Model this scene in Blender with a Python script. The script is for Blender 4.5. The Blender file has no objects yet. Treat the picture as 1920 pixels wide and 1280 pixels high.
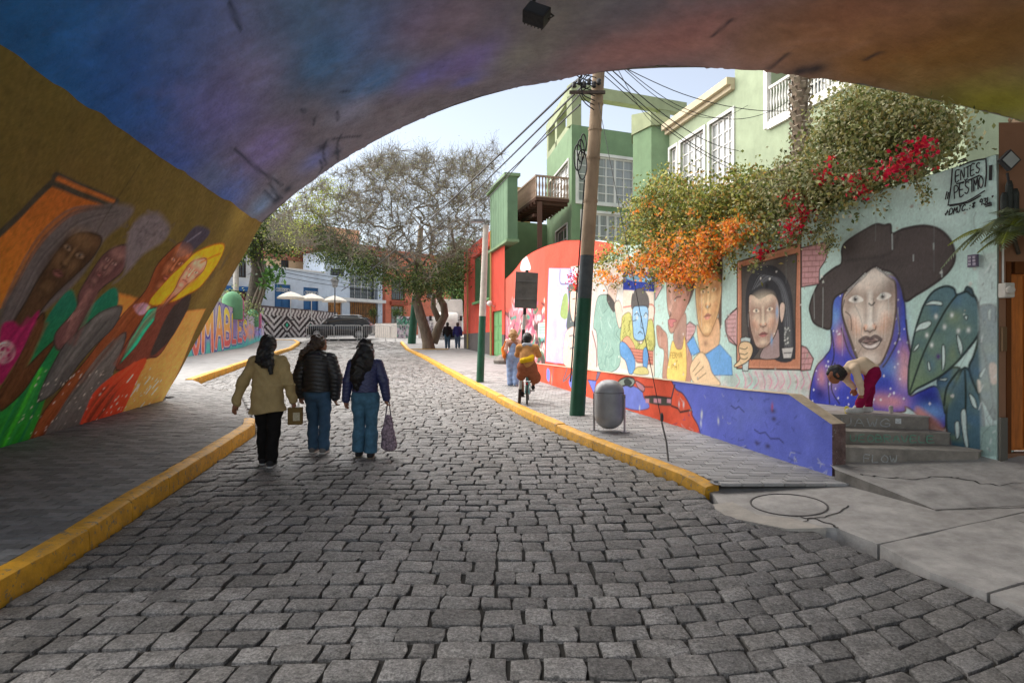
import bpy, math, random
import numpy as np
from mathutils import Vector, Matrix

# ------------------------------------------------------------------ camera, sky, sun, exposure
scene = bpy.context.scene
COL = scene.collection
R = math.radians
random.seed(7)
RNG = np.random.default_rng(11)

cam_d = bpy.data.cameras.new('camera')
cam_d.sensor_width = 36.0
cam_d.lens = 22.5
cam_d.clip_start = 0.05
cam_d.clip_end = 2000
cam = bpy.data.objects.new('camera', cam_d)
COL.objects.link(cam)
cam.location = (0, 0, 1.6)
cam.rotation_euler = (R(90), 0, 0)
scene.camera = cam

world = bpy.data.worlds.new('World')
scene.world = world
world.use_nodes = True
wn = world.node_tree
SUN_EL, SUN_AZ = 52.0, 305.0            # azimuth clockwise from +Y: a veiled sun high over the far left of the street
sky = wn.nodes.new('ShaderNodeTexSky')
sky.sky_type = 'NISHITA'
sky.sun_disc = False
sky.sun_elevation = R(SUN_EL)
sky.sun_rotation = R(SUN_AZ)
sky.altitude = 50
sky.air_density = 1.0
sky.dust_density = 0.4
sky.ozone_density = 1.0
bg = wn.nodes['Background']
bg.inputs['Strength'].default_value = 0.054
veil = wn.nodes.new('ShaderNodeHueSaturation')          # thin high cloud takes most of the blue out of the light
veil.inputs['Saturation'].default_value = 0.5
wn.links.new(sky.outputs['Color'], veil.inputs['Color'])
wn.links.new(veil.outputs['Color'], bg.inputs['Color'])

sun_d = bpy.data.lights.new('sun', 'SUN')
sun_d.energy = 2.9
sun_d.angle = R(100)
sun_d.color = (1.0, 0.95, 0.88)
sun = bpy.data.objects.new('sun', sun_d)
COL.objects.link(sun)
sd = Vector((math.sin(R(SUN_AZ)) * math.cos(R(SUN_EL)), math.cos(R(SUN_AZ)) * math.cos(R(SUN_EL)), math.sin(R(SUN_EL))))
sun.rotation_euler = sd.to_track_quat('Z', 'Y').to_euler()

scene.view_settings.view_transform = 'Standard'
scene.view_settings.look = 'None'
scene.view_settings.exposure = 1.95
scene.view_settings.gamma = 1.0
scene.view_settings.use_curve_mapping = False
scene.cycles.use_denoising = True
scene.cycles.max_bounces = 8
scene.cycles.diffuse_bounces = 5
scene.cycles.transparent_max_bounces = 8

# ------------------------------------------------------------------ helpers
def L(r, g, b, k=1.0):
    """display colour 0-255 to linear"""
    o = []
    for c in (r, g, b):
        c = c / 255.0
        o.append((c / 12.92 if c <= 0.04045 else ((c + 0.055) / 1.055) ** 2.4) * k)
    return tuple(o)

def ray(px, py, Y):
    """a point of the place at depth Y metres, from its position in the survey photograph (1920 wide)"""
    return Vector(((px - 960) * Y / 1200.0, Y, 1.6 + (640 - py) * Y / 1200.0))

def E(y):
    """height of the carriageway along the street"""
    if y < 38: return 0.033 * (y - 5)
    if y < 46: return 1.089 + 0.09 * (y - 38)
    return 1.809 + 0.03 * (y - 46)

def lerp(a, b, t): return a + (b - a) * t

def interp(pts, t):
    if t <= pts[0][0]: return pts[0][1]
    for (a, va), (b, vb) in zip(pts, pts[1:]):
        if t <= b: return va + (vb - va) * (t - a) / (b - a)
    return pts[-1][1]

def link(o, parent=None):
    COL.objects.link(o)
    if parent is not None: o.parent = parent
    return o

def tag(o, label=None, cat=None, group=None, kind=None):
    if label: o['label'] = label
    if cat: o['category'] = cat
    if group: o['group'] = group
    if kind: o['kind'] = kind
    return o

def thing(name, label, cat, loc=(0, 0, 0), rz=0.0, group=None):
    o = bpy.data.objects.new(name, None)
    o.empty_display_size = 0.2
    link(o)
    o.location = loc
    o.rotation_euler = (0, 0, rz)
    return tag(o, label, cat, group)

class MB:
    """collects faces, builds ONE mesh object"""
    def __init__(s): s.v = []; s.f = []; s.m = []; s.mi = 0
    def add(s, vs, fs):
        n = len(s.v)
        s.v.extend([tuple(p) for p in vs])
        for f in fs:
            s.f.append([i + n for i in f]); s.m.append(s.mi)
    def poly(s, *pts): s.add(pts, [list(range(len(pts)))])
    def box(s, c, size, rz=0.0, rot=None):
        hx, hy, hz = size[0] / 2, size[1] / 2, size[2] / 2
        M = rot if rot is not None else Matrix.Rotation(rz, 3, 'Z')
        c = Vector(c)
        vs = [c + M @ Vector((x, y, z)) for z in (-hz, hz) for y in (-hy, hy) for x in (-hx, hx)]
        s.add(vs, [(0, 2, 3, 1), (4, 5, 7, 6), (0, 1, 5, 4), (2, 6, 7, 3), (0, 4, 6, 2), (1, 3, 7, 5)])
    def bar(s, a, b, w, h=None, up=(0, 0, 1)):
        """a bar of rectangular section between two points"""
        a, b = Vector(a), Vector(b); h = h or w
        d = b - a; l = d.length
        if l < 1e-6: return
        d /= l; up = Vector(up)
        x = d.cross(up)
        if x.length < 1e-4: x = d.cross(Vector((0, 1, 0)))
        x.normalize(); z = x.cross(d)
        M = Matrix((x, d, z)).transposed()
        s.box((a + b) / 2, (w, l, h), rot=M)
    def tube(s, path, rad, n=8, cap=True):
        P = [Vector(p) for p in path]
        rr = rad if isinstance(rad, (list, tuple)) else [rad] * len(P)
        vs = []; fs = []; x = None
        for i, p in enumerate(P):
            d = (P[min(i + 1, len(P) - 1)] - P[max(i - 1, 0)])
            if d.length < 1e-9: d = Vector((0, 0, 1))
            d.normalize()
            if x is None:
                x = d.cross(Vector((0, 0, 1)))
                if x.length < 0.05: x = d.cross(Vector((1, 0, 0)))
            x = x - d * x.dot(d)
            if x.length < 1e-6: x = d.orthogonal()
            x.normalize(); y = d.cross(x)
            for k in range(n):
                a = 2 * math.pi * k / n
                vs.append(p + (x * math.cos(a) + y * math.sin(a)) * rr[i])
        for i in range(len(P) - 1):
            for k in range(n):
                k2 = (k + 1) % n
                fs.append((i * n + k, i * n + k2, (i + 1) * n + k2, (i + 1) * n + k))
        if cap:
            fs.append(tuple(reversed(range(n)))); fs.append(tuple((len(P) - 1) * n + k for k in range(n)))
        s.add(vs, fs)
    def prism(s, pts, z0, z1):
        """pts: (x,y) anticlockwise; z0,z1 numbers or functions of (x,y)"""
        f0 = z0 if callable(z0) else (lambda x, y: z0)
        f1 = z1 if callable(z1) else (lambda x, y: z1)
        n = len(pts)
        vs = [(x, y, f0(x, y)) for x, y in pts] + [(x, y, f1(x, y)) for x, y in pts]
        fs = [tuple(reversed(range(n))), tuple(range(n, 2 * n))]
        for i in range(n):
            j = (i + 1) % n
            fs.append((i, j, n + j, n + i))
        s.add(vs, fs)
    def lathe(s, prof, c=(0, 0, 0), n=24, rot=None, cap=True):
        c = Vector(c); vs = []; fs = []
        for r, z in prof:
            for k in range(n):
                a = 2 * math.pi * k / n
                p = Vector((r * math.cos(a), r * math.sin(a), z))
                if rot is not None: p = rot @ p
                vs.append(c + p)
        for i in range(len(prof) - 1):
            for k in range(n):
                k2 = (k + 1) % n
                fs.append((i * n + k, i * n + k2, (i + 1) * n + k2, (i + 1) * n + k))
        if cap:
            fs.append(tuple(reversed(range(n)))); fs.append(tuple((len(prof) - 1) * n + k for k in range(n)))
        s.add(vs, fs)
    def build(s, name, mats, parent=None, smooth=False, world=True, bevel=0.0):
        me = bpy.data.meshes.new(name)
        off = Vector((0, 0, 0))
        if parent is not None and world:
            p = parent
            while p is not None:
                off += Vector(p.location); p = p.parent
        me.from_pydata([(x - off.x, y - off.y, z - off.z) for x, y, z in s.v] if off.length > 0 else s.v, [], s.f)
        mats = mats if isinstance(mats, (list, tuple)) else [mats]
        for m in mats: me.materials.append(m)
        if len(mats) > 1: me.polygons.foreach_set('material_index', s.m)
        if smooth: me.shade_smooth() if smooth is True else me.shade_smooth()
        me.update()
        o = bpy.data.objects.new(name, me)
        link(o, parent)
        if smooth and smooth is not True:
            me.set_sharp_from_angle(angle=R(smooth))
        if bevel:
            b = o.modifiers.new('bevel', 'BEVEL'); b.width = bevel; b.segments = 2; b.limit_method = 'ANGLE'; b.angle_limit = R(40)
        return o

def np_mesh(name, V, F, mat, parent=None, smooth=False, col=None):
    """V (n,3), F (m,k) arrays"""
    me = bpy.data.meshes.new(name)
    V = np.asarray(V, np.float32); F = np.asarray(F, np.int32)
    if parent is not None:
        off = np.zeros(3, np.float32); p = parent
        while p is not None: off += np.array(p.location, np.float32); p = p.parent
        V = V - off
    k = F.shape[1]
    me.vertices.add(len(V)); me.vertices.foreach_set('co', V.ravel())
    me.loops.add(F.size); me.loops.foreach_set('vertex_index', F.ravel())
    me.polygons.add(len(F))
    me.polygons.foreach_set('loop_start', np.arange(0, F.size, k, dtype=np.int32))
    me.polygons.foreach_set('loop_total', np.full(len(F), k, np.int32))
    if smooth: me.polygons.foreach_set('use_smooth', np.ones(len(F), bool))
    if col is not None:
        a = me.attributes.new('Col', 'FLOAT_COLOR', 'POINT')
        c = np.ones((len(V), 4), np.float32); c[:, :3] = col
        a.data.foreach_set('color', c.ravel())
    me.materials.append(mat)
    me.update(calc_edges=True); me.validate()
    o = bpy.data.objects.new(name, me)
    return link(o, parent)

# ------------------------------------------------------------------ materials
MATS = {}
def nodes_of(name):
    m = bpy.data.materials.new(name); m.use_nodes = True
    nt = m.node_tree; b = nt.nodes['Principled BSDF']
    return m, nt, b

def mk(name, base, rough=0.8, var=0.25, scale=6.0, bump=0.25, bscale=45.0, spec=0.3, metal=0.0, stain=0.0, stain_col=(0.06, 0.05, 0.045), rnd=0.0, alt=None, stretch=None, bdist=0.01, trans=0.0, scuff=0.0, scuff_col=(0.35, 0.33, 0.3), streak=False):
    """procedural surface: base colour broken by two noises, optional dirt, optional per-object shift, fine relief"""
    if name in MATS: return MATS[name]
    m, nt, b = nodes_of(name)
    N = nt.nodes.new; K = nt.links.new
    tc = N('ShaderNodeTexCoord')
    vec = tc.outputs['Object']
    if stretch:
        mp = N('ShaderNodeMapping'); mp.inputs['Scale'].default_value = stretch; K(vec, mp.inputs['Vector']); vec = mp.outputs['Vector']
    n1 = N('ShaderNodeTexNoise'); n1.inputs['Scale'].default_value = scale; n1.inputs['Detail'].default_value = 6; n1.inputs['Roughness'].default_value = 0.65
    K(vec, n1.inputs['Vector'])
    r1 = N('ShaderNodeValToRGB'); r1.color_ramp.elements[0].position = 0.3; r1.color_ramp.elements[1].position = 0.72
    lo = tuple(c * (1 - var) for c in base); hi = tuple(min(c * (1 + var), 1) for c in (alt or base))
    r1.color_ramp.elements[0].color = (*lo, 1); r1.color_ramp.elements[1].color = (*hi, 1)
    K(n1.outputs['Fac'], r1.inputs['Fac'])
    col = r1.outputs['Color']
    if stain > 0:
        n2 = N('ShaderNodeTexNoise'); n2.inputs['Scale'].default_value = scale * 0.35; n2.inputs['Detail'].default_value = 8; n2.inputs['Roughness'].default_value = 0.7
        if streak:
            m2 = N('ShaderNodeMapping'); m2.inputs['Scale'].default_value = (2.6, 2.6, .3); K(tc.outputs['Object'], m2.inputs['Vector']); K(m2.outputs['Vector'], n2.inputs['Vector'])
        else: K(tc.outputs['Object'], n2.inputs['Vector'])
        r2 = N('ShaderNodeValToRGB'); r2.color_ramp.elements[0].position = 0.5; r2.color_ramp.elements[1].position = 0.75
        r2.color_ramp.elements[1].color = (stain, stain, stain, 1); r2.color_ramp.elements[0].color = (0, 0, 0, 1)
        K(n2.outputs['Fac'], r2.inputs['Fac'])
        mx = N('ShaderNodeMix'); mx.data_type = 'RGBA'; mx.inputs[7].default_value = (*stain_col, 1)
        K(r2.outputs['Color'], mx.inputs[0]); K(col, mx.inputs[6]); col = mx.outputs[2]
    if scuff > 0:
        n4 = N('ShaderNodeTexNoise'); n4.inputs['Scale'].default_value = scale * 2.3; n4.inputs['Detail'].default_value = 9; n4.inputs['Roughness'].default_value = 0.75
        K(tc.outputs['Object'], n4.inputs['Vector'])
        r4 = N('ShaderNodeValToRGB'); r4.color_ramp.elements[0].position = 0.64 - 0.1 * scuff; r4.color_ramp.elements[1].position = 0.67 - 0.1 * scuff
        r4.color_ramp.elements[0].color = (0, 0, 0, 1); r4.color_ramp.elements[1].color = (0.9, 0.9, 0.9, 1)
        K(n4.outputs['Fac'], r4.inputs['Fac'])
        mx = N('ShaderNodeMix'); mx.data_type = 'RGBA'; mx.inputs[7].default_value = (*scuff_col, 1)
        K(r4.outputs['Color'], mx.inputs[0]); K(col, mx.inputs[6]); col = mx.outputs[2]
    if rnd > 0:
        oi = N('ShaderNodeObjectInfo')
        mr = N('ShaderNodeMapRange'); mr.inputs['To Min'].default_value = 1 - rnd; mr.inputs['To Max'].default_value = 1 + rnd
        K(oi.outputs['Random'], mr.inputs['Value'])
        hs = N('ShaderNodeHueSaturation'); K(mr.outputs['Result'], hs.inputs['Value']); K(col, hs.inputs['Color']); col = hs.outputs['Color']
    K(col, b.inputs['Base Color'])
    b.inputs['Roughness'].default_value = rough
    b.inputs['Specular IOR Level'].default_value = spec
    b.inputs['Metallic'].default_value = metal
    if bump > 0:
        n3 = N('ShaderNodeTexNoise'); n3.inputs['Scale'].default_value = bscale; n3.inputs['Detail'].default_value = 5; n3.inputs['Roughness'].default_value = 0.6
        K(vec, n3.inputs['Vector'])
        bp = N('ShaderNodeBump'); bp.inputs['Strength'].default_value = bump; bp.inputs['Distance'].default_value = bdist
        K(n3.outputs['Fac'], bp.inputs['Height']); K(bp.outputs['Normal'], b.inputs['Normal'])
    if trans > 0:
        tr = N('ShaderNodeBsdfTranslucent'); K(col, tr.inputs['Color'])
        ms = N('ShaderNodeMixShader'); ms.inputs[0].default_value = trans
        K(b.outputs[0], ms.inputs[1]); K(tr.outputs[0], ms.inputs[2]); K(ms.outputs[0], nt.nodes['Material Output'].inputs['Surface'])
    MATS[name] = m
    return m

def mk_col(name, rough=0.85, bump=0.3, bscale=30, spec=0.2, var=0.12, trans=0.0, chip=0.0, bdist=0.012):
    """paint whose colour is stored on the surface (murals, leaves), with fine relief, tone variation and chips"""
    if name in MATS: return MATS[name]
    m, nt, b = nodes_of(name)
    N = nt.nodes.new; K = nt.links.new
    at = N('ShaderNodeAttribute'); at.attribute_name = 'Col'
    tc = N('ShaderNodeTexCoord')
    n1 = N('ShaderNodeTexNoise'); n1.inputs['Scale'].default_value = 3.1; n1.inputs['Detail'].default_value = 9; n1.inputs['Roughness'].default_value = 0.72
    K(tc.outputs['Object'], n1.inputs['Vector'])
    mr = N('ShaderNodeMapRange'); mr.inputs['From Min'].default_value = 0.25; mr.inputs['From Max'].default_value = 0.75
    mr.inputs['To Min'].default_value = 1 - var; mr.inputs['To Max'].default_value = 1 + var
    K(n1.outputs['Fac'], mr.inputs['Value'])
    hs = N('ShaderNodeHueSaturation'); K(at.outputs['Color'], hs.inputs['Color']); K(mr.outputs['Result'], hs.inputs['Value'])
    col = hs.outputs['Color']
    if chip > 0:
        n4 = N('ShaderNodeTexNoise'); n4.inputs['Scale'].default_value = 7.0; n4.inputs['Detail'].default_value = 10; n4.inputs['Roughness'].default_value = 0.8
        K(tc.outputs['Object'], n4.inputs['Vector'])
        r4 = N('ShaderNodeValToRGB'); r4.color_ramp.elements[0].position = 0.69 - 0.03 * chip; r4.color_ramp.elements[1].position = 0.71 - 0.03 * chip
        r4.color_ramp.elements[0].color = (0, 0, 0, 1); r4.color_ramp.elements[1].color = (0.8, 0.8, 0.8, 1)
        K(n4.outputs['Fac'], r4.inputs['Fac'])
        mx = N('ShaderNodeMix'); mx.data_type = 'RGBA'; mx.inputs[7].default_value = (0.42, 0.41, 0.37, 1)
        K(r4.outputs['Color'], mx.inputs[0]); K(col, mx.inputs[6]); col = mx.outputs[2]
    K(col, b.inputs['Base Color'])
    b.inputs['Roughness'].default_value = rough; b.inputs['Specular IOR Level'].default_value = spec
    if bump > 0:
        n3 = N('ShaderNodeTexNoise'); n3.inputs['Scale'].default_value = bscale; n3.inputs['Detail'].default_value = 7; n3.inputs['Roughness'].default_value = 0.65
        K(tc.outputs['Object'], n3.inputs['Vector'])
        bp = N('ShaderNodeBump'); bp.inputs['Strength'].default_value = bump; bp.inputs['Distance'].default_value = bdist
        K(n3.outputs['Fac'], bp.inputs['Height']); K(bp.outputs['Normal'], b.inputs['Normal'])
    if trans > 0:
        tr = N('ShaderNodeBsdfTranslucent'); K(col, tr.inputs['Color'])
        ms = N('ShaderNodeMixShader'); ms.inputs[0].default_value = trans
        K(b.outputs[0], ms.inputs[1]); K(tr.outputs[0], ms.inputs[2]); K(ms.outputs[0], nt.nodes['Material Output'].inputs['Surface'])
    MATS[name] = m
    return m

def mk_glass(name, col, rough=0.06, folds=False):
    if name in MATS: return MATS[name]
    m, nt, b = nodes_of(name)
    N = nt.nodes.new; K = nt.links.new
    tc = N('ShaderNodeTexCoord'); n1 = N('ShaderNodeTexNoise'); n1.inputs['Scale'].default_value = 1.3
    if folds:
        mp = N('ShaderNodeMapping'); mp.inputs['Scale'].default_value = (9, 9, .35); K(tc.outputs['Object'], mp.inputs['Vector']); K(mp.outputs['Vector'], n1.inputs['Vector'])
    else: K(tc.outputs['Object'], n1.inputs['Vector'])
    r1 = N('ShaderNodeValToRGB'); r1.color_ramp.elements[0].color = (*[c * 0.5 for c in col], 1); r1.color_ramp.elements[1].color = (*[c * 1.5 for c in col], 1)
    K(n1.outputs['Fac'], r1.inputs['Fac']); K(r1.outputs['Color'], b.inputs['Base Color'])
    b.inputs['Roughness'].default_value = rough; b.inputs['Specular IOR Level'].default_value = 0.8
    bp = N('ShaderNodeBump'); bp.inputs['Strength'].default_value = 0.05; K(n1.outputs['Fac'], bp.inputs['Height']); K(bp.outputs['Normal'], b.inputs['Normal'])
    MATS[name] = m
    return m

def mk_granite(name, base, mass=False):
    """rough split granite: cloudy tone, coarse grains, pitted relief; tone differs from stone to stone"""
    m, nt, b = nodes_of(name); N = nt.nodes.new; K = nt.links.new
    tc = N('ShaderNodeTexCoord'); vec = tc.outputs['Object']
    if not mass:
        oi = N('ShaderNodeObjectInfo'); va = N('ShaderNodeVectorMath'); va.operation = 'ADD'; cx = N('ShaderNodeCombineXYZ'); mu = N('ShaderNodeMath'); mu.operation = 'MULTIPLY'; mu.inputs[1].default_value = 37.0
        K(oi.outputs['Random'], mu.inputs[0]); K(mu.outputs[0], cx.inputs[0]); K(mu.outputs[0], cx.inputs[1]); K(vec, va.inputs[0]); K(cx.outputs[0], va.inputs[1]); vec = va.outputs[0]
    def noise(sc, det, ro):
        n = N('ShaderNodeTexNoise'); n.inputs['Scale'].default_value = sc; n.inputs['Detail'].default_value = det; n.inputs['Roughness'].default_value = ro; K(vec, n.inputs['Vector']); return n.outputs['Fac']
    def rng(src, a0, a1, b0, b1):
        r = N('ShaderNodeMapRange'); r.inputs['From Min'].default_value = a0; r.inputs['From Max'].default_value = a1; r.inputs['To Min'].default_value = b0; r.inputs['To Max'].default_value = b1; K(src, r.inputs['Value']); return r.outputs['Result']
    def mul(x, y):
        q = N('ShaderNodeMath'); q.operation = 'MULTIPLY'; K(x, q.inputs[0]); K(y, q.inputs[1]); return q.outputs[0]
    cloud, grain, pit, big = noise(7, 4, .6), noise(85, 3, .7), noise(34, 6, .72), noise(1.1, 4, .6)
    v = mul(mul(mul(rng(cloud, .3, .7, .72, 1.28), rng(grain, .34, .66, .5, 1.5)), rng(pit, .36, .6, .55, 1.15)), rng(big, .3, .7, .8, 1.2))
    if mass: at = N('ShaderNodeAttribute'); at.attribute_name = 'tone'; v = mul(v, at.outputs['Fac'])
    else: v = mul(v, rng(oi.outputs['Random'], 0, 1, .66, 1.36))
    wm = N('ShaderNodeValToRGB'); wm.color_ramp.elements[0].color = (base[0] * 1.06, base[1], base[2] * .9, 1); wm.color_ramp.elements[1].color = (base[0] * .94, base[1] * .97, base[2] * 1.04, 1); K(big, wm.inputs['Fac'])
    hs = N('ShaderNodeHueSaturation'); K(wm.outputs['Color'], hs.inputs['Color']); K(v, hs.inputs['Value']); K(hs.outputs['Color'], b.inputs['Base Color'])
    K(rng(pit, .3, .7, .75, .42), b.inputs['Roughness']); b.inputs['Specular IOR Level'].default_value = .5
    bp = N('ShaderNodeBump'); bp.inputs['Strength'].default_value = 1.0; bp.inputs['Distance'].default_value = .03; K(pit, bp.inputs['Height'])
    bq = N('ShaderNodeBump'); bq.inputs['Strength'].default_value = .8; bq.inputs['Distance'].default_value = .008; K(grain, bq.inputs['Height']); K(bp.outputs['Normal'], bq.inputs['Normal']); K(bq.outputs['Normal'], b.inputs['Normal'])
    MATS[name] = m
    return m

MORTAR = mk('joint_dirt', (0.03, 0.027, 0.023), 0.95, 0.4, 9, 0.5, 60)
STONE = mk_granite('granite', (0.205, 0.196, 0.187))
PAVER = mk('dark_paver', (0.215, 0.208, 0.2), 0.75, 0.3, 9, 0.5, 80, 0.3, rnd=0.25, stain=0.3)
PAVER_R = mk('grey_paver', (0.31, 0.30, 0.29), 0.8, 0.25, 7, 0.4, 80, 0.3, rnd=0.2, stain=0.35, stain_col=(0.1, 0.095, 0.09))
CONC = mk('concrete', (0.40, 0.376, 0.348), 0.85, 0.3, 5.0, 0.6, 45, 0.3, stain=0.75, stain_col=(0.3, 0.275, 0.25))
CONC_D = mk('old_concrete', (0.22, 0.2, 0.175), 0.9, 0.4, 5, 0.5, 40, 0.2, stain=0.6, stain_col=(0.06, 0.055, 0.045))
ASPH = mk('pavement_cement', (0.29, 0.283, 0.275), 0.9, 0.2, 3, 0.3, 70, 0.2, stain=0.4, stain_col=(0.14, 0.13, 0.125))
YELLOW = mk('kerb_yellow', (0.66, 0.33, 0.022), 0.65, 0.25, 7, 0.5, 35, 0.35, stain=0.45, stain_col=(0.16, 0.09, 0.03), scuff=0.75, scuff_col=(0.2, 0.17, 0.12))
# ------------------------------------------------------------------ ground, road, pavements
LEFT = [(-8, -2.9), (2.0, -3.08), (3.97, -3.18), (4.82, -3.24), (5.84, -3.41), (8.03, -3.71), (9.97, -4.0), (10.6, -4.25), (14.9, -6.3), (17.4, -8.6), (26.9, -10.8), (43, -14.1), (60, -16)]
RIGHT = [(-8, 4.2), (2.0, 3.5), (3.87, 3.1), (4.42, 2.88), (5.33, 2.55), (5.82, 1.95), (6.52, 1.96), (8.03, 1.4), (9.6, 0.85), (12.5, 0.03), (19.1, -1.6), (29.3, -4.03), (42, -7.3), (60, -11)]
SWL, SWR = 0.15, 0.11
def xl(y): return interp(LEFT, y)
def xr(y): return interp(RIGHT, y)
def wall_base_x(y): return -6.46 - 0.12 * (y - 8.07)
def ramp(y):                         # the left pavement drops to the road where the side lane crosses it
    return interp([(10.2, 1.0), (11.4, 0.12), (16.6, 0.12), (17.6, 1.0)], y)
def zl(x, y):
    d = max(0.0, xl(y) - x)
    k = ramp(y); k = k + (1 - k) * min(d / 1.6, 1.0)
    return E(y) + SWL * k
def zr(x, y): return E(y) + SWR

def strip(name, fa, fb, fz, y0, y1, n, mat, nx=1, parent=None, skirt=0.0):
    V = []; F = []
    for i in range(n + 1):
        y = lerp(y0, y1, i / n); a, b = fa(y), fb(y)
        for j in range(nx + 1):
            x = lerp(a, b, j / nx); V.append((x, y, fz(x, y)))
    w = nx + 1
    for i in range(n):
        for j in range(nx):
            F.append((i * w + j, i * w + j + 1, (i + 1) * w + j + 1, (i + 1) * w + j))
    return np_mesh(name, V, F, mat, parent)

tag(strip('ground', lambda y: -90, lambda y: 90, lambda x, y: E(y) - 0.12, -40, 150, 190, ASPH, 4), kind='structure')
road = strip('road', xl, xr, lambda x, y: E(y) - 0.026, -8, 44, 104, MORTAR, 4)
tag(road, kind='structure')
cross = strip('cross_street', lambda y: -60, lambda y: 40, lambda x, y: E(y) - 0.02 + (0.012 if y > 43.6 else 0), 43.2, 60, 34, mk('street_setts_far', (0.3, 0.29, 0.28), 0.85, 0.3, 5, 0.4, 30, 0.3, stain=0.4), 2)
tag(cross, kind='structure')

def stone_geo(q, z0, hgt=0.0, inset=0.012, dome=0.006, tilt=(0, 0), detail=True):
    """one sett from a quad of (x,y) corners anticlockwise"""
    pts = []
    for i in range(4):
        a = q[i]; b = q[(i + 1) % 4]
        pts.append(a)
        if detail:
            m = ((a[0] + b[0]) / 2 + random.uniform(-.011, .011), (a[1] + b[1]) / 2 + random.uniform(-.011, .011))
            pts.append(m)
    n = len(pts)
    cx = sum(p[0] for p in pts) / n; cy = sum(p[1] for p in pts) / n
    # round the corners a little
    if detail:
        pts = [((p[0] * 0.94 + cx * 0.06), (p[1] * 0.94 + cy * 0.06)) if i % 2 == 0 else p for i, p in enumerate(pts)]
    def zz(x, y): return z0 + hgt + (x - cx) * tilt[0] + (y - cy) * tilt[1]
    V = [(x, y, z0 - 0.045) for x, y in pts]
    V += [(x, y, zz(x, y) - dome) for x, y in pts]
    k = 0.92
    V += [(cx + (x - cx) * k, cy + (y - cy) * k, zz(x, y) - random.uniform(0, .004)) for x, y in pts]
    V.append((cx, cy, zz(cx, cy) + random.uniform(-.002, .005)))
    F = []
    for i in range(n):
        j = (i + 1) % n
        F.append((i, j, n + j, n + i)); F.append((n + i, n + j, 2 * n + j, 2 * n + i)); F.append((2 * n + i, 2 * n + j, 3 * n))
    return V, F

def rowcurve(x, y):
    k = max(0.0, min(1.0, (9 - y) / 5))
    return 0.115 * max(0, x - 0.5) ** 2 * k + 0.022 * math.sin(x * 1.7 + y * 0.8) + 0.03 * math.sin(x * 0.6 + y * 0.31) + 0.02 * x

setts = []
y = 1.2
while y < 43.4:
    pitch = random.uniform(.17, .22) * (1.0 if y < 26 else 1.5)
    y1 = y + pitch
    a = xl(y + pitch / 2) + 0.015; b = xr(y + pitch / 2) - 0.015
    # the row bends, so find its ends on the road's edges
    for _ in range(4):
        b = xr(y + pitch / 2 + rowcurve(b, y)) - 0.02
        a = xl(y + pitch / 2 + rowcurve(a, y)) + 0.02
    x = a; prev = None
    g = 0.0065
    off = random.uniform(0, .1)
    while x < b - 0.09:
        w = random.choice([random.uniform(.15, .24), random.uniform(.2, .31)]) * (1.0 if y < 26 else 1.4)
        if b - (x + w) < 0.13: w = b - x
        def Q(xx, yy): return (xx + random.uniform(-.009, .009), yy + rowcurve(xx, y) + random.uniform(-.007, .007))
        q = [Q(x + g, y + g), Q(x + w - g, y + g), Q(x + w - g, y1 - g), Q(x + g, y1 - g)]
        cxm, cym = x + w / 2, (y + y1) / 2 + rowcurve(x + w / 2, y)
        if xl(cym) < cxm < xr(cym):
            setts.append((cxm, cym, q))
        x += w
    y = y1
def in_view(x, y, z):
    if y < 0.3: return False
    return abs(x / y) < 0.79 and abs((z - 1.6) / y) < 0.53
order = sorted(range(len(setts)), key=lambda i: (not in_view(setts[i][0], setts[i][1], E(setts[i][1])), setts[i][1]))
near = set(order[:300])
bulkV = []; bulkF = []
def settheight(cx, cy):
    return 0.006 * math.sin(cx * 1.3 + cy * 0.9) * math.cos(cy * 1.1 - cx * .4)
for i, (cx, cy, q) in enumerate(setts):
    V, F = stone_geo(q, E(cy), random.uniform(-.006, .006) + settheight(cx, cy), tilt=(random.uniform(-.04, .04), 0.033 + random.uniform(-.04, .04)), detail=cy < 24)
    if i in near:
        mb = MB(); mb.v = [(a - cx, b - cy, c - E(cy)) for a, b, c in V]; mb.f = [list(f) for f in F]; mb.m = [0] * len(F)
        o = mb.build('cobble', STONE, road, smooth=38, world=False); o.location = (cx, cy, E(cy))
    else:
        n = len(bulkV); bulkV.extend(V)
        for f in F: bulkF.append([k + n for k in f])
me = bpy.data.meshes.new('cobbles'); me.from_pydata(bulkV, [], bulkF)
# tone of each sett of the mass
def tone_attr(me, faces_per, lo, hi):
    a = me.attributes.new('tone', 'FLOAT', 'FACE')
    n = len(me.polygons); t = np.repeat(RNG.uniform(lo, hi, n // faces_per + 1), faces_per)[:n]
    a.data.foreach_set('value', t.astype(np.float32))
def tone_mat(name, base):
    m = base.copy(); m.name = name
    nt = m.node_tree; b = nt.nodes['Principled BSDF']
    src = b.inputs['Base Color'].links[0].from_socket
    at = nt.nodes.new('ShaderNodeAttribute'); at.attribute_name = 'tone'
    hs = nt.nodes.new('ShaderNodeHueSaturation')
    nt.links.new(at.outputs['Fac'], hs.inputs['Value']); nt.links.new(src, hs.inputs['Color']); nt.links.new(hs.outputs['Color'], b.inputs['Base Color'])
    return m
STONE_MASS = mk_granite('granite_mass', (0.205, 0.196, 0.187), True)
PAVER_MASS = tone_mat('dark_paver_mass', mk('dark_paver_plain', (0.215, 0.208, 0.2), 0.75, 0.3, 9, 0.5, 80, 0.3, stain=0.3))
PAVER_R_MASS = tone_mat('grey_paver_mass', mk('grey_paver_plain', (0.31, 0.30, 0.29), 0.8, 0.25, 7, 0.4, 80, 0.3, stain=0.35, stain_col=(0.1, 0.095, 0.09)))
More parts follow.
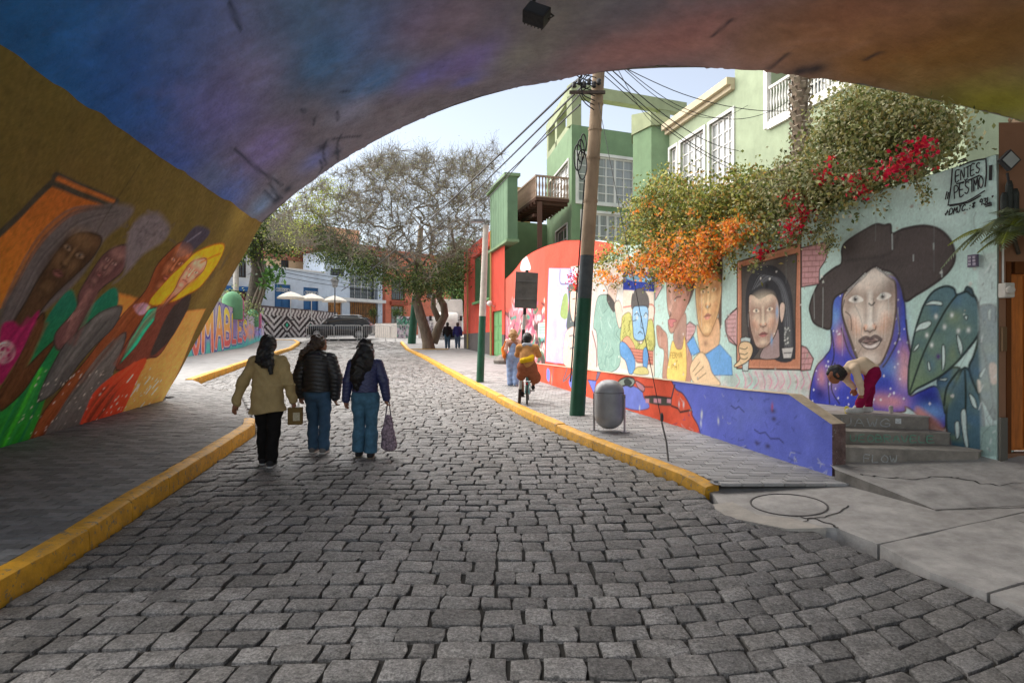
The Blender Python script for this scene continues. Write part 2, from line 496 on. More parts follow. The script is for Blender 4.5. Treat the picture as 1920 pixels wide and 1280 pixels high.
me.materials.append(STONE_MASS); tone_attr(me, 12, 0.68, 1.3); me.shade_smooth(); me.set_sharp_from_angle(angle=R(38)); me.update()
tag(link(bpy.data.objects.new('cobbles', me), road), kind='stuff')

# pavements
pav_l = strip('pavement_left', lambda y: (wall_base_x(y) - 0.7) if y < 13.6 else -30, lambda y: xl(y) - 0.12 * (1 if y < 10.5 or y > 17.4 else 0), lambda x, y: zl(x, y) - (0.02 if y < 17.2 and x > -12 else 0.0), -8, 43.6, 172, ASPH, 12)
tag(pav_l, kind='structure')
PLX = lambda y: 5.1 - 0.25 * y
def right_inner(y):
    return interp([(6.3, 3.53), (19.5, 0.24), (21.5, 0.45), (28, -0.2), (38, -2.7), (44, -3.5)], y)
pav_r = strip('pavement_right', lambda y: xr(y) + 0.12, lambda y: right_inner(y) + 0.1, lambda x, y: zr(x, y) - (0.02 if y < 21 else 0), 6.52, 43.6, 120, ASPH, 4)
tag(pav_r, kind='structure')

def lay_pavers(fa, fb, fz, y0, y1, dy, dx, mat, massmat, parent, limit_view=True):
    P = []
    y = y0; r = 0
    while y < y1:
        a, b = fa(y + dy / 2), fb(y + dy / 2)
        x = a + (dx / 2 if r % 2 else 0) - dx
        while x < b:
            xa, xb = max(x, a), min(x + dx, b)
            if xb - xa > 0.03: P.append((xa + .004, xb - .004, y + .004, y + dy - .004))
            x += dx
        y += dy; r += 1
    idx = sorted(range(len(P)), key=lambda i: (not in_view((P[i][0] + P[i][1]) / 2, P[i][2], fz(P[i][0], P[i][2])), P[i][2]))
    nearset = set(idx[:300])
    BV = []; BF = []
    for i, (xa, xb, ya, yb) in enumerate(P):
        cx, cy = (xa + xb) / 2, (ya + yb) / 2
        h = random.uniform(-.004, .004)
        c = [(xa, ya), (xb, ya), (xb, yb), (xa, yb)]
        V = [(px, py, fz(px, py) - 0.03) for px, py in c] + [(px, py, fz(px, py) + h - .003) for px, py in c]
        V += [(cx + (px - cx) * .95, cy + (py - cy) * .88, fz(px, py) + h) for px, py in c]
        F = [(8, 9, 10, 11)] + [(k, (k + 1) % 4, 4 + (k + 1) % 4, 4 + k) for k in range(4)] + [(4 + k, 4 + (k + 1) % 4, 8 + (k + 1) % 4, 8 + k) for k in range(4)]
        if i in nearset:
            mb = MB(); z = fz(cx, cy)
            mb.v = [(p - cx, q - cy, s - z) for p, q, s in V]; mb.f = [list(f) for f in F]; mb.m = [0] * 9
            o = mb.build('paver', mat, parent, world=False); o.location = (cx, cy, z)
        else:
            n = len(BV); BV.extend(V); BF.extend([[k + n for k in f] for f in F])
    me = bpy.data.meshes.new('pavers'); me.from_pydata(BV, [], BF); me.materials.append(massmat); tone_attr(me, 9, 0.72, 1.25); me.update()
    tag(link(bpy.data.objects.new('pavers', me), parent), kind='stuff')
lay_pavers(lambda y: wall_base_x(y) - 0.02 if y < 13.6 else -9.6, lambda y: xl(y) - (0.175 if y < 10.5 or y > 17.4 else 0.02), zl, 1.5, 17.2, 0.108, 0.215, PAVER, PAVER_MASS, pav_l)
lay_pavers(lambda y: xr(y) + 0.175, lambda y: right_inner(y) + 0.03, zr, 6.5, 20.9, 0.108, 0.215, PAVER_R, PAVER_R_MASS, pav_r)

# kerbs: yellow painted kerb stones, one block after another
def kerb(name, line, width, hgt, side, lens=1.0, round_end=False):
    root = tag(bpy.data.objects.new(name, None), kind='structure'); link(root)
    pts = [Vector((x, y, 0)) for y, x in line]
    # resample
    S = [0]
    for a, b in zip(pts, pts[1:]): S.append(S[-1] + (b - a).length)
    def at(s):
        s = max(0, min(S[-1], s))
        for i in range(len(pts) - 1):
            if s <= S[i + 1] + 1e-9:
                t = (s - S[i]) / (S[i + 1] - S[i]); p = pts[i].lerp(pts[i + 1], t)
                return p
    def nrm(s):
        d = at(s + .3) - at(s - .3); d.normalize()
        return Vector((d.y, -d.x, 0)) * side
    s = 0
    while s < S[-1] - 0.05:
        l = lens * random.uniform(.75, 1.25); e = min(s + l, S[-1])
        hs_ = random.uniform(-.008, .006); mb = MB(); k = max(1, int((e - s) / 0.2)); prof = [(0.0, -0.06), (0.004, hgt - .045), (0.012, hgt - .018), (0.04, hgt - .003), (width - .02, hgt), (width, hgt - .012), (width, -0.06)]
        rows = []
        for i in range(k + 1):
            ss = lerp(s + .005, e - .005, i / k); p = at(ss); n = nrm(ss)
            wob = [random.uniform(-.004, .004) for _ in prof]
            drop = 0.0
            if round_end: drop = max(0, 0.35 - ss) * 0.12
            rows.append([(p.x + n.x * (a + wj), p.y + n.y * (a + wj), E(p.y) + max(z - drop, -0.06) + wj * .6 + (hs_ if z > 0 else 0)) for (a, z), wj in zip(prof, wob)])
        m = len(prof); V = [q for r in rows for q in r]; F = []
        for i in range(k):
            for j in range(m - 1):
                f = (i * m + j, (i + 1) * m + j, (i + 1) * m + j + 1, i * m + j + 1)
                F.append(f if side < 0 else f[::-1])
        F.append(tuple(range(m))); F.append(tuple(k * m + j for j in reversed(range(m))))
        mb.add(V, F); mb.build('kerb_stone', YELLOW, root, smooth=35)
        s = e
    return root
kerb('kerb_left', [(y, xl(y)) for y in np.arange(1.0, 10.51, .5)], 0.17, 0.168, -1)
kerb('kerb_corner', [(17.5, -8.72), (20, -9.27), (26.9, -10.8), (35, -12.45), (41.5, -13.75), (43.0, -14.5), (43.4, -15.6), (43.5, -18)], 0.2, 0.17, -1, 1.3)
kerb('kerb_right', [(y, xr(y)) for y in list(np.arange(6.5, 42.6, .75))], 0.17, 0.125, 1, 1.2, True)

# driveway slabs at the right, with joints, a manhole and a mortar patch
def zs(x, y): return 0.05 * (x - 2.7) + 0.05 * (y - 5.3) + 0.036
drive = tag(bpy.data.objects.new('driveway', None), kind='structure'); link(drive)
def slab(pts, mat=CONC, name='concrete_slab', zoff=0.0, th=0.18):
    # refined polygon edge, slightly broken
    out = []
    for i, a in enumerate(pts):
        b = pts[(i + 1) % len(pts)]
        n = max(1, int(math.dist(a, b) / 0.22))
        for k in range(n):
            t = k / n; j = 0.012 if 0 < k else 0.0
            out.append((lerp(a[0], b[0], t) + random.uniform(-j, j), lerp(a[1], b[1], t) + random.uniform(-j, j)))
    mb = MB(); mb.prism(out, lambda x, y: zs(x, y) - th, lambda x, y: zs(x, y) + zoff)
    return mb.build(name, mat, drive)
slab([(2.85, 4.96), (2.9, 4.44), (3.04, 4.1), (4.6, 4.68), (9.0, 6.0), (9, 5.6), (9.0, 6.1), (4.5, 5.53)])
slab([(3.05, 4.08), (3.1, 3.87), (3.5, 2.0), (3.9, -2.0), (9.0, -2.0), (9.0, 5.98), (4.61, 4.66)])
slab([(2.02, 6.42), (1.98, 5.95), (2.4, 5.48), (2.72, 5.36), (2.84, 4.98), (4.49, 5.55), (9.0, 6.12), (9, 6.9), (3.2, 6.95), (2.0, 6.8)])
slab([(1.88, 6.1), (1.93, 5.72), (2.3, 5.37), (2.62, 5.34), (2.45, 5.62), (2.2, 5.75), (2.12, 6.15)], mk('mortar_patch', (0.42, 0.38, 0.33), 0.9, 0.2, 6, 0.5, 50, stain=.3, stain_col=(.2, .18, .16)), 'mortar_patch', 0.012)
mh = thing('manhole_cover', 'round worn manhole cover set in the concrete driveway', 'manhole cover', (2.6, 6.02, zs(2.6, 6.02)))
mh.rotation_euler = (math.atan(.05), -math.atan(.05), 0)
mb = MB(); mb.lathe([(0.335, -0.05), (0.342, 0.006), (0.33, 0.008), (0.325, 0.002)], (0, 0, 0), 40, cap=False); mb.build('rim', mk('manhole_rim', (0.1, 0.09, 0.085), .8, .4, 12, .5), mh, world=False, smooth=30)
mb = MB(); mb.lathe([(0.322, -0.05), (0.322, 0.001), (0.312, 0.004), (0.0, 0.004)], (0, 0, 0), 40, cap=False); mb.build('lid', CONC, mh, world=False, smooth=30)

# sloping apron before the wooden door
apron = tag(bpy.data.objects.new('entrance_apron', None), kind='structure'); link(apron)
GX, GY = np.array(sorted([*np.linspace(0, 1, 26), .18])), np.linspace(0, 1, 9)
mbA = MB(); V = []; F = []
def apt(s, t):   # t=0 front edge, 1 at the wall
    fr = interp([(0, 3.36), (.18, 3.75), (1, 8.0)], s), interp([(0, 6.66), (.18, 5.68), (1, 5.62)], s)
    bk = lerp(3.42, 8.0, s), interp([(0, 6.98), (.35, 7.0), (.4, 6.66), (1, 6.66)], s)
    return lerp(fr[0], bk[0], t), lerp(fr[1], bk[1], t)
def sst(v): v = max(0.0, min(1.0, v)); return v * v * (3 - 2 * v)
def apz(s, t):
    x, yy = apt(s, 0); return lerp(lerp(.27, zs(x, yy) + .004, min(s / .18, 1)), lerp(.30, .445, sst(s / .42)), t ** .9)
for t in GY:
    for s in GX:
        x, yy = apt(s, t); V.append((x, yy, apz(s, t)))
W = len(GX)
for i in range(len(GY) - 1):
    for j in range(W - 1): F.append((i * W + j, i * W + j + 1, (i + 1) * W + j + 1, (i + 1) * W + j))
mbA.add(V, F); mbA.build('ramp_slab', CONC, apron)
mbB = MB()
fr = [V[j] for j in range(W)]
for a, b in zip(fr, fr[1:]): mbB.poly((a[0], a[1], a[2] - .3), (b[0], b[1], b[2] - .3), (b[0], b[1], b[2] - .001), (a[0], a[1], a[2] - .001))
mbB.build('ramp_edge', CONC_D, apron)

# ------------------------------------------------------------------ low painted wall, terrace, steps, mural wall
def WX(y): return 7.31 - 0.35 * y                    # plan line of the mural wall
TOP = [(6.6, 3.525), (9, 3.39), (12, 3.45), (14, 3.7), (15.4, 4.04), (16.9, 4.27), (18.2, 4.3)]
PLT = [(6.8, .72), (7.46, .98), (8.4, .965), (19.6, .99)]
st = thing('concrete_steps', 'worn grey concrete steps with scribbles, between the blue low wall and the mural', 'steps', (3.5, 7, .2))
STEP_M = mk('step_concrete', (0.3, 0.265, 0.225), 0.85, 0.3, 5, 0.5, 40, stain=0.65, stain_col=(0.09, 0.08, 0.065))
for pts, z0, z1 in (([(3.5, 6.94), (4.86, 6.67), (4.95, 6.75), (4.80, 7.25), (3.5, 7.35)], 0.2, 0.46),
                    ([(3.5, 7.20), (4.82, 7.05), (4.80, 7.30), (4.68, 7.6), (3.5, 7.75)], 0.4, 0.60),
                    ([(3.4, 7.62), (4.72, 7.25), (4.75, 7.31), (4.55, 7.9), (3.3, 7.9)], 0.5, 0.75)):
    mb = MB(); mb.prism(pts, z0, z1 - .012); o = mb.build('step', STEP_M, st)
    cxx = sum(p[0] for p in pts) / 5; cyy = sum(p[1] for p in pts) / 5
    mb = MB(); mb.prism([(p[0] + (-.0 if p[0] < cxx else .003), p[1] - (.018 if p[1] < cyy - .1 else 0)) for p in pts], z1 - .012, z1); mb.build('tread', mk('tread', (0.34, 0.31, 0.27), .85, .25, 6, .4, 50, stain=.5, stain_col=(.14, .12, .1)), st, bevel=0.004)
V = []; F = []
for i in range(27):
    yy = lerp(7.7, 20.4, i / 26); V += [(PLX(yy) + .1, yy, .745), (WX(yy) + .05, yy, .745)]
for i in range(26): F.append((2 * i, 2 * i + 1, 2 * i + 3, 2 * i + 2))
tag(np_mesh('terrace', V, F, CONC), kind='structure')
# ------------------------------------------------------------------ painting murals: colours laid on fine wall grids
def crom(pts, closed=True, n=5):
    """smooth a list of points"""
    P = [np.array(p, float) for p in pts]; N = len(P); out = []
    rng = range(N) if closed else range(N - 1)
    for i in rng:
        if closed: p0, p1, p2, p3 = P[i - 1], P[i], P[(i + 1) % N], P[(i + 2) % N]
        else: p0, p1, p2, p3 = P[max(i - 1, 0)], P[i], P[i + 1], P[min(i + 2, N - 1)]
        for k in range(n):
            t = k / n
            out.append(0.5 * ((2 * p1) + (-p0 + p2) * t + (2 * p0 - 5 * p1 + 4 * p2 - p3) * t * t + (-p0 + 3 * p1 - 3 * p2 + p3) * t ** 3))
    if not closed: out.append(P[-1])
    return out

class Canvas:
    def __init__(s, u0, u1, v0, v1, res, base, pmap=None):
        s.nu = int(round((u1 - u0) / res)) + 1; s.nv = int(round((v1 - v0) / res)) + 1
        s.u = np.linspace(u0, u1, s.nu); s.v = np.linspace(v0, v1, s.nv)
        s.U, s.V = np.meshgrid(s.u, s.v)
        s.img = np.ones((s.nv, s.nu, 3)) * np.array(base); s.res = res; s.pmap = pmap or (lambda p: p)
    def mp(s, pts): return np.array([s.pmap(p) for p in pts], float)
    def win(s, P, pad):
        a = np.searchsorted(s.u, P[:, 0].min() - pad); b = np.searchsorted(s.u, P[:, 0].max() + pad)
        c = np.searchsorted(s.v, P[:, 1].min() - pad); d = np.searchsorted(s.v, P[:, 1].max() + pad)
        return slice(c, max(d, c)), slice(a, max(b, a))
    def segdist(s, P, w, closed):
        X, Y = s.U[w], s.V[w]; D = np.full(X.shape, 1e9)
        n = len(P)
        for i in range(n if closed else n - 1):
            a, b = P[i], P[(i + 1) % n]; d = b - a; l2 = d @ d + 1e-12
            t = np.clip(((X - a[0]) * d[0] + (Y - a[1]) * d[1]) / l2, 0, 1)
            D = np.minimum(D, (X - a[0] - t * d[0]) ** 2 + (Y - a[1] - t * d[1]) ** 2)
        return np.sqrt(D)
    def put(s, w, A, col):
        s.img[w] = s.img[w] * (1 - A[..., None]) + np.array(col) * A[..., None]
    def fill(s, pts, col, a=1.0, soft=0.0, smooth=True, raw=False, col2=None, g=None, line=None, lw=0.012):
        P = np.array(pts, float) if raw else s.mp(pts)
        if smooth: P = np.array(crom(P))
        soft = max(soft, s.res * 0.6)
        w = s.win(P, soft * 2)
        X, Y = s.U[w], s.V[w]
        if X.size == 0: return
        ins = np.zeros(X.shape, bool); n = len(P)
        for i in range(n):
            x1, y1 = P[i]; x2, y2 = P[i - 1]
            if y1 == y2: continue
            c = ((y1 > Y) != (y2 > Y)) & (X < (x2 - x1) * (Y - y1) / (y2 - y1) + x1)
            ins ^= c
        D = s.segdist(P, w, True); sd = np.where(ins, D, -D)
        A = np.clip(0.5 + sd / (2 * soft), 0, 1) * a
        C = np.array(col)
        if col2 is not None:
            ga, gb = (np.array(g, float) if raw else s.mp(g)); d = gb - ga
            t = np.clip(((X - ga[0]) * d[0] + (Y - ga[1]) * d[1]) / (d @ d), 0, 1)[..., None]
            C = C * (1 - t) + np.array(col2) * t
        s.img[w] = s.img[w] * (1 - A[..., None]) + C * A[..., None]
        if line is not None: s.stroke(P, lw, line, raw=True, closed=True, smooth=False)
    def stroke(s, pts, wd, col, a=1.0, raw=False, closed=False, smooth=True, soft=0.0):
        P = np.array(pts, float) if raw else s.mp(pts)
        if smooth and len(P) > 2: P = np.array(crom(P, closed))
        soft = max(soft, s.res * 0.6)
        w = s.win(P, wd + soft * 2)
        if s.U[w].size == 0: return
        D = s.segdist(P, w, closed)
        s.put(w, np.clip(0.5 + (wd / 2 - D) / (2 * soft), 0, 1) * a, col)
    def blob(s, c, rx, ry, col, a=1.0, ang=0.0, raw=False):
        """soft sprayed cloud; rx, ry metres"""
        c = np.array(c, float) if raw else s.mp([c])[0]
        r = max(rx, ry) * 2.2
        w = s.win(np.array([c - r, c + r]), 0)
        X, Y = s.U[w] - c[0], s.V[w] - c[1]
        if X.size == 0: return
        ca, sa = math.cos(ang), math.sin(ang)
        q = ((X * ca + Y * sa) / rx) ** 2 + ((-X * sa + Y * ca) / ry) ** 2
        s.put(w, np.exp(-q * 1.2) * a, col)
    def dots(s, poly, n, r0, r1, col, seed=1, raw=False):
        rg = np.random.default_rng(seed)
        P = np.array(poly, float) if raw else s.mp(poly)
        lo, hi = P.min(0), P.max(0); k = 0
        while k < n:
            c = rg.uniform(lo, hi); ins = False
            for i in range(len(P)):
                x1, y1 = P[i]; x2, y2 = P[i - 1]
                if (y1 > c[1]) != (y2 > c[1]) and c[0] < (x2 - x1) * (c[1] - y1) / (y2 - y1) + x1: ins = not ins
            if ins:
                r = rg.uniform(r0, r1)
                s.fill([c + (r, 0), c + (0, r * 1.2), c - (r, 0), c - (0, r * 1.2)], col, 0.9, raw=True, smooth=False)
            k += 1
    def mesh(s, name, pos, mat, parent=None, keep=None, flip=False):
        """pos(U,V) -> (n,3) array of points"""
        V = pos(s.U.ravel(), s.V.ravel())
        nu = s.nu; i = np.arange((s.nv - 1) * nu).reshape(s.nv - 1, nu)[:, :-1].ravel()
        F = np.stack([i, i + 1, i + nu + 1, i + nu], 1)
        if keep is not None:
            k = keep(s.U.ravel(), s.V.ravel()); F = F[k[F].all(1)]
        if flip: F = F[:, ::-1]
        used = np.unique(F); remap = np.zeros(len(V), np.int64); remap[used] = np.arange(len(used))
        return np_mesh(name, V[used], remap[F], mat, parent, col=np.clip(s.img.reshape(-1, 3), 0.004, 1)[used])

# strokes of hand lettering in a unit box (0..1 wide, 0..1 high)
GLY = {'A': [[(0, 0), (.45, 1), (.9, 0)], [(.2, .38), (.72, .38)]], 'B': [[(0, 0), (0, 1), (.6, .95), (.65, .6), (0, .52)], [(.0, .52), (.75, .45), (.75, .05), (0, 0)]],
       'C': [[(.85, .85), (.45, 1), (.05, .6), (.1, .15), (.5, 0), (.9, .15)]], 'D': [[(0, 0), (0, 1), (.6, .9), (.85, .5), (.6, .08), (0, 0)]],
       'E': [[(.8, 1), (0, 1), (0, 0), (.8, 0)], [(0, .52), (.65, .52)]], 'F': [[(.8, 1), (0, 1), (0, 0)], [(0, .5), (.6, .5)]], 'I': [[(.4, 1), (.4, 0)]],
       'J': [[(.2, 1), (.8, 1)], [(.55, 1), (.5, .15), (.2, 0), (0, .2)]], 'L': [[(0, 1), (0, 0), (.75, 0)]], 'M': [[(0, 0), (.08, 1), (.45, .4), (.82, 1), (.9, 0)]],
       'N': [[(0, 0), (0, 1), (.75, 0), (.75, 1)]], 'O': [[(.45, 1), (.05, .7), (.05, .3), (.45, 0), (.85, .3), (.85, .7), (.45, 1)]], 'P': [[(0, 0), (0, 1), (.7, .92), (.7, .55), (0, .48)]],
       'R': [[(0, 0), (0, 1), (.7, .92), (.7, .58), (0, .5)], [(.25, .5), (.8, 0)]], 'S': [[(.8, .88), (.4, 1), (.08, .78), (.4, .52), (.78, .3), (.45, 0), (0, .12)]],
       'T': [[(0, 1), (.9, 1)], [(.45, 1), (.45, 0)]], 'U': [[(0, 1), (.05, .25), (.4, 0), (.75, .25), (.8, 1)]], 'W': [[(0, 1), (.22, 0), (.45, .65), (.68, 0), (.9, 1)]], 'Y': [[(0, 1), (.4, .5), (.8, 1)], [(.4, .5), (.4, 0)]],
       'V': [[(0, 1), (.4, 0), (.8, 1)]], 'G': [[(.85, .85), (.45, 1), (.05, .6), (.1, .15), (.5, 0), (.85, .15), (.85, .45), (.5, .45)]], 'H': [[(0, 0), (0, 1)], [(.75, 0), (.75, 1)], [(0, .5), (.75, .5)]],
       'Z': [[(0, 1), (.8, 1), (0, 0), (.8, 0)]], '9': [[(.75, .62), (.4, .5), (.1, .72), (.4, 1), (.75, .8), (.65, 0)]], '3': [[(.05, .95), (.7, .92), (.35, .55), (.75, .3), (.4, 0), (0, .1)]],
       '.': [[(.3, .05), (.36, .0)]], ':': [[(.2, .6), (.26, .55)], [(.2, .15), (.26, .1)]], '*': [[(.1, .2), (.7, .85)], [(.7, .2), (.1, .85)], [(.4, .05), (.4, 1)]], '+': [[(.0, .3), (.7, .6)], [(.5, .9), (.2, .1)]],
       "'": [[(.1, 1), (.2, .8), (.35, .98)]], '-': [[(0, .5), (.6, .5)]], ' ': []}
def lettering(text, org, du, dv, adv=1.15, jit=0.0, seed=3):
    """strokes of a text laid out from org, du = vector of one letter width, dv = vector of its height"""
    rg = random.Random(seed); out = []; o = np.array(org, float); du = np.array(du, float); dv = np.array(dv, float)
    for ch in text:
        for s in GLY.get(ch, []):
            out.append([tuple(o + du * (x + rg.uniform(-jit, jit)) + dv * (y + rg.uniform(-jit, jit))) for x, y in s])
        o = o + du * (adv if ch not in ".:'I" else adv * .7)
    return out

def ribbon(name, lines, width, place, mat, parent=None):
    """brush strokes as thin raised paint: lines in wall coordinates, place((u,v)) -> point just proud of the wall"""
    mb = MB()
    for ln in lines:
        P = [np.array(p, float) for p in ln]
        if len(P) > 2: P = crom(P, False, 3)
        Lf = []; Rt = []
        for i, p in enumerate(P):
            d = P[min(i + 1, len(P) - 1)] - P[max(i - 1, 0)]; d = d / (np.hypot(*d) + 1e-9)
            n = np.array((-d[1], d[0])) * width / 2 * random.uniform(.85, 1.15)
            ext = d * width * .3 * (-1 if i == 0 else 1 if i == len(P) - 1 else 0)
            Lf.append(place(p + n + ext)); Rt.append(place(p - n + ext))
        k = len(P); mb.add(Lf + Rt, [(i, i + 1, k + i + 1, k + i) for i in range(k - 1)])
    return mb.build(name, mat, parent)
MURAL = mk_col('mural_paint', chip=0.15, bump=0.35, bscale=28)
MURAL_OLD = mk_col('mural_paint_old', chip=0.2, bump=0.5, bscale=22, var=0.2)

def paint_face(c, ctr, ux, uy, pal, ey=-.2, ny=.24, my=.52, ex=.42, raw=False, ink=None, tear=0.0, look=0.0, open_=1.0, ew=.26, lines=True):
    """sprayed modelling of a painted head: sockets, nose, cheeks, lips; ux, uy are half width and half height in survey units"""
    ctr = np.array(ctr, float); ux = np.array(ux, float); uy = np.array(uy, float)
    q = lambda x, y: tuple(ctr + ux * x + uy * y)
    a, b = c.mp([q(0, 0), q(1, 0)]); m = float(np.hypot(*(b - a))); D, M_, Lt, W, LIP = [np.array(p) for p in pal]; INK_ = np.array(ink if ink is not None else D * .35)
    a2, b2 = c.mp([q(0, 0), q(0, 1)]); mv = float(np.hypot(*(b2 - a2))); m = (m + mv * .7) / 2 * 1.12
    S = lambda pts, w, col, al=.6, soft=.5: c.stroke([q(*p) for p in pts], w * m, col, al, soft=soft * w * m)
    H = lambda pts, w, col=None, al=.9: c.stroke([q(*p) for p in pts], w * m, INK_ if col is None else col, al)
    # broad planes
    S([(-.5, -.75), (0, -.82), (.5, -.75)], .5, Lt, .55); S([(-.8, -.6), (-.85, .1), (-.6, .6), (-.25, .88)], .3, D, .6, .7); S([(.8, -.6), (.85, .1), (.6, .6), (.25, .88)], .3, D, .65, .7)
    S([(-.75, ny * .5), (-.45, (ny + my) / 2), (-.38, my + .12)], .2, D, .45, .8); S([(.75, ny * .5), (.45, (ny + my) / 2), (.38, my + .12)], .2, D, .45, .8)
    S([(-.55, ey + .32), (-.3, ey + .42)], .26, Lt, .6, .8); S([(.55, ey + .32), (.3, ey + .42)], .26, Lt, .6, .8); S([(-.62, ey + .42), (-.5, ey + .6)], .2, W, .5, .8); S([(.62, ey + .42), (.5, ey + .6)], .2, W, .5, .8)
    for s in (-1, 1):
        S([(s * (ex - ew), ey - .02), (s * ex, ey - .08), (s * (ex + ew), ey)], .26, D, .6, .7); S([(s * .14, ey - .05), (s * .17, ny - .1)], .12, D, .5, .7)
    S([(0, ey - .1), (0, ny - .08)], .12, Lt, .8, .7); S([(-.2, ny + .03), (0, ny + .08), (.2, ny + .03)], .14, D, .7, .6); S([(-.06, ny - .05), (.06, ny - .05)], .16, Lt, .7, .7); S([(-.17, ny - .02), (-.2, ny + .01)], .1, W, .6); S([(.17, ny - .02), (.2, ny + .01)], .1, W, .6)
    S([(0, ny + .1), (0, my - .1)], .08, D, .4, .8); S([(-.18, my + .17), (.18, my + .17)], .14, D, .6, .7); S([(-.12, .84), (.12, .84)], .24, Lt, .6, .8); S([(-.3, .97), (.3, .97)], .1, D, .6, .7)
    # lips
    c.fill([q(-.34, my + .01), (q(-.16, my - .06)), q(-.05, my - .085), q(0, my - .06), q(.05, my - .085), q(.16, my - .06), q(.34, my + .01), q(.1, my + .015), q(-.1, my + .015)], LIP * .62, .95)
    c.fill([q(-.33, my + .012), q(-.1, my + .02), q(.1, my + .02), q(.33, my + .012), q(.2, my + .09), q(0, my + .12), q(-.2, my + .09)], LIP, .95); S([(-.1, my + .065), (.1, my + .065)], .06, np.minimum(LIP * 1.6, .9), .6)
    H([(-.36, my), (-.12, my + .012), (0, my + .004), (.12, my + .012), (.36, my)], .03)
    # eyes
    for s in (-1, 1):
        e = lambda x, y: q(s * (ex + x), ey + y * open_)
        c.fill([e(-ew * .9, .03), e(-ew * .3, -.065), e(ew * .4, -.07), e(ew, .0), e(ew * .4, .06), e(-ew * .4, .07)], np.array(Lt) * .9 + .1, .95)
        c.blob(q(s * ex + look * .1, ey - .005), .088 * m, .095 * m, INK_ * 1.8 + .02, 1); c.blob(q(s * ex + look * .1, ey - .005), .04 * m, .045 * m, INK_ * .3, 1); c.blob(q(s * ex + .03 + look * .1, ey - .03), .022 * m, .022 * m, (.8, .8, .78), 1)
        H([e(-ew * .95, .04), e(-ew * .3, -.07), e(ew * .4, -.075), e(ew * 1.1, .0)], .045); H([e(-ew * .6, .07), e(ew * .3, .07), e(ew, .01)], .02, al=.7); H([e(-ew * .9, -.09), e(0, -.15), e(ew, -.11)], .022, al=.6)
        H([e(-ew * 1.05, -.2), e(-ew * .2, -.285), e(ew * .7, -.27), e(ew * 1.25, -.17)], .06); H([e(-ew * .6, .14), e(ew * .1, .17)], .018, al=.4)
    # nose
    H([(-.24, ny + .0), (-.2, ny + .07), (-.1, ny + .07), (0, ny + .1), (.1, ny + .07), (.2, ny + .07), (.24, ny + .0)], .028); H([(.13, ey + .02), (.12, ny - .12), (.2, ny - .04)], .018, al=.5)
    if lines:
        for x in (-.62, -.5, .52, .64): H([(x, ey + .3), (x * .92, my)], .012, Lt, .5)
# ------------------------------------------------------------------ the bridge: vault, abutments, painted soffit
KT = 3.0                                     # paint under the bridge is far paler than it looks in that shade
KO = 1.0
PROF = [(-5.0, 3.94), (-4.2, 4.44), (-3.27, 4.89), (-2.4, 5.21), (-1.46, 5.46), (-.5, 5.61), (.55, 5.66), (1.4, 5.62), (2.14, 5.52), (3.0, 5.33), (3.77, 5.08), (4.83, 4.63), (5.86, 4.11), (6.6, 3.66)]
_pc = np.array(crom(PROF, False, 8))
def pz(x): return np.interp(x, _pc[:, 0], _pc[:, 1])
AX = np.array((-0.12, 1.0, 0.0))
LEN = 9.4  # unseen back end cut short so more light gets under the vault
bridge = thing('arched_bridge', 'painted concrete bridge with a low blue and brown vault over the cobbled street', 'bridge', (-6.0, 6.0, 0.0))

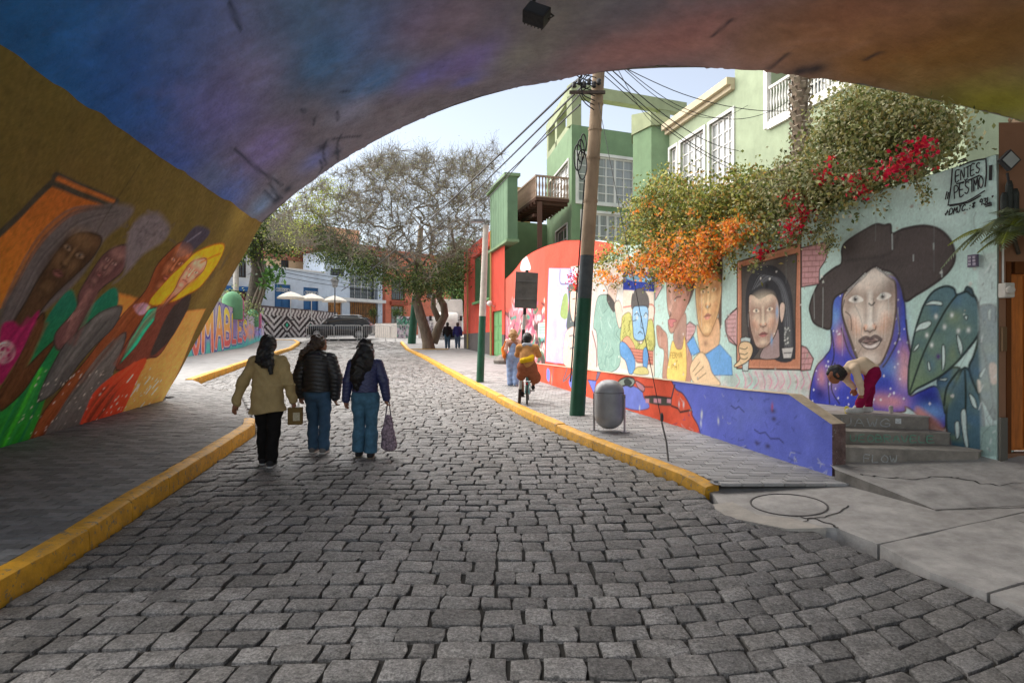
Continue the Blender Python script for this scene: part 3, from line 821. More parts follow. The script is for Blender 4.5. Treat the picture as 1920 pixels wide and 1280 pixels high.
def vault_uv(p):
    """survey position -> (x0 on the portal line, metres back from the portal)"""
    a = (p[0] - 960) / 1200.0; b = (640 - p[1]) / 1200.0
    lo, hi = 0.3, 16.0
    f = lambda Y: (1.6 + b * Y) - float(pz(((a * Y) - 1.23 + 0.12 * Y) / 0.94))
    for _ in range(50):
        m = (lo + hi) / 2
        if f(m) > 0: hi = m
        else: lo = m
    Y = (lo + hi) / 2; x0 = (a * Y - 1.23 + 0.12 * Y) / 0.94
    return (x0, 10.25 - 0.5 * x0 - Y)
cv = Canvas(-5.0, 6.6, 0, LEN, 0.04, L(62, 62, 70, KT * 1.7), vault_uv)
random.seed(3)
for (px, py, rx, ry, c, a) in [
    (60, 60, 1.0, 1.6, (16, 52, 84), .9), (160, 130, .9, 1.5, (18, 60, 100), .9), (60, 20, 1.2, 1.5, (12, 45, 75), .9), (260, 60, .7, 1.5, (28, 72, 118), .9), (250, 200, .7, 1.2, (26, 66, 122), .9),
    (330, 300, .6, 1.0, (46, 76, 142), .9), (420, 370, .5, .8, (62, 92, 160), .9), (300, 130, .6, 1.2, (40, 70, 125), .7), (490, 385, .3, .4, (120, 158, 205), .8), (400, 330, .25, .5, (110, 140, 200), .5),
    (420, 200, .6, 1.0, (66, 68, 112), .9), (500, 280, .5, .8, (76, 72, 112), .9), (590, 300, .35, .45, (60, 70, 110), .8), (480, 90, .6, 1.1, (72, 70, 94), .9), (380, 30, .5, 1.2, (52, 66, 104), .7), (560, 30, .6, 1.0, (58, 92, 128), .7),
    (620, 110, .6, .8, (52, 98, 142), .95), (700, 150, .6, .6, (60, 104, 154), .95), (690, 60, .6, .9, (62, 84, 124), .8), (660, 210, .4, .4, (88, 94, 116), .7), (790, 40, .5, .8, (66, 62, 84), .8),
    (800, 140, .5, .5, (74, 78, 132), .9), (900, 110, .6, .6, (70, 64, 112), .8), (880, 150, .3, .25, (74, 80, 140), .8), (860, 40, .5, .7, (72, 66, 78), .9), (985, 100, .6, .7, (66, 68, 66), .9), (1030, 40, .5, .8, (66, 66, 66), .9),
    (1160, 100, .8, .8, (82, 62, 64), .9), (1300, 70, .8, .9, (86, 60, 60), .9), (1420, 110, .6, .6, (84, 66, 70), .8), (1500, 70, .8, 1.0, (82, 62, 48), .9), (1650, 110, .8, .9, (80, 58, 36), .9), (1780, 90, .8, 1.2, (74, 50, 24), .95),
    (1880, 190, .7, .9, (74, 72, 20), .95), (1900, 60, .8, 1.2, (62, 44, 20), .9), (1600, 20, .8, 1.0, (72, 46, 32), .8)]:
    lc = np.array(L(*c, KT * 2.1)); cv.blob((px, py), rx, ry, lc * min(1.0, .8 / lc.max()), a)
for k in range(520):                                     # dabs of the brush
    px, py = random.uniform(0, 1900), random.uniform(0, 420)
    try: c = cv.mp([(px, py)])[0]
    except Exception: continue
    if not (-5 < c[0] < 6.6 and 0 < c[1] < LEN): continue
    i, j = np.searchsorted(cv.v, c[1]) - 1, np.searchsorted(cv.u, c[0]) - 1
    
    if k % 3: cv.stroke([c, c + np.array((random.uniform(-.3, .3), random.uniform(.1, .5))), c + np.array((random.uniform(-.5, .5), random.uniform(.3, .9)))], random.uniform(.03, .12), np.clip(cv.img[i, j] * random.uniform(.72, 1.35), 0, .9), .3, raw=True, soft=.05)
    else: cv.blob(c, random.uniform(.05, .3), random.uniform(.1, .5), np.clip(cv.img[i, j] * random.uniform(.7, 1.3), 0, .9), .5, random.uniform(-.5, .5), raw=True)
TL = L(18, 40, 62, 1.3)
for ln in [[(430, 5), (440, 30), (452, 55)], [(612, 262), (606, 285), (612, 310)], [(640, 250), (632, 270), (634, 300)], [(625, 258), (650, 255), (676, 253)], [(440, 280), (480, 315), (530, 350)], [(505, 345), (520, 368), (530, 372)], [(565, 205), (572, 212)], [(590, 222), (588, 236)], [(632, 210), (634, 226)], [(640, 170), (655, 170)],
           [(1335, 70), (1372, 40)], [(1620, 112), (1650, 96)], [(1440, 128), (1480, 100)], [(495, 360), (515, 378)], [(600, 300), (604, 315), (598, 325)]]:
    cv.stroke(ln, 0.04, TL, .85)
for c_ in [(520, 375), (605, 275), (632, 285), (540, 355), (1500, 132), (1530, 128)]: cv.blob(c_, .1, .16, TL, .8)
def vault_pos(U, V):
    x = U + 0.12 * V; y = 10.25 - 0.5 * U - V; z = pz(U) + 0.012 * np.sin(x * 2.3 + y) + 0.01 * np.sin(y * 3.1 - x) + 0.006 * np.sin(x * 9 + y * 5) * np.sin(y * 7)
    edge = np.exp(-V / 0.08) * (0.03 * np.sin(U * 11) * np.sin(U * 5.3) + .02 * np.sin(U * 37 + np.sin(U * 9) * 3))
    return np.stack([x, y - edge, z], 1)
VAULT = mk_col('soffit_paint', rough=0.75, bump=1.0, bscale=7.0, var=0.3, chip=0.0, bdist=0.05)
cv.mesh('vault', vault_pos, VAULT, bridge, flip=False)

P0 = np.array((-7.04, 12.9, 0.40)); S0 = np.array((-5.0, 12.75, 3.94)); WV = S0 - P0
_n = np.cross(AX, WV); _n = _n / np.linalg.norm(_n)
def abut_uv(p):
    d = np.array(((p[0] - 960) / 1200.0, 1.0, (640 - p[1]) / 1200.0)); o = np.array((0, 0, 1.6))
    t = ((P0 - o) @ _n) / (d @ _n); q = o + d * t - P0
    v = q[2] / WV[2]; u = -(q[1] - v * WV[1])
    return (u, v * 4.0)
ZA = lambda pts: [(x / 2.2865, 300 + y / 2.2865) for x, y in pts]
cw = Canvas(0, 9.38, -0.8, 4.06, 0.02, L(80, 70, 34, KT), abut_uv)
for k in range(26): cw.blob((random.uniform(0, 12), random.uniform(.5, 4)), random.uniform(.5, 1.5), random.uniform(.4, 1.0), L(*random.choice([(88, 76, 36), (70, 62, 30), (84, 66, 32)]), KT), .5, raw=True)
cw.blob(ZA([(1050, 200)])[0], .5, .7, L(118, 104, 52, KT), .7); cw.blob(ZA([(900, 560)])[0], .4, .6, L(105, 92, 45, KT), .6)
T = lambda r, g, b: L(r, g, b, KT)
BLK = T(34, 32, 30)
cw.fill(ZA([(490, 568), (560, 585), (720, 655), (880, 640), (720, 1000), (690, 1060), (480, 1140), (560, 930)]), T(176, 108, 46), smooth=False, soft=.03, col2=T(205, 135, 72), g=ZA([(620, 600), (620, 1100)]))
cw.fill(ZA([(0, 325), (212, 108), (470, 195), (440, 330), (100, 600), (0, 640)]), T(138, 76, 30), smooth=False, col2=T(160, 96, 34), g=ZA([(300, 150), (20, 600)]))
for ln in ([(0, 318), (225, 95), (480, 190)], [(235, 68), (500, 180)]): cw.stroke(ZA(ln), .09, T(52, 48, 40), smooth=False)
cw.stroke(ZA([(245, 80), (490, 178)]), .05, T(140, 80, 36), smooth=False)
G1 = T(82, 76, 76)
cw.fill(ZA([(0, 800), (10, 640), (60, 540), (170, 370), (300, 240), (480, 190), (570, 205), (540, 260), (440, 350), (340, 510), (200, 640), (100, 740)]), G1, soft=.04)
for k in range(26):
    o = random.uniform(-1, 1); cw.stroke(ZA([(20 + 40 * o, 700), (150 + 45 * o, 440 + 20 * o), (320 + 40 * o, 260 + 40 * o), (500 + 30 * o, 215 + 20 * o)]), .022, T(*random.choice([(96, 90, 90), (58, 54, 54), (70, 66, 64)])), .35)
cw.fill(ZA([(50, 710), (110, 600), (185, 480), (280, 350), (360, 312), (432, 335), (405, 400), (335, 480), (240, 565), (180, 640), (100, 740)]), T(66, 48, 32), soft=.02, line=T(40, 32, 26), lw=.03)
def tface(ctr, ux, uy, dk, md, lt, lip, **k):
    s = 1 / 2.2865; paint_face(cw, ZA([ctr])[0], (ux[0] * s, ux[1] * s), (uy[0] * s, uy[1] * s), (T(*dk), T(*md), T(*lt), T(*md), T(*lip)), **k)
tface((275, 445), (62, 40), (-95, 125), (44, 32, 22), (74, 54, 36), (104, 80, 54), (96, 60, 56), ey=-.42, ny=.0, my=.3)
cw.fill(ZA([(0, 735), (45, 690), (95, 715), (165, 645), (150, 720), (60, 880), (0, 960)]), T(128, 26, 72), soft=.02)
for rr, w_ in ((42, .04), (30, .02)): cw.stroke(ZA([(22 + rr * math.cos(t * .628) * .9, 825 - rr * math.sin(t * .628)) for t in range(10)]), w_, T(180, 160, 160), closed=True)
cw.fill(ZA([(22, 805), (28, 820), (45, 822), (30, 834), (34, 855), (18, 842), (2, 855), (8, 832), (0, 820), (16, 820)]), T(190, 175, 170), smooth=False)
GR = T(34, 118, 36)
cw.fill(ZA([(0, 1060), (120, 880), (210, 660), (305, 555), (360, 640), (490, 545), (492, 640), (340, 740), (250, 830), (200, 1000), (130, 1190), (0, 1260)]), GR, soft=.02, col2=T(22, 92, 72), g=ZA([(100, 1150), (330, 620)]))
for k in range(20):
    o = random.uniform(-60, 60); cw.stroke(ZA([(20 + o, 1240), (110 + o, 1050), (190 + o, 900)]), .05, T(*random.choice([(60, 160, 40), (16, 84, 44), (20, 100, 70), (70, 150, 50)])), .4, soft=.03)
cw.fill(ZA([(0, 1000), (60, 900), (150, 700), (190, 660), (170, 760), (100, 900), (240, 770), (130, 950), (40, 1050), (0, 1070)]), T(74, 46, 26), soft=.02, line=T(40, 28, 20), lw=.03)
cw.fill(ZA([(345, 560), (440, 410), (545, 365), (530, 470), (430, 560), (380, 640), (300, 790), (245, 810), (240, 740), (330, 640)]), T(86, 58, 58), soft=.02, line=T(44, 34, 34), lw=.025)
for k in range(4): cw.stroke(ZA([(295 + 14 * k, 690 - 8 * k), (320 + 12 * k, 655 - 5 * k)]), .018, T(140, 110, 108))
cw.fill(ZA([(535, 480), (545, 330), (600, 245), (680, 228), (728, 290), (700, 350), (620, 400), (560, 470), (490, 525)]), T(92, 86, 90), soft=.05)
for k in range(60):
    x, y = random.gauss(640, 45), random.gauss(305, 35); cw.stroke(ZA([(x, y), (x + random.uniform(-14, 14), y + random.uniform(-14, 14)), (x + random.uniform(-20, 20), y + 10)]), .03, T(*random.choice([(60, 56, 60), (98, 92, 96), (76, 70, 74)])), .4)
tface((455, 460), (34, 22), (-62, 70), (56, 38, 38), (92, 64, 62), (128, 96, 90), (112, 72, 70), ey=-.35, ny=.05, my=.4)
BR = T(112, 58, 30)
cw.fill(ZA([(140, 1205), (200, 1060), (330, 900), (500, 690), (620, 560), (680, 440), (780, 350), (825, 395), (735, 520), (690, 600), (560, 770), (420, 960), (250, 1190)]), BR, soft=.02, line=T(50, 32, 24), lw=.03)
cw.fill(ZA([(755, 415), (785, 345), (840, 283), (898, 310), (825, 392)]), T(52, 50, 62), soft=.03); cw.stroke(ZA([(800, 350), (860, 310)]), .04, T(86, 84, 98))
tface((735, 470), (40, 22), (-62, 88), (70, 36, 22), (116, 66, 42), (160, 104, 72), (140, 76, 64), ey=-.38, ny=.02, my=.36)
cw.fill(ZA([(168, 1035), (190, 950), (260, 815), (330, 740), (430, 655), (520, 628), (480, 720), (370, 830), (280, 950)]), T(70, 70, 70), soft=.02, line=T(44, 42, 42), lw=.03)
cw.fill(ZA([(190, 1195), (270, 1060), (400, 860), (535, 738), (520, 830), (440, 1000), (340, 1165)]), T(80, 78, 76), soft=.02, line=T(46, 44, 42), lw=.03)
for ln in ([(300, 870), (400, 700), (480, 650)], [(300, 1060), (400, 930), (500, 800)], [(200, 1000), (260, 900)]): cw.stroke(ZA(ln), .1, T(120, 118, 116), .5, soft=.06)
cw.fill(ZA([(500, 900), (560, 760), (640, 650), (730, 600), (800, 560), (815, 590), (760, 700), (690, 830), (630, 850)]), T(96, 50, 38), soft=.02, line=T(46, 30, 28), lw=.03)
cw.fill(ZA([(640, 840), (700, 700), (770, 590), (815, 565), (800, 650), (720, 780)]), T(46, 40, 38), soft=.03)
cw.fill(ZA([(340, 1165), (380, 1040), (420, 980), (490, 920), (620, 850), (600, 920), (490, 1130)]), T(158, 54, 34), soft=.02, col2=T(190, 60, 30), g=ZA([(400, 1100), (600, 860)]))
cw.fill(ZA([(360, 1120), (430, 990), (500, 960), (480, 1040), (400, 1130)]), T(84, 44, 30), .8, soft=.08)
cw.fill(ZA([(518, 872), (560, 770), (640, 640), (675, 632), (660, 690), (590, 790)]), T(38, 158, 122), smooth=False, line=T(20, 70, 60), lw=.02)
cw.fill(ZA([(570, 625), (610, 612), (640, 625), (620, 660), (590, 660)]), T(150, 120, 140)); cw.blob(ZA([(638, 632)])[0], .05, .05, T(200, 190, 130), 1)
cw.fill(ZA([(640, 615), (690, 540), (760, 470), (850, 390), (955, 358), (950, 410), (870, 530), (780, 590), (700, 620)]), T(216, 138, 24), soft=.02, line=T(120, 70, 20), lw=.025)
cw.fill(ZA([(748, 560), (775, 500), (820, 440), (885, 422), (875, 470), (810, 530), (690, 640)]), T(180, 122, 98), soft=.02, line=T(84, 50, 40), lw=.03)
tface((815, 492), (30, 16), (-46, 56), (120, 74, 56), (180, 124, 98), (216, 168, 140), (170, 96, 84), ey=-.3, ny=.1, my=.45)
cw.stroke(ZA([(860, 440), (945, 400)]), .03, T(150, 96, 20)); cw.blob(ZA([(960, 440)])[0], .06, .2, T(60, 56, 46), .7); cw.blob(ZA([(905, 500)])[0], .1, .15, T(62, 56, 44), .7)
for (pts_, cols_) in (([(150, 1200), (230, 1060), (420, 840), (600, 600)], [(140, 80, 44), (84, 42, 24)]), ([(200, 1000), (300, 850), (430, 690)], [(104, 102, 100), (44, 44, 44)]), ([(230, 1150), (360, 960), (500, 780)], [(110, 108, 104), (52, 50, 50)]), ([(520, 880), (640, 700), (760, 590)], [(124, 70, 54), (64, 34, 28)]), ([(20, 1020), (110, 850), (180, 700)], [(104, 68, 42), (52, 32, 20)]), ([(10, 900), (70, 780), (130, 690)], [(160, 40, 96), (92, 16, 50)]), ([(380, 1130), (470, 1000), (590, 880)], [(206, 74, 44), (110, 34, 26)]), ([(300, 780), (350, 660), (400, 570)], [(120, 86, 82), (62, 42, 42)])):
    for k in range(16):
        o = random.uniform(-26, 26); cw.stroke(ZA([(x + o + random.uniform(-8, 8), y + o * .4) for x, y in pts_]), random.uniform(.02, .07), T(*random.choice(cols_)), .3, soft=.03)
cw.dots(ZA([(330, 1170), (640, 880), (700, 950), (500, 1120)]), 90, .008, .03, T(210, 190, 170), 5)
cw.dots(ZA([(0, 1260), (180, 900), (520, 900), (300, 1190)]), 80, .006, .022, T(180, 175, 165), 6)
for k in range(9):
    x, y = random.uniform(560, 690), random.uniform(920, 1060); cw.stroke(ZA([(x, y), (x - 20, y + 25)]), .05, T(214, 196, 172), .8)
cw.stroke(ZA([(600, 20), (500, 170), (440, 260), (400, 330)]), .014, T(44, 38, 26), .8)
for c_, n_ in ((cw, .08),):
    kk = RNG.normal(size=c_.img.shape[:2]); kk = (kk + np.roll(kk, 1, 0) + np.roll(kk, 1, 1) + np.roll(kk, -1, 0)) / 2; c_.img *= (1 + n_ * kk)[..., None]
def abut_pos(U, V):
    q = P0[None] - AX[None] * U[:, None] + WV[None] * (V / 4.0)[:, None]
    q[:, 0] += 0.008 * np.sin(U * 3 + V * 2) + 0.006 * np.sin(U * 9 - V * 7)
    return q
mur = cw.mesh('painted_abutment', abut_pos, mk_col('abutment_paint', rough=0.85, bump=0.5, bscale=14, var=0.16, chip=0.0, bdist=0.02), bridge, flip=True)
mur['label'] = 'olive sloping wall under the arch painted with four standing women'

# body of the bridge above and behind the painted faces
RAW = mk('bridge_render', (0.36, 0.33, 0.27), 0.9, 0.25, 3, 0.5, 30, stain=0.5, stain_col=(0.14, 0.12, 0.1))
mb = MB(); xs = [p[0] for p in _pc[::4]] + [6.6]
def bp(x, t, z): return (x + .12 * t, 10.25 - .5 * x - t, z)
for a, b in zip(xs, xs[1:]):
    mb.poly(bp(a, 0, pz(a)), bp(b, 0, pz(b)), bp(b, 0, 6.75), bp(a, 0, 6.75))
    mb.poly(bp(b, LEN, pz(b)), bp(a, LEN, pz(a)), bp(a, LEN, 6.75), bp(b, LEN, 6.75))
mb.poly(bp(-9, 0, 6.75), bp(9.5, 0, 6.75), bp(9.5, LEN, 6.75), bp(-9, LEN, 6.75))
mb.build('bridge_deck', RAW, bridge)
mb = MB()
def ap(u, v): q = P0 - AX * u + WV * v; return tuple(q)
S = S0
mb.poly(tuple(P0 - (0, 0, .6)), tuple(P0), tuple(S0), (S0[0], S0[1], 6.75), bp(-9, 0, 6.75), bp(-9, 0, -.5))
q0 = P0 - AX * LEN; s0 = S0 - AX * LEN
mb.poly(tuple(q0 - (0, 0, 1)), bp(-9, LEN, -1), bp(-9, LEN, 6.75), (s0[0], s0[1], 6.75), tuple(s0))
mb.poly(bp(-9, 0, -.5), bp(-9, 0, 6.75), bp(-9, LEN, 6.75), bp(-9, LEN, -1))
mb.build('left_pier', RAW, bridge)
mb = MB()
a = bp(6.6, 0, 3.66); b = bp(6.6, LEN, 3.66); c = bp(8.6, LEN, -.6); d = bp(8.6, 0.6, -.2)
mb.poly(a, b, c, d); mb.poly(a, d, bp(9.5, 0, -.2), bp(9.5, 0, 6.75), (a[0], a[1], 6.75)); mb.poly(bp(9.5, 0, -.2), bp(9.5, LEN, -.2), bp(9.5, LEN, 6.75), bp(9.5, 0, 6.75))
mb.build('right_pier', mk('pier_olive', T(84, 78, 30), .9, .2, 3, .5, 20, stain=.3), bridge)
# a dark skirt of bare concrete at the foot of the painted wall's edge
mb = MB(); mb.box((-7.09, 12.97, .62), (.1, .1, .5), rz=.2); mb.build('corner_guard', mk('guard_grey', (.12, .12, .12), .8), bridge)

# ------------------------------------------------------------------ mural wall on the right
SQ = math.sqrt(1 + .35 ** 2)
def wall_uv(p):
    Y = 7.31 / ((p[0] - 960) / 1200.0 + .35)
    return ((Y - 6.6) * SQ, 1.6 + (640 - p[1]) * Y / 1200.0)
def wall_pos(U, V, out=0.0):
    y = 6.6 + np.asarray(U) / SQ; n = np.array((-1, -.35)) / SQ
    return np.stack([WX(y) + n[0] * out, y + n[1] * out, np.asarray(V)], 1)
def wall_top(U): return np.interp(6.6 + np.asarray(U) / SQ, [t[0] for t in TOP], [t[1] for t in TOP])
mwall = thing('mural_wall', 'tall pale green wall painted with large portraits, wide black hat and leaves', 'wall', (WX(9), 9, .5))
UB = 4.2                                          # near half on a fine grid, far half on a coarser one
O = lambda r, g, b: L(r, g, b, KO)
INK = O(52, 48, 46)
def paint_wall(c):
    rg = random.Random(5)
    for k in range(40): c.blob((rg.uniform(0, 12.3), rg.uniform(.7, 4)), rg.uniform(.2, .9), rg.uniform(.3, .9), O(*rg.choice([(204, 228, 220), (190, 220, 208), (178, 210, 202), (210, 228, 222)])), .5, raw=True)
    for k in range(26):                           # run-off marks with a shape of their own
        u = rg.uniform(0, 12); c.stroke([(u, 3.7), (u + rg.uniform(-.03, .03), rg.uniform(2.2, 3.2))], rg.uniform(.01, .03), O(160, 185, 176), .35, raw=True, soft=.02)
    Z1 = lambda pts: [(1500 + x / 3.2, 400 + y / 3.2) for x, y in pts]
    Z2 = lambda pts: [(1350 + x / 4.0, 440 + y / 4.0) for x, y in pts]
    Z3 = lambda pts: [(1210 + x / 4.574, 460 + y / 4.574) for x, y in pts]
    Z4 = lambda pts: [(1000 + x / 4.267, 480 + y / 4.267) for x, y in pts]
    GALB, PINK, SKYB, DKB = O(66, 78, 190), O(214, 150, 156), O(120, 164, 220), O(40, 48, 130)
    # dirty foot of the wall
    for k in range(60):
        p = (rg.uniform(1340, 1520), rg.uniform(690, 745)); c.blob(p, rg.uniform(.03, .12), rg.uniform(.05, .2), O(*rg.choice([(232, 190, 196), (200, 204, 196), (170, 178, 172), (226, 214, 210)])), .6)
    for x0, n in ((1380, 5), (1440, 4), (1490, 3)):
        for k in range(n): c.stroke([(x0 + 12 * k, 700 + rg.uniform(-4, 4)), (x0 + 6 + 12 * k, 715), (x0 + 12 * k + rg.uniform(-6, 6), 728)], .022, O(226, 150, 178), .75)
    # woman in a wide hat: scarf with stars, hat, face
    sc = [(190, 520), (190, 780), (150, 860), (90, 940), (60, 1130), (160, 1150), (450, 1190), (620, 1190), (640, 1160), (760, 1240), (860, 1290), (870, 1180), (820, 1040), (720, 1070), (655, 1080), (665, 860), (640, 680), (628, 520), (575, 380), (400, 380)]
    c.fill(Z1(sc), GALB, line=INK, lw=.022)
    for (x, y, rx, ry, col) in [(215, 620, .1, .25, SKYB), (240, 760, .1, .2, PINK), (210, 880, .16, .14, GALB), (130, 980, .1, .2, PINK), (120, 1080, .12, .12, DKB), (210, 1000, .14, .2, O(170, 140, 170)), (250, 1080, .12, .14, GALB), (600, 700, .1, .3, O(80, 100, 200)), (620, 880, .12, .22, PINK), (560, 830, .08, .2, GALB),
                                (560, 950, .2, .18, SKYB), (520, 1020, .2, .16, GALB), (560, 1130, .22, .1, PINK), (480, 1120, .16, .1, O(200, 140, 150)), (630, 960, .12, .2, O(226, 168, 172)), (760, 1110, .16, .14, DKB), (790, 1190, .2, .1, SKYB), (730, 1250, .2, .07, O(214, 150, 130)), (600, 560, .06, .2, O(60, 70, 150)), (225, 540, .06, .1, O(90, 110, 200))]:
        c.blob(Z1([(x, y)])[0], rx, ry, col, .9)
    c.dots(Z1(sc), 150, .008, .018, O(240, 240, 245), 4)
    for ln in ([(190, 700), (205, 850), (170, 980), (180, 1140)], [(250, 690), (290, 820), (330, 880)], [(210, 900), (190, 1050), (240, 1140)], [(580, 560), (600, 720), (540, 860), (500, 920)], [(640, 640), (650, 780), (672, 860)]):
        c.stroke(Z1(ln), .022, INK, .85)
    face = [(252, 570), (262, 490), (300, 450), (380, 390), (450, 322), (540, 388), (574, 420), (580, 540), (575, 620), (552, 750), (512, 858), (480, 905), (420, 925), (350, 880), (300, 760), (262, 640)]
    c.fill(Z1(face), O(230, 212, 196), line=INK, lw=.026)
    paint_face(c, Z1([(422, 620)])[0], (48, -5), (0, 96), (O(142, 118, 106), O(214, 194, 178), O(252, 244, 232), O(246, 176, 134), O(172, 142, 136)), ey=-.37, ny=.2, my=.49, ex=.53, ew=.31, look=-.4, ink=O(44, 40, 40))
    c.stroke(Z1([(360, 765), (395, 745), (425, 752), (455, 738), (490, 757)]), .05, O(96, 80, 80), .9); c.fill(Z1([(366, 772), (425, 786), (486, 762), (468, 800), (425, 815), (385, 802)]), O(204, 188, 180), line=INK, lw=.012); c.stroke(Z1([(395, 796), (430, 802), (460, 790)]), .02, O(240, 232, 226), .8)
    for ln, w in (([(268, 520), (258, 600), (300, 740), (350, 870)], .018), ([(275, 590), (305, 620), (310, 700)], .014), ([(415, 540), (432, 552), (448, 535)], .02)): c.stroke(Z1(ln), w, INK, .8)
    hat = [(62, 610), (55, 560), (80, 480), (130, 390), (200, 330), (247, 298), (250, 210), (290, 160), (400, 92), (460, 65), (505, 72), (546, 68), (556, 122), (620, 95), (720, 75), (800, 82), (862, 112), (910, 170), (930, 250), (914, 315), (860, 380), (780, 440), (700, 490), (636, 525), (612, 440), (560, 360), (480, 332), (450, 318), (390, 360), (280, 460), (200, 520), (186, 682), (130, 682), (80, 655)]
    c.fill(Z1(hat), O(84, 76, 74), line=O(60, 54, 52), lw=.03)
    for (x, y, rx, ry, col) in [(400, 180, .4, .3, (92, 84, 80)), (760, 240, .35, .3, (92, 82, 80)), (480, 300, .5, .08, (70, 63, 62)), (120, 560, .12, .3, (74, 68, 66)), (640, 430, .3, .12, (74, 67, 66))]: c.blob(Z1([(x, y)])[0], rx, ry, O(*col), .6)
    c.stroke(Z1([(250, 285), (400, 270), (540, 240), (590, 130)]), .03, O(64, 58, 57), .7, soft=.03)
    for ln in ([(556, 125), (557, 215)], [(682, 250), (683, 285)], [(805, 180), (806, 215)], [(852, 340), (853, 380)]): c.stroke(Z1(ln), .012, O(190, 200, 196), .8, smooth=False)
    for k in range(7):
        c.stroke(Z1([(455 + 6 * k, 322 + 3 * k), (480 + 5 * k, 345 + 3 * k), (527, 352 + 4 * k)]), .008, O(226, 222, 216) if k % 2 else INK, .9)
        c.stroke(Z1([(400 - 6 * k, 352 + 7 * k), (340 - 5 * k, 410 + 8 * k), (290 - 3 * k, 452 + 8 * k)]), .008, O(226, 222, 216) if k % 2 else INK, .9)
    # monstera leaves
    LG, LB, LD = O(122, 144, 106), O(92, 124, 138), O(66, 84, 92)
    def leaf(p, mid, c1, c2, holes):
        c.fill(Z1(p), c1, col2=c2, g=Z1([p[0], p[len(p) // 2]]), line=O(48, 58, 58), lw=.026)
        for k in range(14):
            q = p[rg.randrange(len(p))]; m = mid[len(mid) // 2]; t = rg.uniform(.2, .8)
            c.blob(Z1([(lerp(q[0], m[0], t), lerp(q[1], m[1], t))])[0], rg.uniform(.04, .12), rg.uniform(.04, .12), O(*rg.choice([(84, 118, 148), (120, 140, 120), (104, 132, 134), (78, 106, 118), (140, 156, 112)])), .55)
        c.stroke(Z1(mid), .024, O(50, 62, 58))
        for h in holes: c.fill(Z1(h), O(208, 226, 220), line=O(56, 66, 66), lw=.012)
    leaf([(880, 1330), (872, 1230), (885, 1120), (920, 1020), (985, 925), (1040, 1000), (1080, 1120), (1100, 1240), (1100, 1430), (1000, 1440), (900, 1420)], [(985, 940), (990, 1100), (985, 1300)], O(78, 110, 124), LB, [[(960, 1200), (990, 1180), (1000, 1300), (1010, 1400), (985, 1380)], [(1010, 1080), (1045, 1110), (1060, 1170), (1030, 1150)], [(925, 1260), (950, 1250), (955, 1330), (935, 1350)]])
    leaf([(825, 1000), (900, 930), (960, 935), (930, 1010), (885, 1110), (868, 1200), (850, 1100)], [(950, 940), (880, 1040), (860, 1150)], LD, O(84, 112, 130), [[(835, 995), (880, 988), (870, 1005)]])
    leaf([(1172, 1232), (1110, 1140), (1050, 1050), (1010, 930), (1040, 850), (1068, 740), (1070, 580), (1125, 548), (1180, 575), (1192, 700), (1192, 1000)], [(1172, 1225), (1130, 980), (1080, 760)], O(96, 118, 112), O(82, 106, 122), [[(1125, 590), (1145, 570), (1140, 640), (1128, 635)], [(1070, 970), (1100, 925), (1112, 930), (1085, 985)], [(1100, 645), (1112, 650), (1108, 670)]])
    leaf([(655, 1082), (650, 960), (662, 850), (688, 720), (718, 620), (750, 540), (800, 470), (870, 437), (920, 450), (940, 488), (1000, 468), (1050, 500), (1076, 580), (1080, 680), (1060, 740), (1000, 820), (930, 900), (850, 970), (760, 1022), (700, 1052)], [(655, 1085), (740, 840), (860, 600), (940, 488)], LG, O(92, 122, 132),
         [[(752, 550), (790, 525), (845, 530), (850, 552), (800, 548)], [(692, 710), (715, 665), (770, 645), (788, 660), (760, 690), (720, 700)], [(678, 830), (690, 800), (712, 782), (708, 806)], [(940, 730), (955, 740), (975, 800), (965, 850), (948, 800)], [(852, 800), (868, 798), (872, 880), (860, 940), (852, 920)], [(985, 620), (1005, 614), (1000, 640)], [(765, 900), (775, 890), (785, 935), (772, 940)]])
    c.fill(Z1([(985, 470), (1000, 440), (1030, 455), (1040, 500), (1000, 468)]), LD, line=O(48, 58, 58), lw=.02)
    c.fill(Z1([(1130, 905), (1160, 895), (1185, 930), (1188, 1010), (1150, 1025), (1135, 980)]), O(236, 196, 172), soft=.01)
    c.fill(Z1([(1060, 1000), (1080, 1010), (1085, 1060), (1068, 1070)]), O(236, 226, 210), soft=.01); c.blob(Z1([(830, 858)])[0], .03, .035, O(84, 60, 120), 1)
    for q in ((815, 618), (866, 680), (910, 610), (950, 705), (1010, 700), (790, 790), (760, 730)): c.blob(Z1([q])[0], .022, .03, O(232, 236, 230), .9)
    c.fill(Z1([(690, 1180), (730, 1170), (860, 1290), (900, 1420), (820, 1400), (720, 1290)]), O(205, 142, 128), .85, soft=.03)
    # corner of the wall: bare patched strip
    c.fill([(1832, 480), (1872, 470), (1872, 850), (1840, 850), (1836, 700)], O(196, 206, 202), .55, smooth=False, soft=.02)
    c.fill([(1838, 800), (1872, 795), (1872, 855), (1838, 855)], O(150, 176, 168), .9, smooth=False, soft=.01)
    for k in range(24): p = (rg.uniform(1838, 1868), rg.uniform(480, 850)); c.stroke([p, (p[0] + rg.uniform(-6, 6), p[1] + rg.uniform(3, 14))], .012, O(*rg.choice([(120, 124, 122), (228, 232, 230)])), .6)
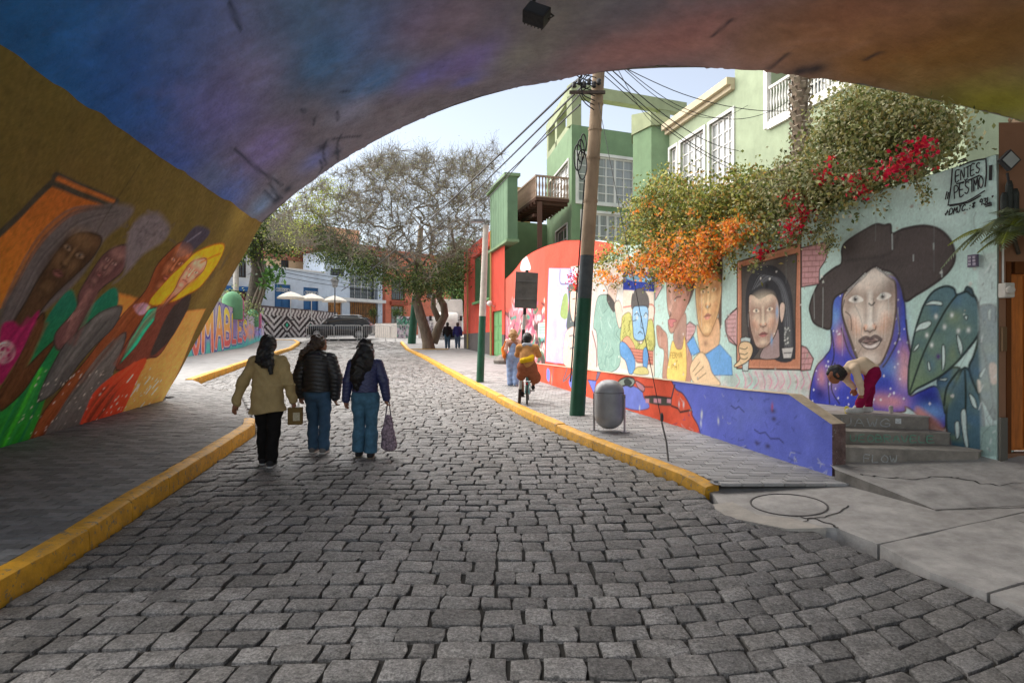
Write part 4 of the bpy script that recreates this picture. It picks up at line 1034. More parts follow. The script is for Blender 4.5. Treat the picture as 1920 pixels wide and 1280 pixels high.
    # portrait in a painted frame, broken bricks around it
    for P in ([(605, 100), (780, 55), (812, 100), (790, 190), (745, 260), (740, 370), (610, 392)], [(128, 548), (70, 600), (38, 650), (42, 720), (70, 800), (132, 836)], [(605, 828), (650, 850), (702, 930), (680, 1012), (605, 1020)]):
        c.fill(Z2(P), O(206, 158, 158), smooth=False, line=O(70, 58, 56), lw=.018)
        y0, y1 = min(q[1] for q in P), max(q[1] for q in P); x0, x1 = min(q[0] for q in P), max(q[0] for q in P); r = 0; yy = y0 + 18
        while yy < y1:
            ok = [x for x in np.arange(x0, x1, 12) if _inp(P, x, yy)]
            if ok: c.stroke(Z2([(ok[0], yy), (ok[-1], yy - 6)]), .016, O(150, 104, 104), .8, smooth=False)
            for x in np.arange(x0 + (r % 2) * 28, x1, 56):
                if _inp(P, x, yy + 20): c.stroke(Z2([(x, yy), (x, yy + 40)]), .012, O(150, 104, 104), .7, smooth=False)
            yy += 42; r += 1
    c.fill(Z2([(133, 205), (603, 62), (604, 1012), (126, 1002)]), O(212, 150, 122), smooth=False, line=O(60, 44, 40), lw=.024)
    c.fill(Z2([(148, 222), (590, 95), (590, 985), (145, 985)]), O(200, 136, 106), smooth=False)
    c.fill(Z2([(165, 243), (572, 142), (558, 930), (165, 932)]), O(94, 88, 84), smooth=False, line=O(54, 44, 40), lw=.016)
    c.fill(Z2([(195, 560), (200, 400), (232, 300), (300, 242), (400, 232), (480, 300), (530, 420), (550, 600), (552, 925), (400, 925), (420, 700), (250, 925), (230, 900)]), O(62, 62, 66))
    for k in range(30):
        t = k / 29; c.stroke(Z2([(235 + 90 * t, 420 - 60 * t), (300 + 130 * t, 300 - 20 * t + 40 * t), (430 + 60 * t, 380 + 30 * t), (470 + 60 * t, 600), (480 + 60 * t, 900)]), .009, O(*rg.choice([(130, 132, 136), (40, 40, 44), (96, 98, 104)])), .7)
    c.fill(Z2([(300, 925), (335, 830), (430, 700), (445, 860), (430, 925)]), O(170, 148, 146), line=INK, lw=.014)
    c.fill(Z2([(218, 470), (250, 450), (300, 478), (380, 440), (430, 490), (442, 620), (412, 750), (345, 838), (275, 842), (245, 770), (225, 660)]), O(214, 186, 166), line=INK, lw=.02)
    paint_face(c, Z2([(322, 640)])[0], (24, -3), (0, 50), (O(150, 112, 100), O(214, 184, 162), O(252, 234, 208), O(240, 168, 134), O(176, 112, 110)), ink=O(48, 40, 38), ey=-.38, ny=.16, my=.52, ex=.5, ew=.26)
    for (x, y, rx, ry, col, a) in [(425, 580, .03, .1, (130, 180, 226), .8), (385, 790, .03, .08, (130, 180, 226), .8)]: c.blob(Z2([(x, y)])[0], rx, ry, O(*col), a)
    c.fill(Z2([(445, 530), (465, 505), (485, 530), (478, 610), (460, 660), (445, 600)]), O(222, 196, 180), line=INK, lw=.014)
    c.fill(Z2([(478, 690), (525, 690), (525, 830), (480, 830)]), O(96, 98, 98), smooth=False)
    for k in range(22): q = (rg.uniform(482, 522), rg.uniform(690, 825)); c.blob(Z2([q])[0], .012, .012, O(214, 214, 210), .9)
    c.fill(Z2([(460, 850), (548, 842), (530, 925), (472, 928)]), O(206, 202, 198), smooth=False, line=INK, lw=.012); c.stroke(Z2([(478, 888), (530, 884)]), .016, O(90, 88, 86))
    c.fill(Z2([(158, 775), (195, 765), (230, 775), (208, 1022), (168, 1022)]), O(196, 210, 208), smooth=False, line=INK, lw=.014)
    c.fill(Z2([(150, 820), (180, 800), (225, 810), (245, 860), (228, 920), (190, 960), (125, 992), (108, 980), (150, 930), (142, 870)]), O(240, 208, 166), line=INK, lw=.016)
    for yy in (850, 890, 925): c.stroke(Z2([(150, yy), (185, yy + 8), (205, yy - 4)]), .012, INK)
    # a woman in a yellow top and a man in a blue shirt
    SK1, SK2 = O(190, 146, 128), O(238, 198, 146)
    for P in ([(345, 690), (380, 655), (430, 690), (425, 740), (360, 840), (338, 800)], [(790, 540), (740, 580), (690, 640), (700, 760), (790, 860)], [(80, 230), (130, 250), (145, 360), (85, 470)]): c.fill(Z3(P), O(214, 172, 172), smooth=False, line=O(80, 64, 60), lw=.02)
    for k in range(6):
        for x0, y0, w in ((345, 700, 80), (700, 600, 85)): c.stroke(Z3([(x0, y0 + k * 36), (x0 + w * .9, y0 + k * 36 - 4)]), .014, O(160, 112, 112), .8)
    c.fill(Z3([(95, 700), (120, 690), (145, 720), (182, 770), (192, 900), (190, 1140), (145, 1130), (158, 910), (110, 860)]), SK1, line=O(110, 80, 70), lw=.014)
    for k in range(4): c.stroke(Z3([(100 + 11 * k, 705), (112 + 11 * k, 775)]), .012, O(130, 96, 84))
    c.fill(Z3([(325, 270), (420, 280), (415, 390), (360, 515), (340, 400)]), O(104, 92, 86))
    c.fill(Z3([(188, 285), (260, 262), (340, 275), (390, 310), (385, 420), (340, 560), (272, 700), (228, 752), (200, 730), (192, 660), (205, 620), (192, 560), (184, 430)]), SK1, line=O(96, 70, 62), lw=.016)
    c.fill(Z3([(246, 730), (345, 580), (338, 860), (275, 888), (245, 840)]), O(180, 146, 132), line=O(110, 84, 76), lw=.012)
    for (x, y, rx, ry, col, a) in [(230, 330, .1, .1, (206, 166, 150), .7), (300, 520, .1, .2, (206, 150, 136), .7), (215, 560, .04, .06, (216, 176, 164), .8), (260, 620, .06, .1, (170, 120, 106), .7), (290, 800, .06, .1, (150, 130, 124), .7)]: c.blob(Z3([(x, y)])[0], rx, ry, O(*col), a)
    for ln in ([(245, 400), (270, 355), (310, 345)], [(245, 470), (265, 445), (300, 440)], [(200, 560), (215, 585), (208, 610)]): c.stroke(Z3(ln), .02, INK)
    for k_ in range(9): c.stroke(Z3([(372 - 12 * k_, 420 + 10 * k_), (330 - 10 * k_, 560 + 10 * k_), (268 - 6 * k_, 690 + 4 * k_)]), .05, O(150 + 7 * k_, 104 + 7 * k_, 88 + 7 * k_), .35, soft=.03)
    c.stroke(Z3([(215, 330), (225, 480), (205, 560)]), .07, O(222, 184, 168), .6, soft=.04)
    c.fill(Z3([(192, 640), (240, 632), (268, 648), (235, 664), (240, 690), (212, 700)]), O(206, 130, 130), line=O(120, 70, 66), lw=.01)
    c.fill(Z3([(350, 300), (372, 305), (378, 380), (360, 430), (350, 380)]), O(170, 126, 108), line=O(96, 70, 62), lw=.01)
    c.fill(Z3([(335, 790), (400, 950), (390, 1170), (330, 1170), (330, 900)]), SK1, line=O(110, 80, 70), lw=.012)
    c.fill(Z3([(232, 818), (268, 886), (312, 882), (336, 788), (345, 1168), (188, 1150), (205, 950)]), O(246, 212, 122), line=O(150, 116, 60), lw=.012)
    for txt, x, y, w, h in (('FERMIN', 215, 965, 16, 44), ('Y', 262, 1010, 14, 26), ('PHI', 225, 1060, 22, 40)):
        for ln in lettering(txt, (x, y), (w, -.5), (0, -h), 1.12, .05): c.stroke(Z3(ln), .012, O(130, 104, 50), smooth=False)
    c.fill(Z3([(640, 90), (655, 70), (664, 200), (660, 420), (655, 690), (625, 690), (640, 400), (600, 250), (540, 200), (560, 120)]), O(92, 78, 72))
    c.fill(Z3([(440, 680), (520, 780), (625, 620), (632, 850), (505, 930), (470, 900)]), O(230, 186, 146), line=O(110, 84, 66), lw=.012)
    c.fill(Z3([(436, 300), (480, 250), (545, 200), (610, 250), (645, 300), (658, 380), (640, 520), (620, 610), (560, 755), (522, 776), (480, 735), (448, 640), (430, 430)]), SK2, line=O(104, 78, 60), lw=.016)
    paint_face(c, Z3([(538, 490)])[0], (20.5, -4), (-2, 62), (O(170, 116, 76), O(226, 180, 128), O(250, 222, 170), O(232, 150, 104), O(206, 136, 122)), ey=-.36, ny=.06, my=.4, ex=.5, ew=.25, open_=.8)
    c.blob(Z3([(520, 840)])[0], .08, .05, O(150, 110, 90), .7)
    BS = O(118, 172, 226)
    c.fill(Z3([(352, 842), (412, 778), (472, 912), (400, 952)]), BS, smooth=False, line=O(60, 80, 110), lw=.014)
    c.fill(Z3([(510, 942), (640, 848), (742, 960), (748, 1112), (585, 1112)]), BS, smooth=False, line=O(70, 100, 140), lw=.01)
    c.fill(Z3([(388, 1110), (395, 1010), (480, 915), (540, 985), (575, 1090), (645, 1195), (440, 1185)]), O(242, 210, 170), line=O(130, 100, 76), lw=.014)
    for ln in ([(410, 1080), (470, 1000)], [(430, 1110), (500, 1040)], [(450, 1150), (520, 1095)]): c.stroke(Z3(ln), .014, O(120, 90, 70))
    # older panels by the pole
    c.fill([(985, 430), (1150, 430), (1150, 470), (1108, 500), (1108, 690), (985, 690)], O(228, 92, 72), smooth=False, soft=.01)
    c.fill([(1070, 500), (1226, 480), (1224, 720), (1072, 690)], O(226, 222, 218), .9, smooth=False)
    c.fill(Z4([(125, 98), (326, 100), (322, 250), (285, 300), (262, 862), (98, 842)]), O(196, 192, 238), smooth=False)
    for k in range(8): c.blob(Z4([(rg.uniform(120, 240), rg.uniform(250, 800))])[0], .15, .3, O(*rg.choice([(184, 178, 232), (206, 204, 242)])), .6)
    c.stroke(Z4([(140, 272), (280, 262)]), .05, O(214, 190, 226)); c.stroke(Z4([(212, 110), (214, 215), (280, 222)]), .03, O(90, 86, 110)); c.stroke(Z4([(298, 100), (300, 170), (275, 165)]), .03, INK)
    c.fill(Z4([(246, 305), (274, 320), (272, 495), (215, 480), (225, 380)]), O(158, 178, 110))
    c.fill(Z4([(280, 235), (362, 235), (385, 330), (360, 560), (268, 580), (285, 400)]), O(96, 104, 104))
    c.fill(Z4([(300, 285), (345, 275), (362, 330), (358, 430), (322, 525), (298, 440)]), O(240, 212, 190), line=O(110, 90, 84), lw=.014); c.stroke(Z4([(315, 345), (335, 340)]), .025, INK); c.stroke(Z4([(335, 465), (350, 450)]), .025, O(190, 90, 90))
    c.fill(Z4([(252, 640), (300, 570), (355, 580), (372, 700), (360, 880), (244, 860)]), O(242, 212, 194), line=O(120, 96, 88), lw=.016); c.stroke(Z4([(290, 640), (330, 640), (335, 720), (295, 740)]), .04, O(120, 124, 130))
    c.fill(Z4([(440, 220), (520, 200), (500, 560), (515, 890), (430, 870)]), O(226, 210, 204)); c.stroke(Z4([(470, 600), (500, 740), (505, 880)]), .05, O(150, 112, 108)); c.stroke(Z4([(500, 240), (560, 220), (600, 300)]), .02, INK)
    c.fill(Z4([(505, 360), (545, 310), (640, 330), (690, 430), (700, 560), (690, 880), (530, 905), (505, 620), (480, 560)]), O(150, 184, 172), line=O(60, 80, 78), lw=.018)
    for k in range(26): x, y = rg.uniform(520, 690), rg.uniform(350, 860); c.stroke(Z4([(x, y), (x + rg.uniform(-20, 20), y + 40), (x + rg.uniform(-30, 30), y + 80)]), .016, O(*rg.choice([(80, 110, 104), (196, 220, 210), (110, 150, 142)])), .7)
    c.fill(Z4([(600, 250), (640, 230), (668, 270), (660, 330), (645, 380), (600, 330)]), O(224, 200, 186), line=INK, lw=.014); c.fill(Z4([(590, 300), (630, 340), (660, 400), (640, 450), (590, 370)]), O(84, 80, 78)); c.fill(Z4([(650, 380), (690, 360), (715, 470), (690, 580), (660, 470)]), O(232, 208, 192), line=INK, lw=.012)
    c.fill(Z4([(715, 130), (968, 130), (966, 300), (718, 300)]), O(48, 66, 158), smooth=False); c.fill(Z4([(720, 160), (800, 150), (960, 180), (960, 205), (800, 200)]), O(140, 190, 226)); c.fill(Z4([(720, 270), (966, 285), (968, 960), (700, 900)]), O(228, 212, 196), smooth=False)
    c.stroke(Z4([(720, 410), (955, 390), (950, 550)]), .03, O(206, 120, 110))
    c.fill(Z4([(705, 560), (715, 480), (780, 460), (810, 640), (870, 700), (905, 540), (955, 520), (962, 750), (780, 740), (700, 680)]), O(196, 194, 116), line=O(80, 80, 40), lw=.014)
    for k in range(34): x, y = rg.choice([(rg.uniform(712, 790), rg.uniform(480, 660)), (rg.uniform(820, 955), rg.uniform(620, 740))]); c.stroke(Z4([(x, y), (x + 8, y + 20), (x - 6, y + 40)]), .014, O(96, 96, 46), .8)
    c.fill(Z4([(788, 420), (795, 300), (860, 255), (920, 320), (918, 420), (850, 400)]), O(96, 92, 90), line=INK, lw=.012)
    c.fill(Z4([(798, 420), (850, 400), (916, 415), (912, 560), (885, 668), (812, 662), (800, 560)]), O(150, 190, 224), line=INK, lw=.02)
    for ln in ([(812, 470), (835, 455), (850, 480)], [(885, 480), (900, 455), (915, 470)], [(868, 480), (862, 560), (880, 580)], [(838, 620), (855, 605), (875, 622)], [(800, 520), (830, 510)]): c.stroke(Z4(ln), .02, INK)
    for q in ((832, 492), (900, 480)): c.blob(Z4([q])[0], .04, .04, O(236, 236, 220), 1); c.blob(Z4([q])[0], .012, .014, INK, 1)
    c.fill(Z4([(712, 690), (760, 640), (815, 730), (780, 760)]), O(232, 160, 130), line=INK, lw=.012)
    c.fill(Z4([(770, 735), (958, 760), (955, 870), (830, 850)]), O(206, 134, 116), smooth=False, line=INK, lw=.012)
    for k in range(4): c.stroke(Z4([(790, 765 + 24 * k), (950, 785 + 24 * k)]), .01, O(90, 56, 50))
    c.fill(Z4([(696, 690), (745, 700), (800, 790), (818, 870), (800, 935), (765, 935), (740, 840), (700, 790)]), O(104, 154, 206), line=INK, lw=.016); c.fill(Z4([(880, 760), (905, 730), (920, 800), (905, 910), (880, 890)]), O(104, 154, 206), line=INK, lw=.014)
    c.fill(Z4([(805, 940), (830, 890), (900, 890), (915, 945)]), O(206, 196, 130), line=INK, lw=.012)
    c.stroke(Z4([(968, 120), (966, 960)]), .02, INK, smooth=False)
def _age(c, seed):
    rg = random.Random(seed)
    for k in range(34):                            # hairline cracks, drips, knocks
        u, v = rg.uniform(0, 12.3), rg.uniform(.8, 3.6); P = [(u, v)]
        for i in range(rg.randint(4, 9)): P.append((P[-1][0] + rg.uniform(-.08, .08), P[-1][1] - rg.uniform(.03, .14)))
        c.stroke(P, rg.uniform(.004, .008), O(96, 100, 96), .55, raw=True, smooth=False)
    for k in range(120):
        u, v = rg.uniform(0, 12.3), rg.uniform(.75, 3.4); r = rg.uniform(.006, .03); c.fill([(u + r * rg.uniform(.5, 1.3) * math.cos(t), v + r * rg.uniform(.5, 1.3) * math.sin(t)) for t in np.arange(0, 6.2, .9)], O(*rg.choice([(232, 230, 222), (170, 164, 150), (206, 210, 200)])), .85, raw=True, smooth=False)
    for k in range(40):
        u = rg.uniform(0, 12.3); v = rg.uniform(1.4, 3.5); c.stroke([(u, v), (u + rg.uniform(-.01, .01), v - rg.uniform(.15, .6))], rg.uniform(.005, .012), O(*rg.choice([(226, 236, 230), (120, 128, 124)])), .4, raw=True, smooth=False)
def _spatter(c, n, seed):
    rg = np.random.default_rng(seed); k = rg.normal(size=c.img.shape[:2]); k = (k + np.roll(k, 1, 0) + np.roll(k, 1, 1) + np.roll(k, -1, 0)) / 2
    c.img *= (1 + n * k)[..., None]
def _inp(P, x, y):
    ins = False
    for i in range(len(P)):
        x1, y1 = P[i]; x2, y2 = P[i - 1]
        if (y1 > y) != (y2 > y) and x < (x2 - x1) * (y - y1) / (y2 - y1) + x1: ins = not ins
    return ins
BGW = O(198, 226, 217)
c1 = Canvas(0, UB, 0.25, 3.6, 0.0105, BGW, wall_uv); paint_wall(c1)
c2 = Canvas(UB, 12.3, 0.25, 4.32, 0.0165, BGW, wall_uv); paint_wall(c2)
def relief(U, V):
    p = wall_pos(U, V)
    p[:, 0] += 0.006 * np.sin(U * 2.1 + V) + 0.003 * np.sin(U * 7 + V * 5)
    return p
for c in (c1, c2):
    _age(c, 12); _spatter(c, .05, 3)
    top = wall_top(c.U); V0 = c.V.copy()
    scale_pos = lambda U, V: relief(U, np.minimum(V, wall_top(U)))
    o = c.mesh('mural', scale_pos, MURAL, mwall, keep=lambda U, V: V <= wall_top(U) + 0.03, flip=True)
    o['label'] = 'painted face of the wall with portraits'
# wall behind the painted face: top and back
mb = MB(); ys = np.linspace(6.6, 18.2, 40)
for a, b in zip(ys, ys[1:]):
    ta, tb = np.interp(a, *zip(*TOP)), np.interp(b, *zip(*TOP)); dx, dy = .24, .08
    mb.poly((WX(a) - .012, a - .004, ta + .002), (WX(a) + dx, a + dy, ta + .002), (WX(b) + dx, b + dy, tb + .002), (WX(b) - .012, b - .004, tb + .002))
    mb.poly((WX(a) + dx, a + dy, .2), (WX(b) + dx, b + dy, .2), (WX(b) + dx, b + dy, tb), (WX(a) + dx, a + dy, ta))
mb.poly((WX(6.6) - .002, 6.598, .2), (WX(6.6) + .24, 6.68, .2), (WX(6.6) + .24, 6.68, 3.52), (WX(6.6) - .002, 6.598, 3.52))
mb.build('wall_core', mk('wall_pale', O(196, 216, 206), .9, .12, 3, .3), mwall)
# signatures written in black
def wplace(p): return tuple(wall_pos(np.array([p[0]]), np.array([p[1]]), 0.012)[0])
def wl(lines): return [[wall_uv(p) for p in ln] for ln in lines]
ZS = lambda pts: [(1720 + x / 4.0, 200 + y / 4.0) for x, y in pts]
BLACK = mk('black_marker', (.025, .025, .026), .6, .3, 20, .1)
tags = []
for txt, org, du, dv, adv in (('ENTES', (292, 565), (34, -13), (2, -80), 1.12), ('Y', (360, 575), (22, -8), (2, -28), 1.1), ('PESIMO', (285, 690), (36, -14), (-2, -90), 1.08), ('+DMJC.:*', (212, 822), (28, -8), (8, -46), 1.12), ("93L'", (470, 742), (28, -8), (4, -44), 1.08)):
    tags += wl([ZS(l) for l in lettering(txt, org, du, dv, adv, .03)])
ribbon('signature', tags, 0.0135, wplace, BLACK, mwall)
ribbon('signature_frame', wl([ZS(l) for l in ([(268, 465), (258, 600), (236, 738)], [(236, 740), (370, 715), (510, 632)], [(322, 448), (420, 410), (520, 392)], [(520, 392), (524, 500), (514, 600)], [(300, 580), (356, 566)], [(385, 555), (470, 518)], [(250, 745), (380, 722), (480, 668)], [(310, 425), (370, 400)], [(322, 406), (365, 388)], [(550, 445), (548, 550)], [(563, 442), (560, 550)], [(228, 640), (216, 695)], [(240, 645), (232, 690)], [(512, 738), (560, 725)], [(518, 750), (562, 738)])]), 0.016, wplace, BLACK, mwall)
# tile plaque
pl = wall_uv((1826, 489))
mb = MB(); p = np.array(wplace(pl)); rz = math.atan2(1, -.35)
mb.box(p, (.10, .03, .13), rz=rz); plq = mb.build('tile_plaque', mk('plaque', (.16, .13, .2), .4, .3, 60, .2), mwall)
mb = MB()
for i in (-1, 0, 1):
    for k in (-1, 1):
        mb.box(p + np.array((-.018, -.006, .036 * i)) + np.array((math.cos(rz), math.sin(rz), 0)) * .024 * k, (.03, .004, .024), rz=rz)
mb.build('tile_marks', mk('plaque_marks', (.42, .38, .46), .5, .3, 30, .1), plq)

# ------------------------------------------------------------------ the low wall in front, red and blue
low = thing('low_wall', 'low retaining wall painted blue and orange red beside the pavement', 'low wall', (PLX(9), 9, .2))
SQ2 = math.sqrt(1 + .25 ** 2)
def low_uv(p):
    Y = 5.1 / ((p[0] - 960) / 1200.0 + .25)
    return ((Y - 6.8) * SQ2, 1.6 + (640 - p[1]) * Y / 1200.0)
cl = Canvas(0, 13.1, 0.05, 1.0, 0.014, O(226, 92, 64), low_uv)
for k in range(40): cl.blob((random.uniform(0, 13), random.uniform(0, 1)), random.uniform(.1, .5), .2, O(*random.choice([(232, 104, 74), (216, 80, 54), (222, 98, 76)])), .5, raw=True)
Z5 = lambda pts: [(1040 + x / 6.4, 670 + y / 6.4) for x, y in pts]
BLU = O(108, 118, 210)
cl.fill(Z5([(1400, 270), (1420, 310), (1460, 390), (1530, 430), (1600, 530), (1645, 620), (1660, 700), (1720, 820), (1755, 1000), (1760, 1200), (4000, 1900), (4000, 200), (1900, 250)]), BLU, smooth=False)
for k in range(30): cl.blob((random.uniform(0, 2.1), random.uniform(.1, 1)), random.uniform(.1, .3), random.uniform(.1, .3), O(*random.choice([(116, 128, 216), (98, 108, 200), (118, 130, 210)])), .5, raw=True)
cl.stroke(Z5([(1400, 280), (1455, 380), (1530, 430), (1600, 530), (1648, 640), (1650, 690), (1720, 820), (1752, 960)]), .02, INK)
cl.fill(Z5([(735, 420), (760, 370), (850, 340), (960, 350), (1050, 410), (1070, 480), (1130, 560), (1120, 610), (1000, 632), (880, 610), (780, 560), (745, 490)]), O(124, 138, 222), line=O(70, 60, 60), lw=.012)
cl.fill(Z5([(720, 380), (770, 280), (850, 240), (940, 250), (960, 300), (920, 350), (850, 330), (760, 370)]), O(150, 160, 150), line=INK, lw=.03); cl.fill(Z5([(830, 270), (880, 250), (930, 300), (900, 340), (840, 320)]), O(60, 66, 62))
cl.fill(Z5([(970, 280), (1050, 320), (1085, 360), (1065, 410), (1000, 360)]), O(196, 140, 150), line=INK, lw=.02)
cl.stroke(Z5([(615, 362), (720, 345)]), .02, INK); cl.stroke(Z5([(1070, 350), (1180, 355)]), .016, INK)
cl.fill(Z5([(1080, 475), (1200, 460), (1400, 485), (1400, 580), (1250, 575), (1100, 540)]), O(76, 74, 66), smooth=False)
for a, b in ((1090, 1135), (1185, 1275), (1345, 1390)): cl.fill(Z5([(a, 490), (b, 495), (b, 550), (a, 540)]), O(206, 150, 162), smooth=False)
cl.stroke(Z5([(1080, 470), (1200, 462), (1395, 488), (1440, 330)]), .03, INK, smooth=False); cl.stroke(Z5([(1400, 580), (1480, 610), (1510, 655), (1640, 630)]), .03, INK, smooth=False); cl.stroke(Z5([(1440, 330), (1400, 480)]), .03, O(60, 66, 80), smooth=False)
cl.fill(Z5([(200, 220), (250, 170), (260, 380), (200, 370), (170, 300)]), O(118, 130, 218)); cl.fill(Z5([(400, 270), (505, 280), (470, 430)]), O(118, 130, 218), smooth=False, line=INK, lw=.016)
cl.fill(Z5([(515, 150), (560, 160), (520, 260), (495, 280)]), O(124, 110, 140), smooth=False, line=INK, lw=.016); cl.stroke(Z5([(385, 262), (480, 275)]), .016, INK)
for q in ((1020, 605), (1765, 700), (1755, 790), (1770, 670), (1550, 565), (1495, 560), (1960, 760)): cl.blob(Z5([q])[0], .025, .05, O(214, 218, 220), .95)
Z4b = lambda pts: [(1000 + x / 4.267, 480 + y / 4.267) for x, y in pts]
for ln in ([(118, 890), (112, 980), (140, 1060)], [(160, 900), (150, 1000), (142, 1070)], [(245, 880), (270, 900), (240, 1000), (310, 930)]): cl.stroke(Z4b(ln), .05, O(120, 110, 120), .9)
cl.fill(Z4b([(110, 900), (130, 920), (128, 1000), (105, 980)]), O(130, 140, 220)); cl.blob(Z4b([(145, 980)])[0], .06, .12, O(196, 176, 150), .8)
rg = random.Random(9)
for k in range(46):                                   # scratches and lost paint
    u = rg.uniform(0, 3.4); v = rg.uniform(.15, .9) if k % 3 else rg.uniform(.14, .3)
    cl.stroke([(u, v), (u + rg.uniform(-.06, .06), v + rg.uniform(-.05, .05)), (u + rg.uniform(-.12, .12), v + rg.uniform(-.05, .05))], rg.uniform(.004, .011), O(*rg.choice([(50, 52, 110), (70, 76, 150), (206, 208, 210)])), .7, raw=True, smooth=False)
for (px, py) in ((1450, 770), (1452, 785), (1420, 830), (1440, 836)): cl.blob((px, py), .05, .03, O(70, 66, 100), .9)
cl.blob((1448, 762), .02, .05, O(190, 90, 110), .9); cl.stroke([(1415, 805), (1425, 812), (1435, 810), (1445, 822), (1462, 822), (1470, 830)], .012, O(46, 46, 84), smooth=False); cl.stroke([(1370, 760), (1378, 766), (1385, 762), (1395, 772)], .012, O(46, 46, 84), smooth=False)
def low_top(U): return np.interp(6.8 + np.asarray(U) / SQ2, *zip(*PLT))
def low_pos(U, V):
    y = 6.8 + U / SQ2; x = PLX(y) + 0.004 * np.sin(U * 3 + V * 4) + .003 * np.sin(U * 11 - V * 9)
    return np.stack([x, y, np.minimum(V, low_top(U))], 1)
lo = cl.mesh('painted_face', low_pos, MURAL_OLD, low, keep=lambda U, V: V <= low_top(U) + 0.015, flip=True)
COPE = mk('coping_plaster', (0.5, 0.4, 0.28), .9, .25, 8, .5, 50, stain=.5, stain_col=(.3, .24, .18))
mb = MB(); ys = [6.8, 6.95, 7.1, 7.3, 7.46] + list(np.linspace(7.9, 19.4, 24))
for a, b in zip(ys, ys[1:]):
    ta, tb = np.interp(a, *zip(*PLT)), np.interp(b, *zip(*PLT))
    mb.poly((PLX(a) - .014, a - .004, ta + .004), (PLX(a) + .16, a + .04, ta + .004), (PLX(b) + .16, b + .04, tb + .004), (PLX(b) - .014, b - .004, tb + .004))
    mb.poly((PLX(a) + .16, a + .04, .2), (PLX(b) + .16, b + .04, .2), (PLX(b) + .16, b + .04, tb + .004), (PLX(a) + .16, a + .04, ta + .004))
mb.build('coping', COPE, low)
mb = MB(); a = 6.8
mb.poly((PLX(a), a - .003, .05), (PLX(a) + .165, a + .038, .05), (PLX(a) + .165, a + .038, .724), (PLX(a), a - .003, .724))
mb.build('end_face', mk('end_plaster', (.16, .1, .09), .9, .4, 10, .5, 40, stain=.5, stain_col=(.3, .26, .24), scuff=.4, scuff_col=(.4, .37, .36)), low)
# scribbles on the steps
SCR = mk('chalk_marker', (.42, .42, .4), .8, .3, 30, .1); SCG = mk('green_marker', (.16, .36, .26), .8, .3, 30, .1)
def scrib(text, p, d, z, w, h, mat, th=.012):
    lines = lettering(text, (0, 0), (w, 0), (0, h), 1.2, .06, seed=len(text))
    P = Vector(p); D = Vector(d).normalized(); N = Vector((D.y, -D.x, 0)); N = N if N.y < 0 else -N
    return ribbon('scribble', lines, th, lambda q: tuple(P + D * q[0] + N * .024 + Vector((0, 0, q[1]))), mat, st)
scrib('UAWG', (3.86, 7.492, .62), (1.32, -.37, 0), 0, .11, .09, SCR)
scrib('UEOBRAVELE', (3.78, 7.168, .49), (1.32, -.15, 0), 0, .075, .07, SCG, .01)
scrib('FLOW', (3.78, 6.884, .31), (1.36, -.27, 0), 0, .07, .08, SCR, .01)
mb = MB(); mb.box((4.42, 7.334 - .01, .69), (.06, .004, .06), rz=-.273); mb.build('sticker', mk('sticker_white', (.6, .6, .58), .5, .3, 60, .05), st)
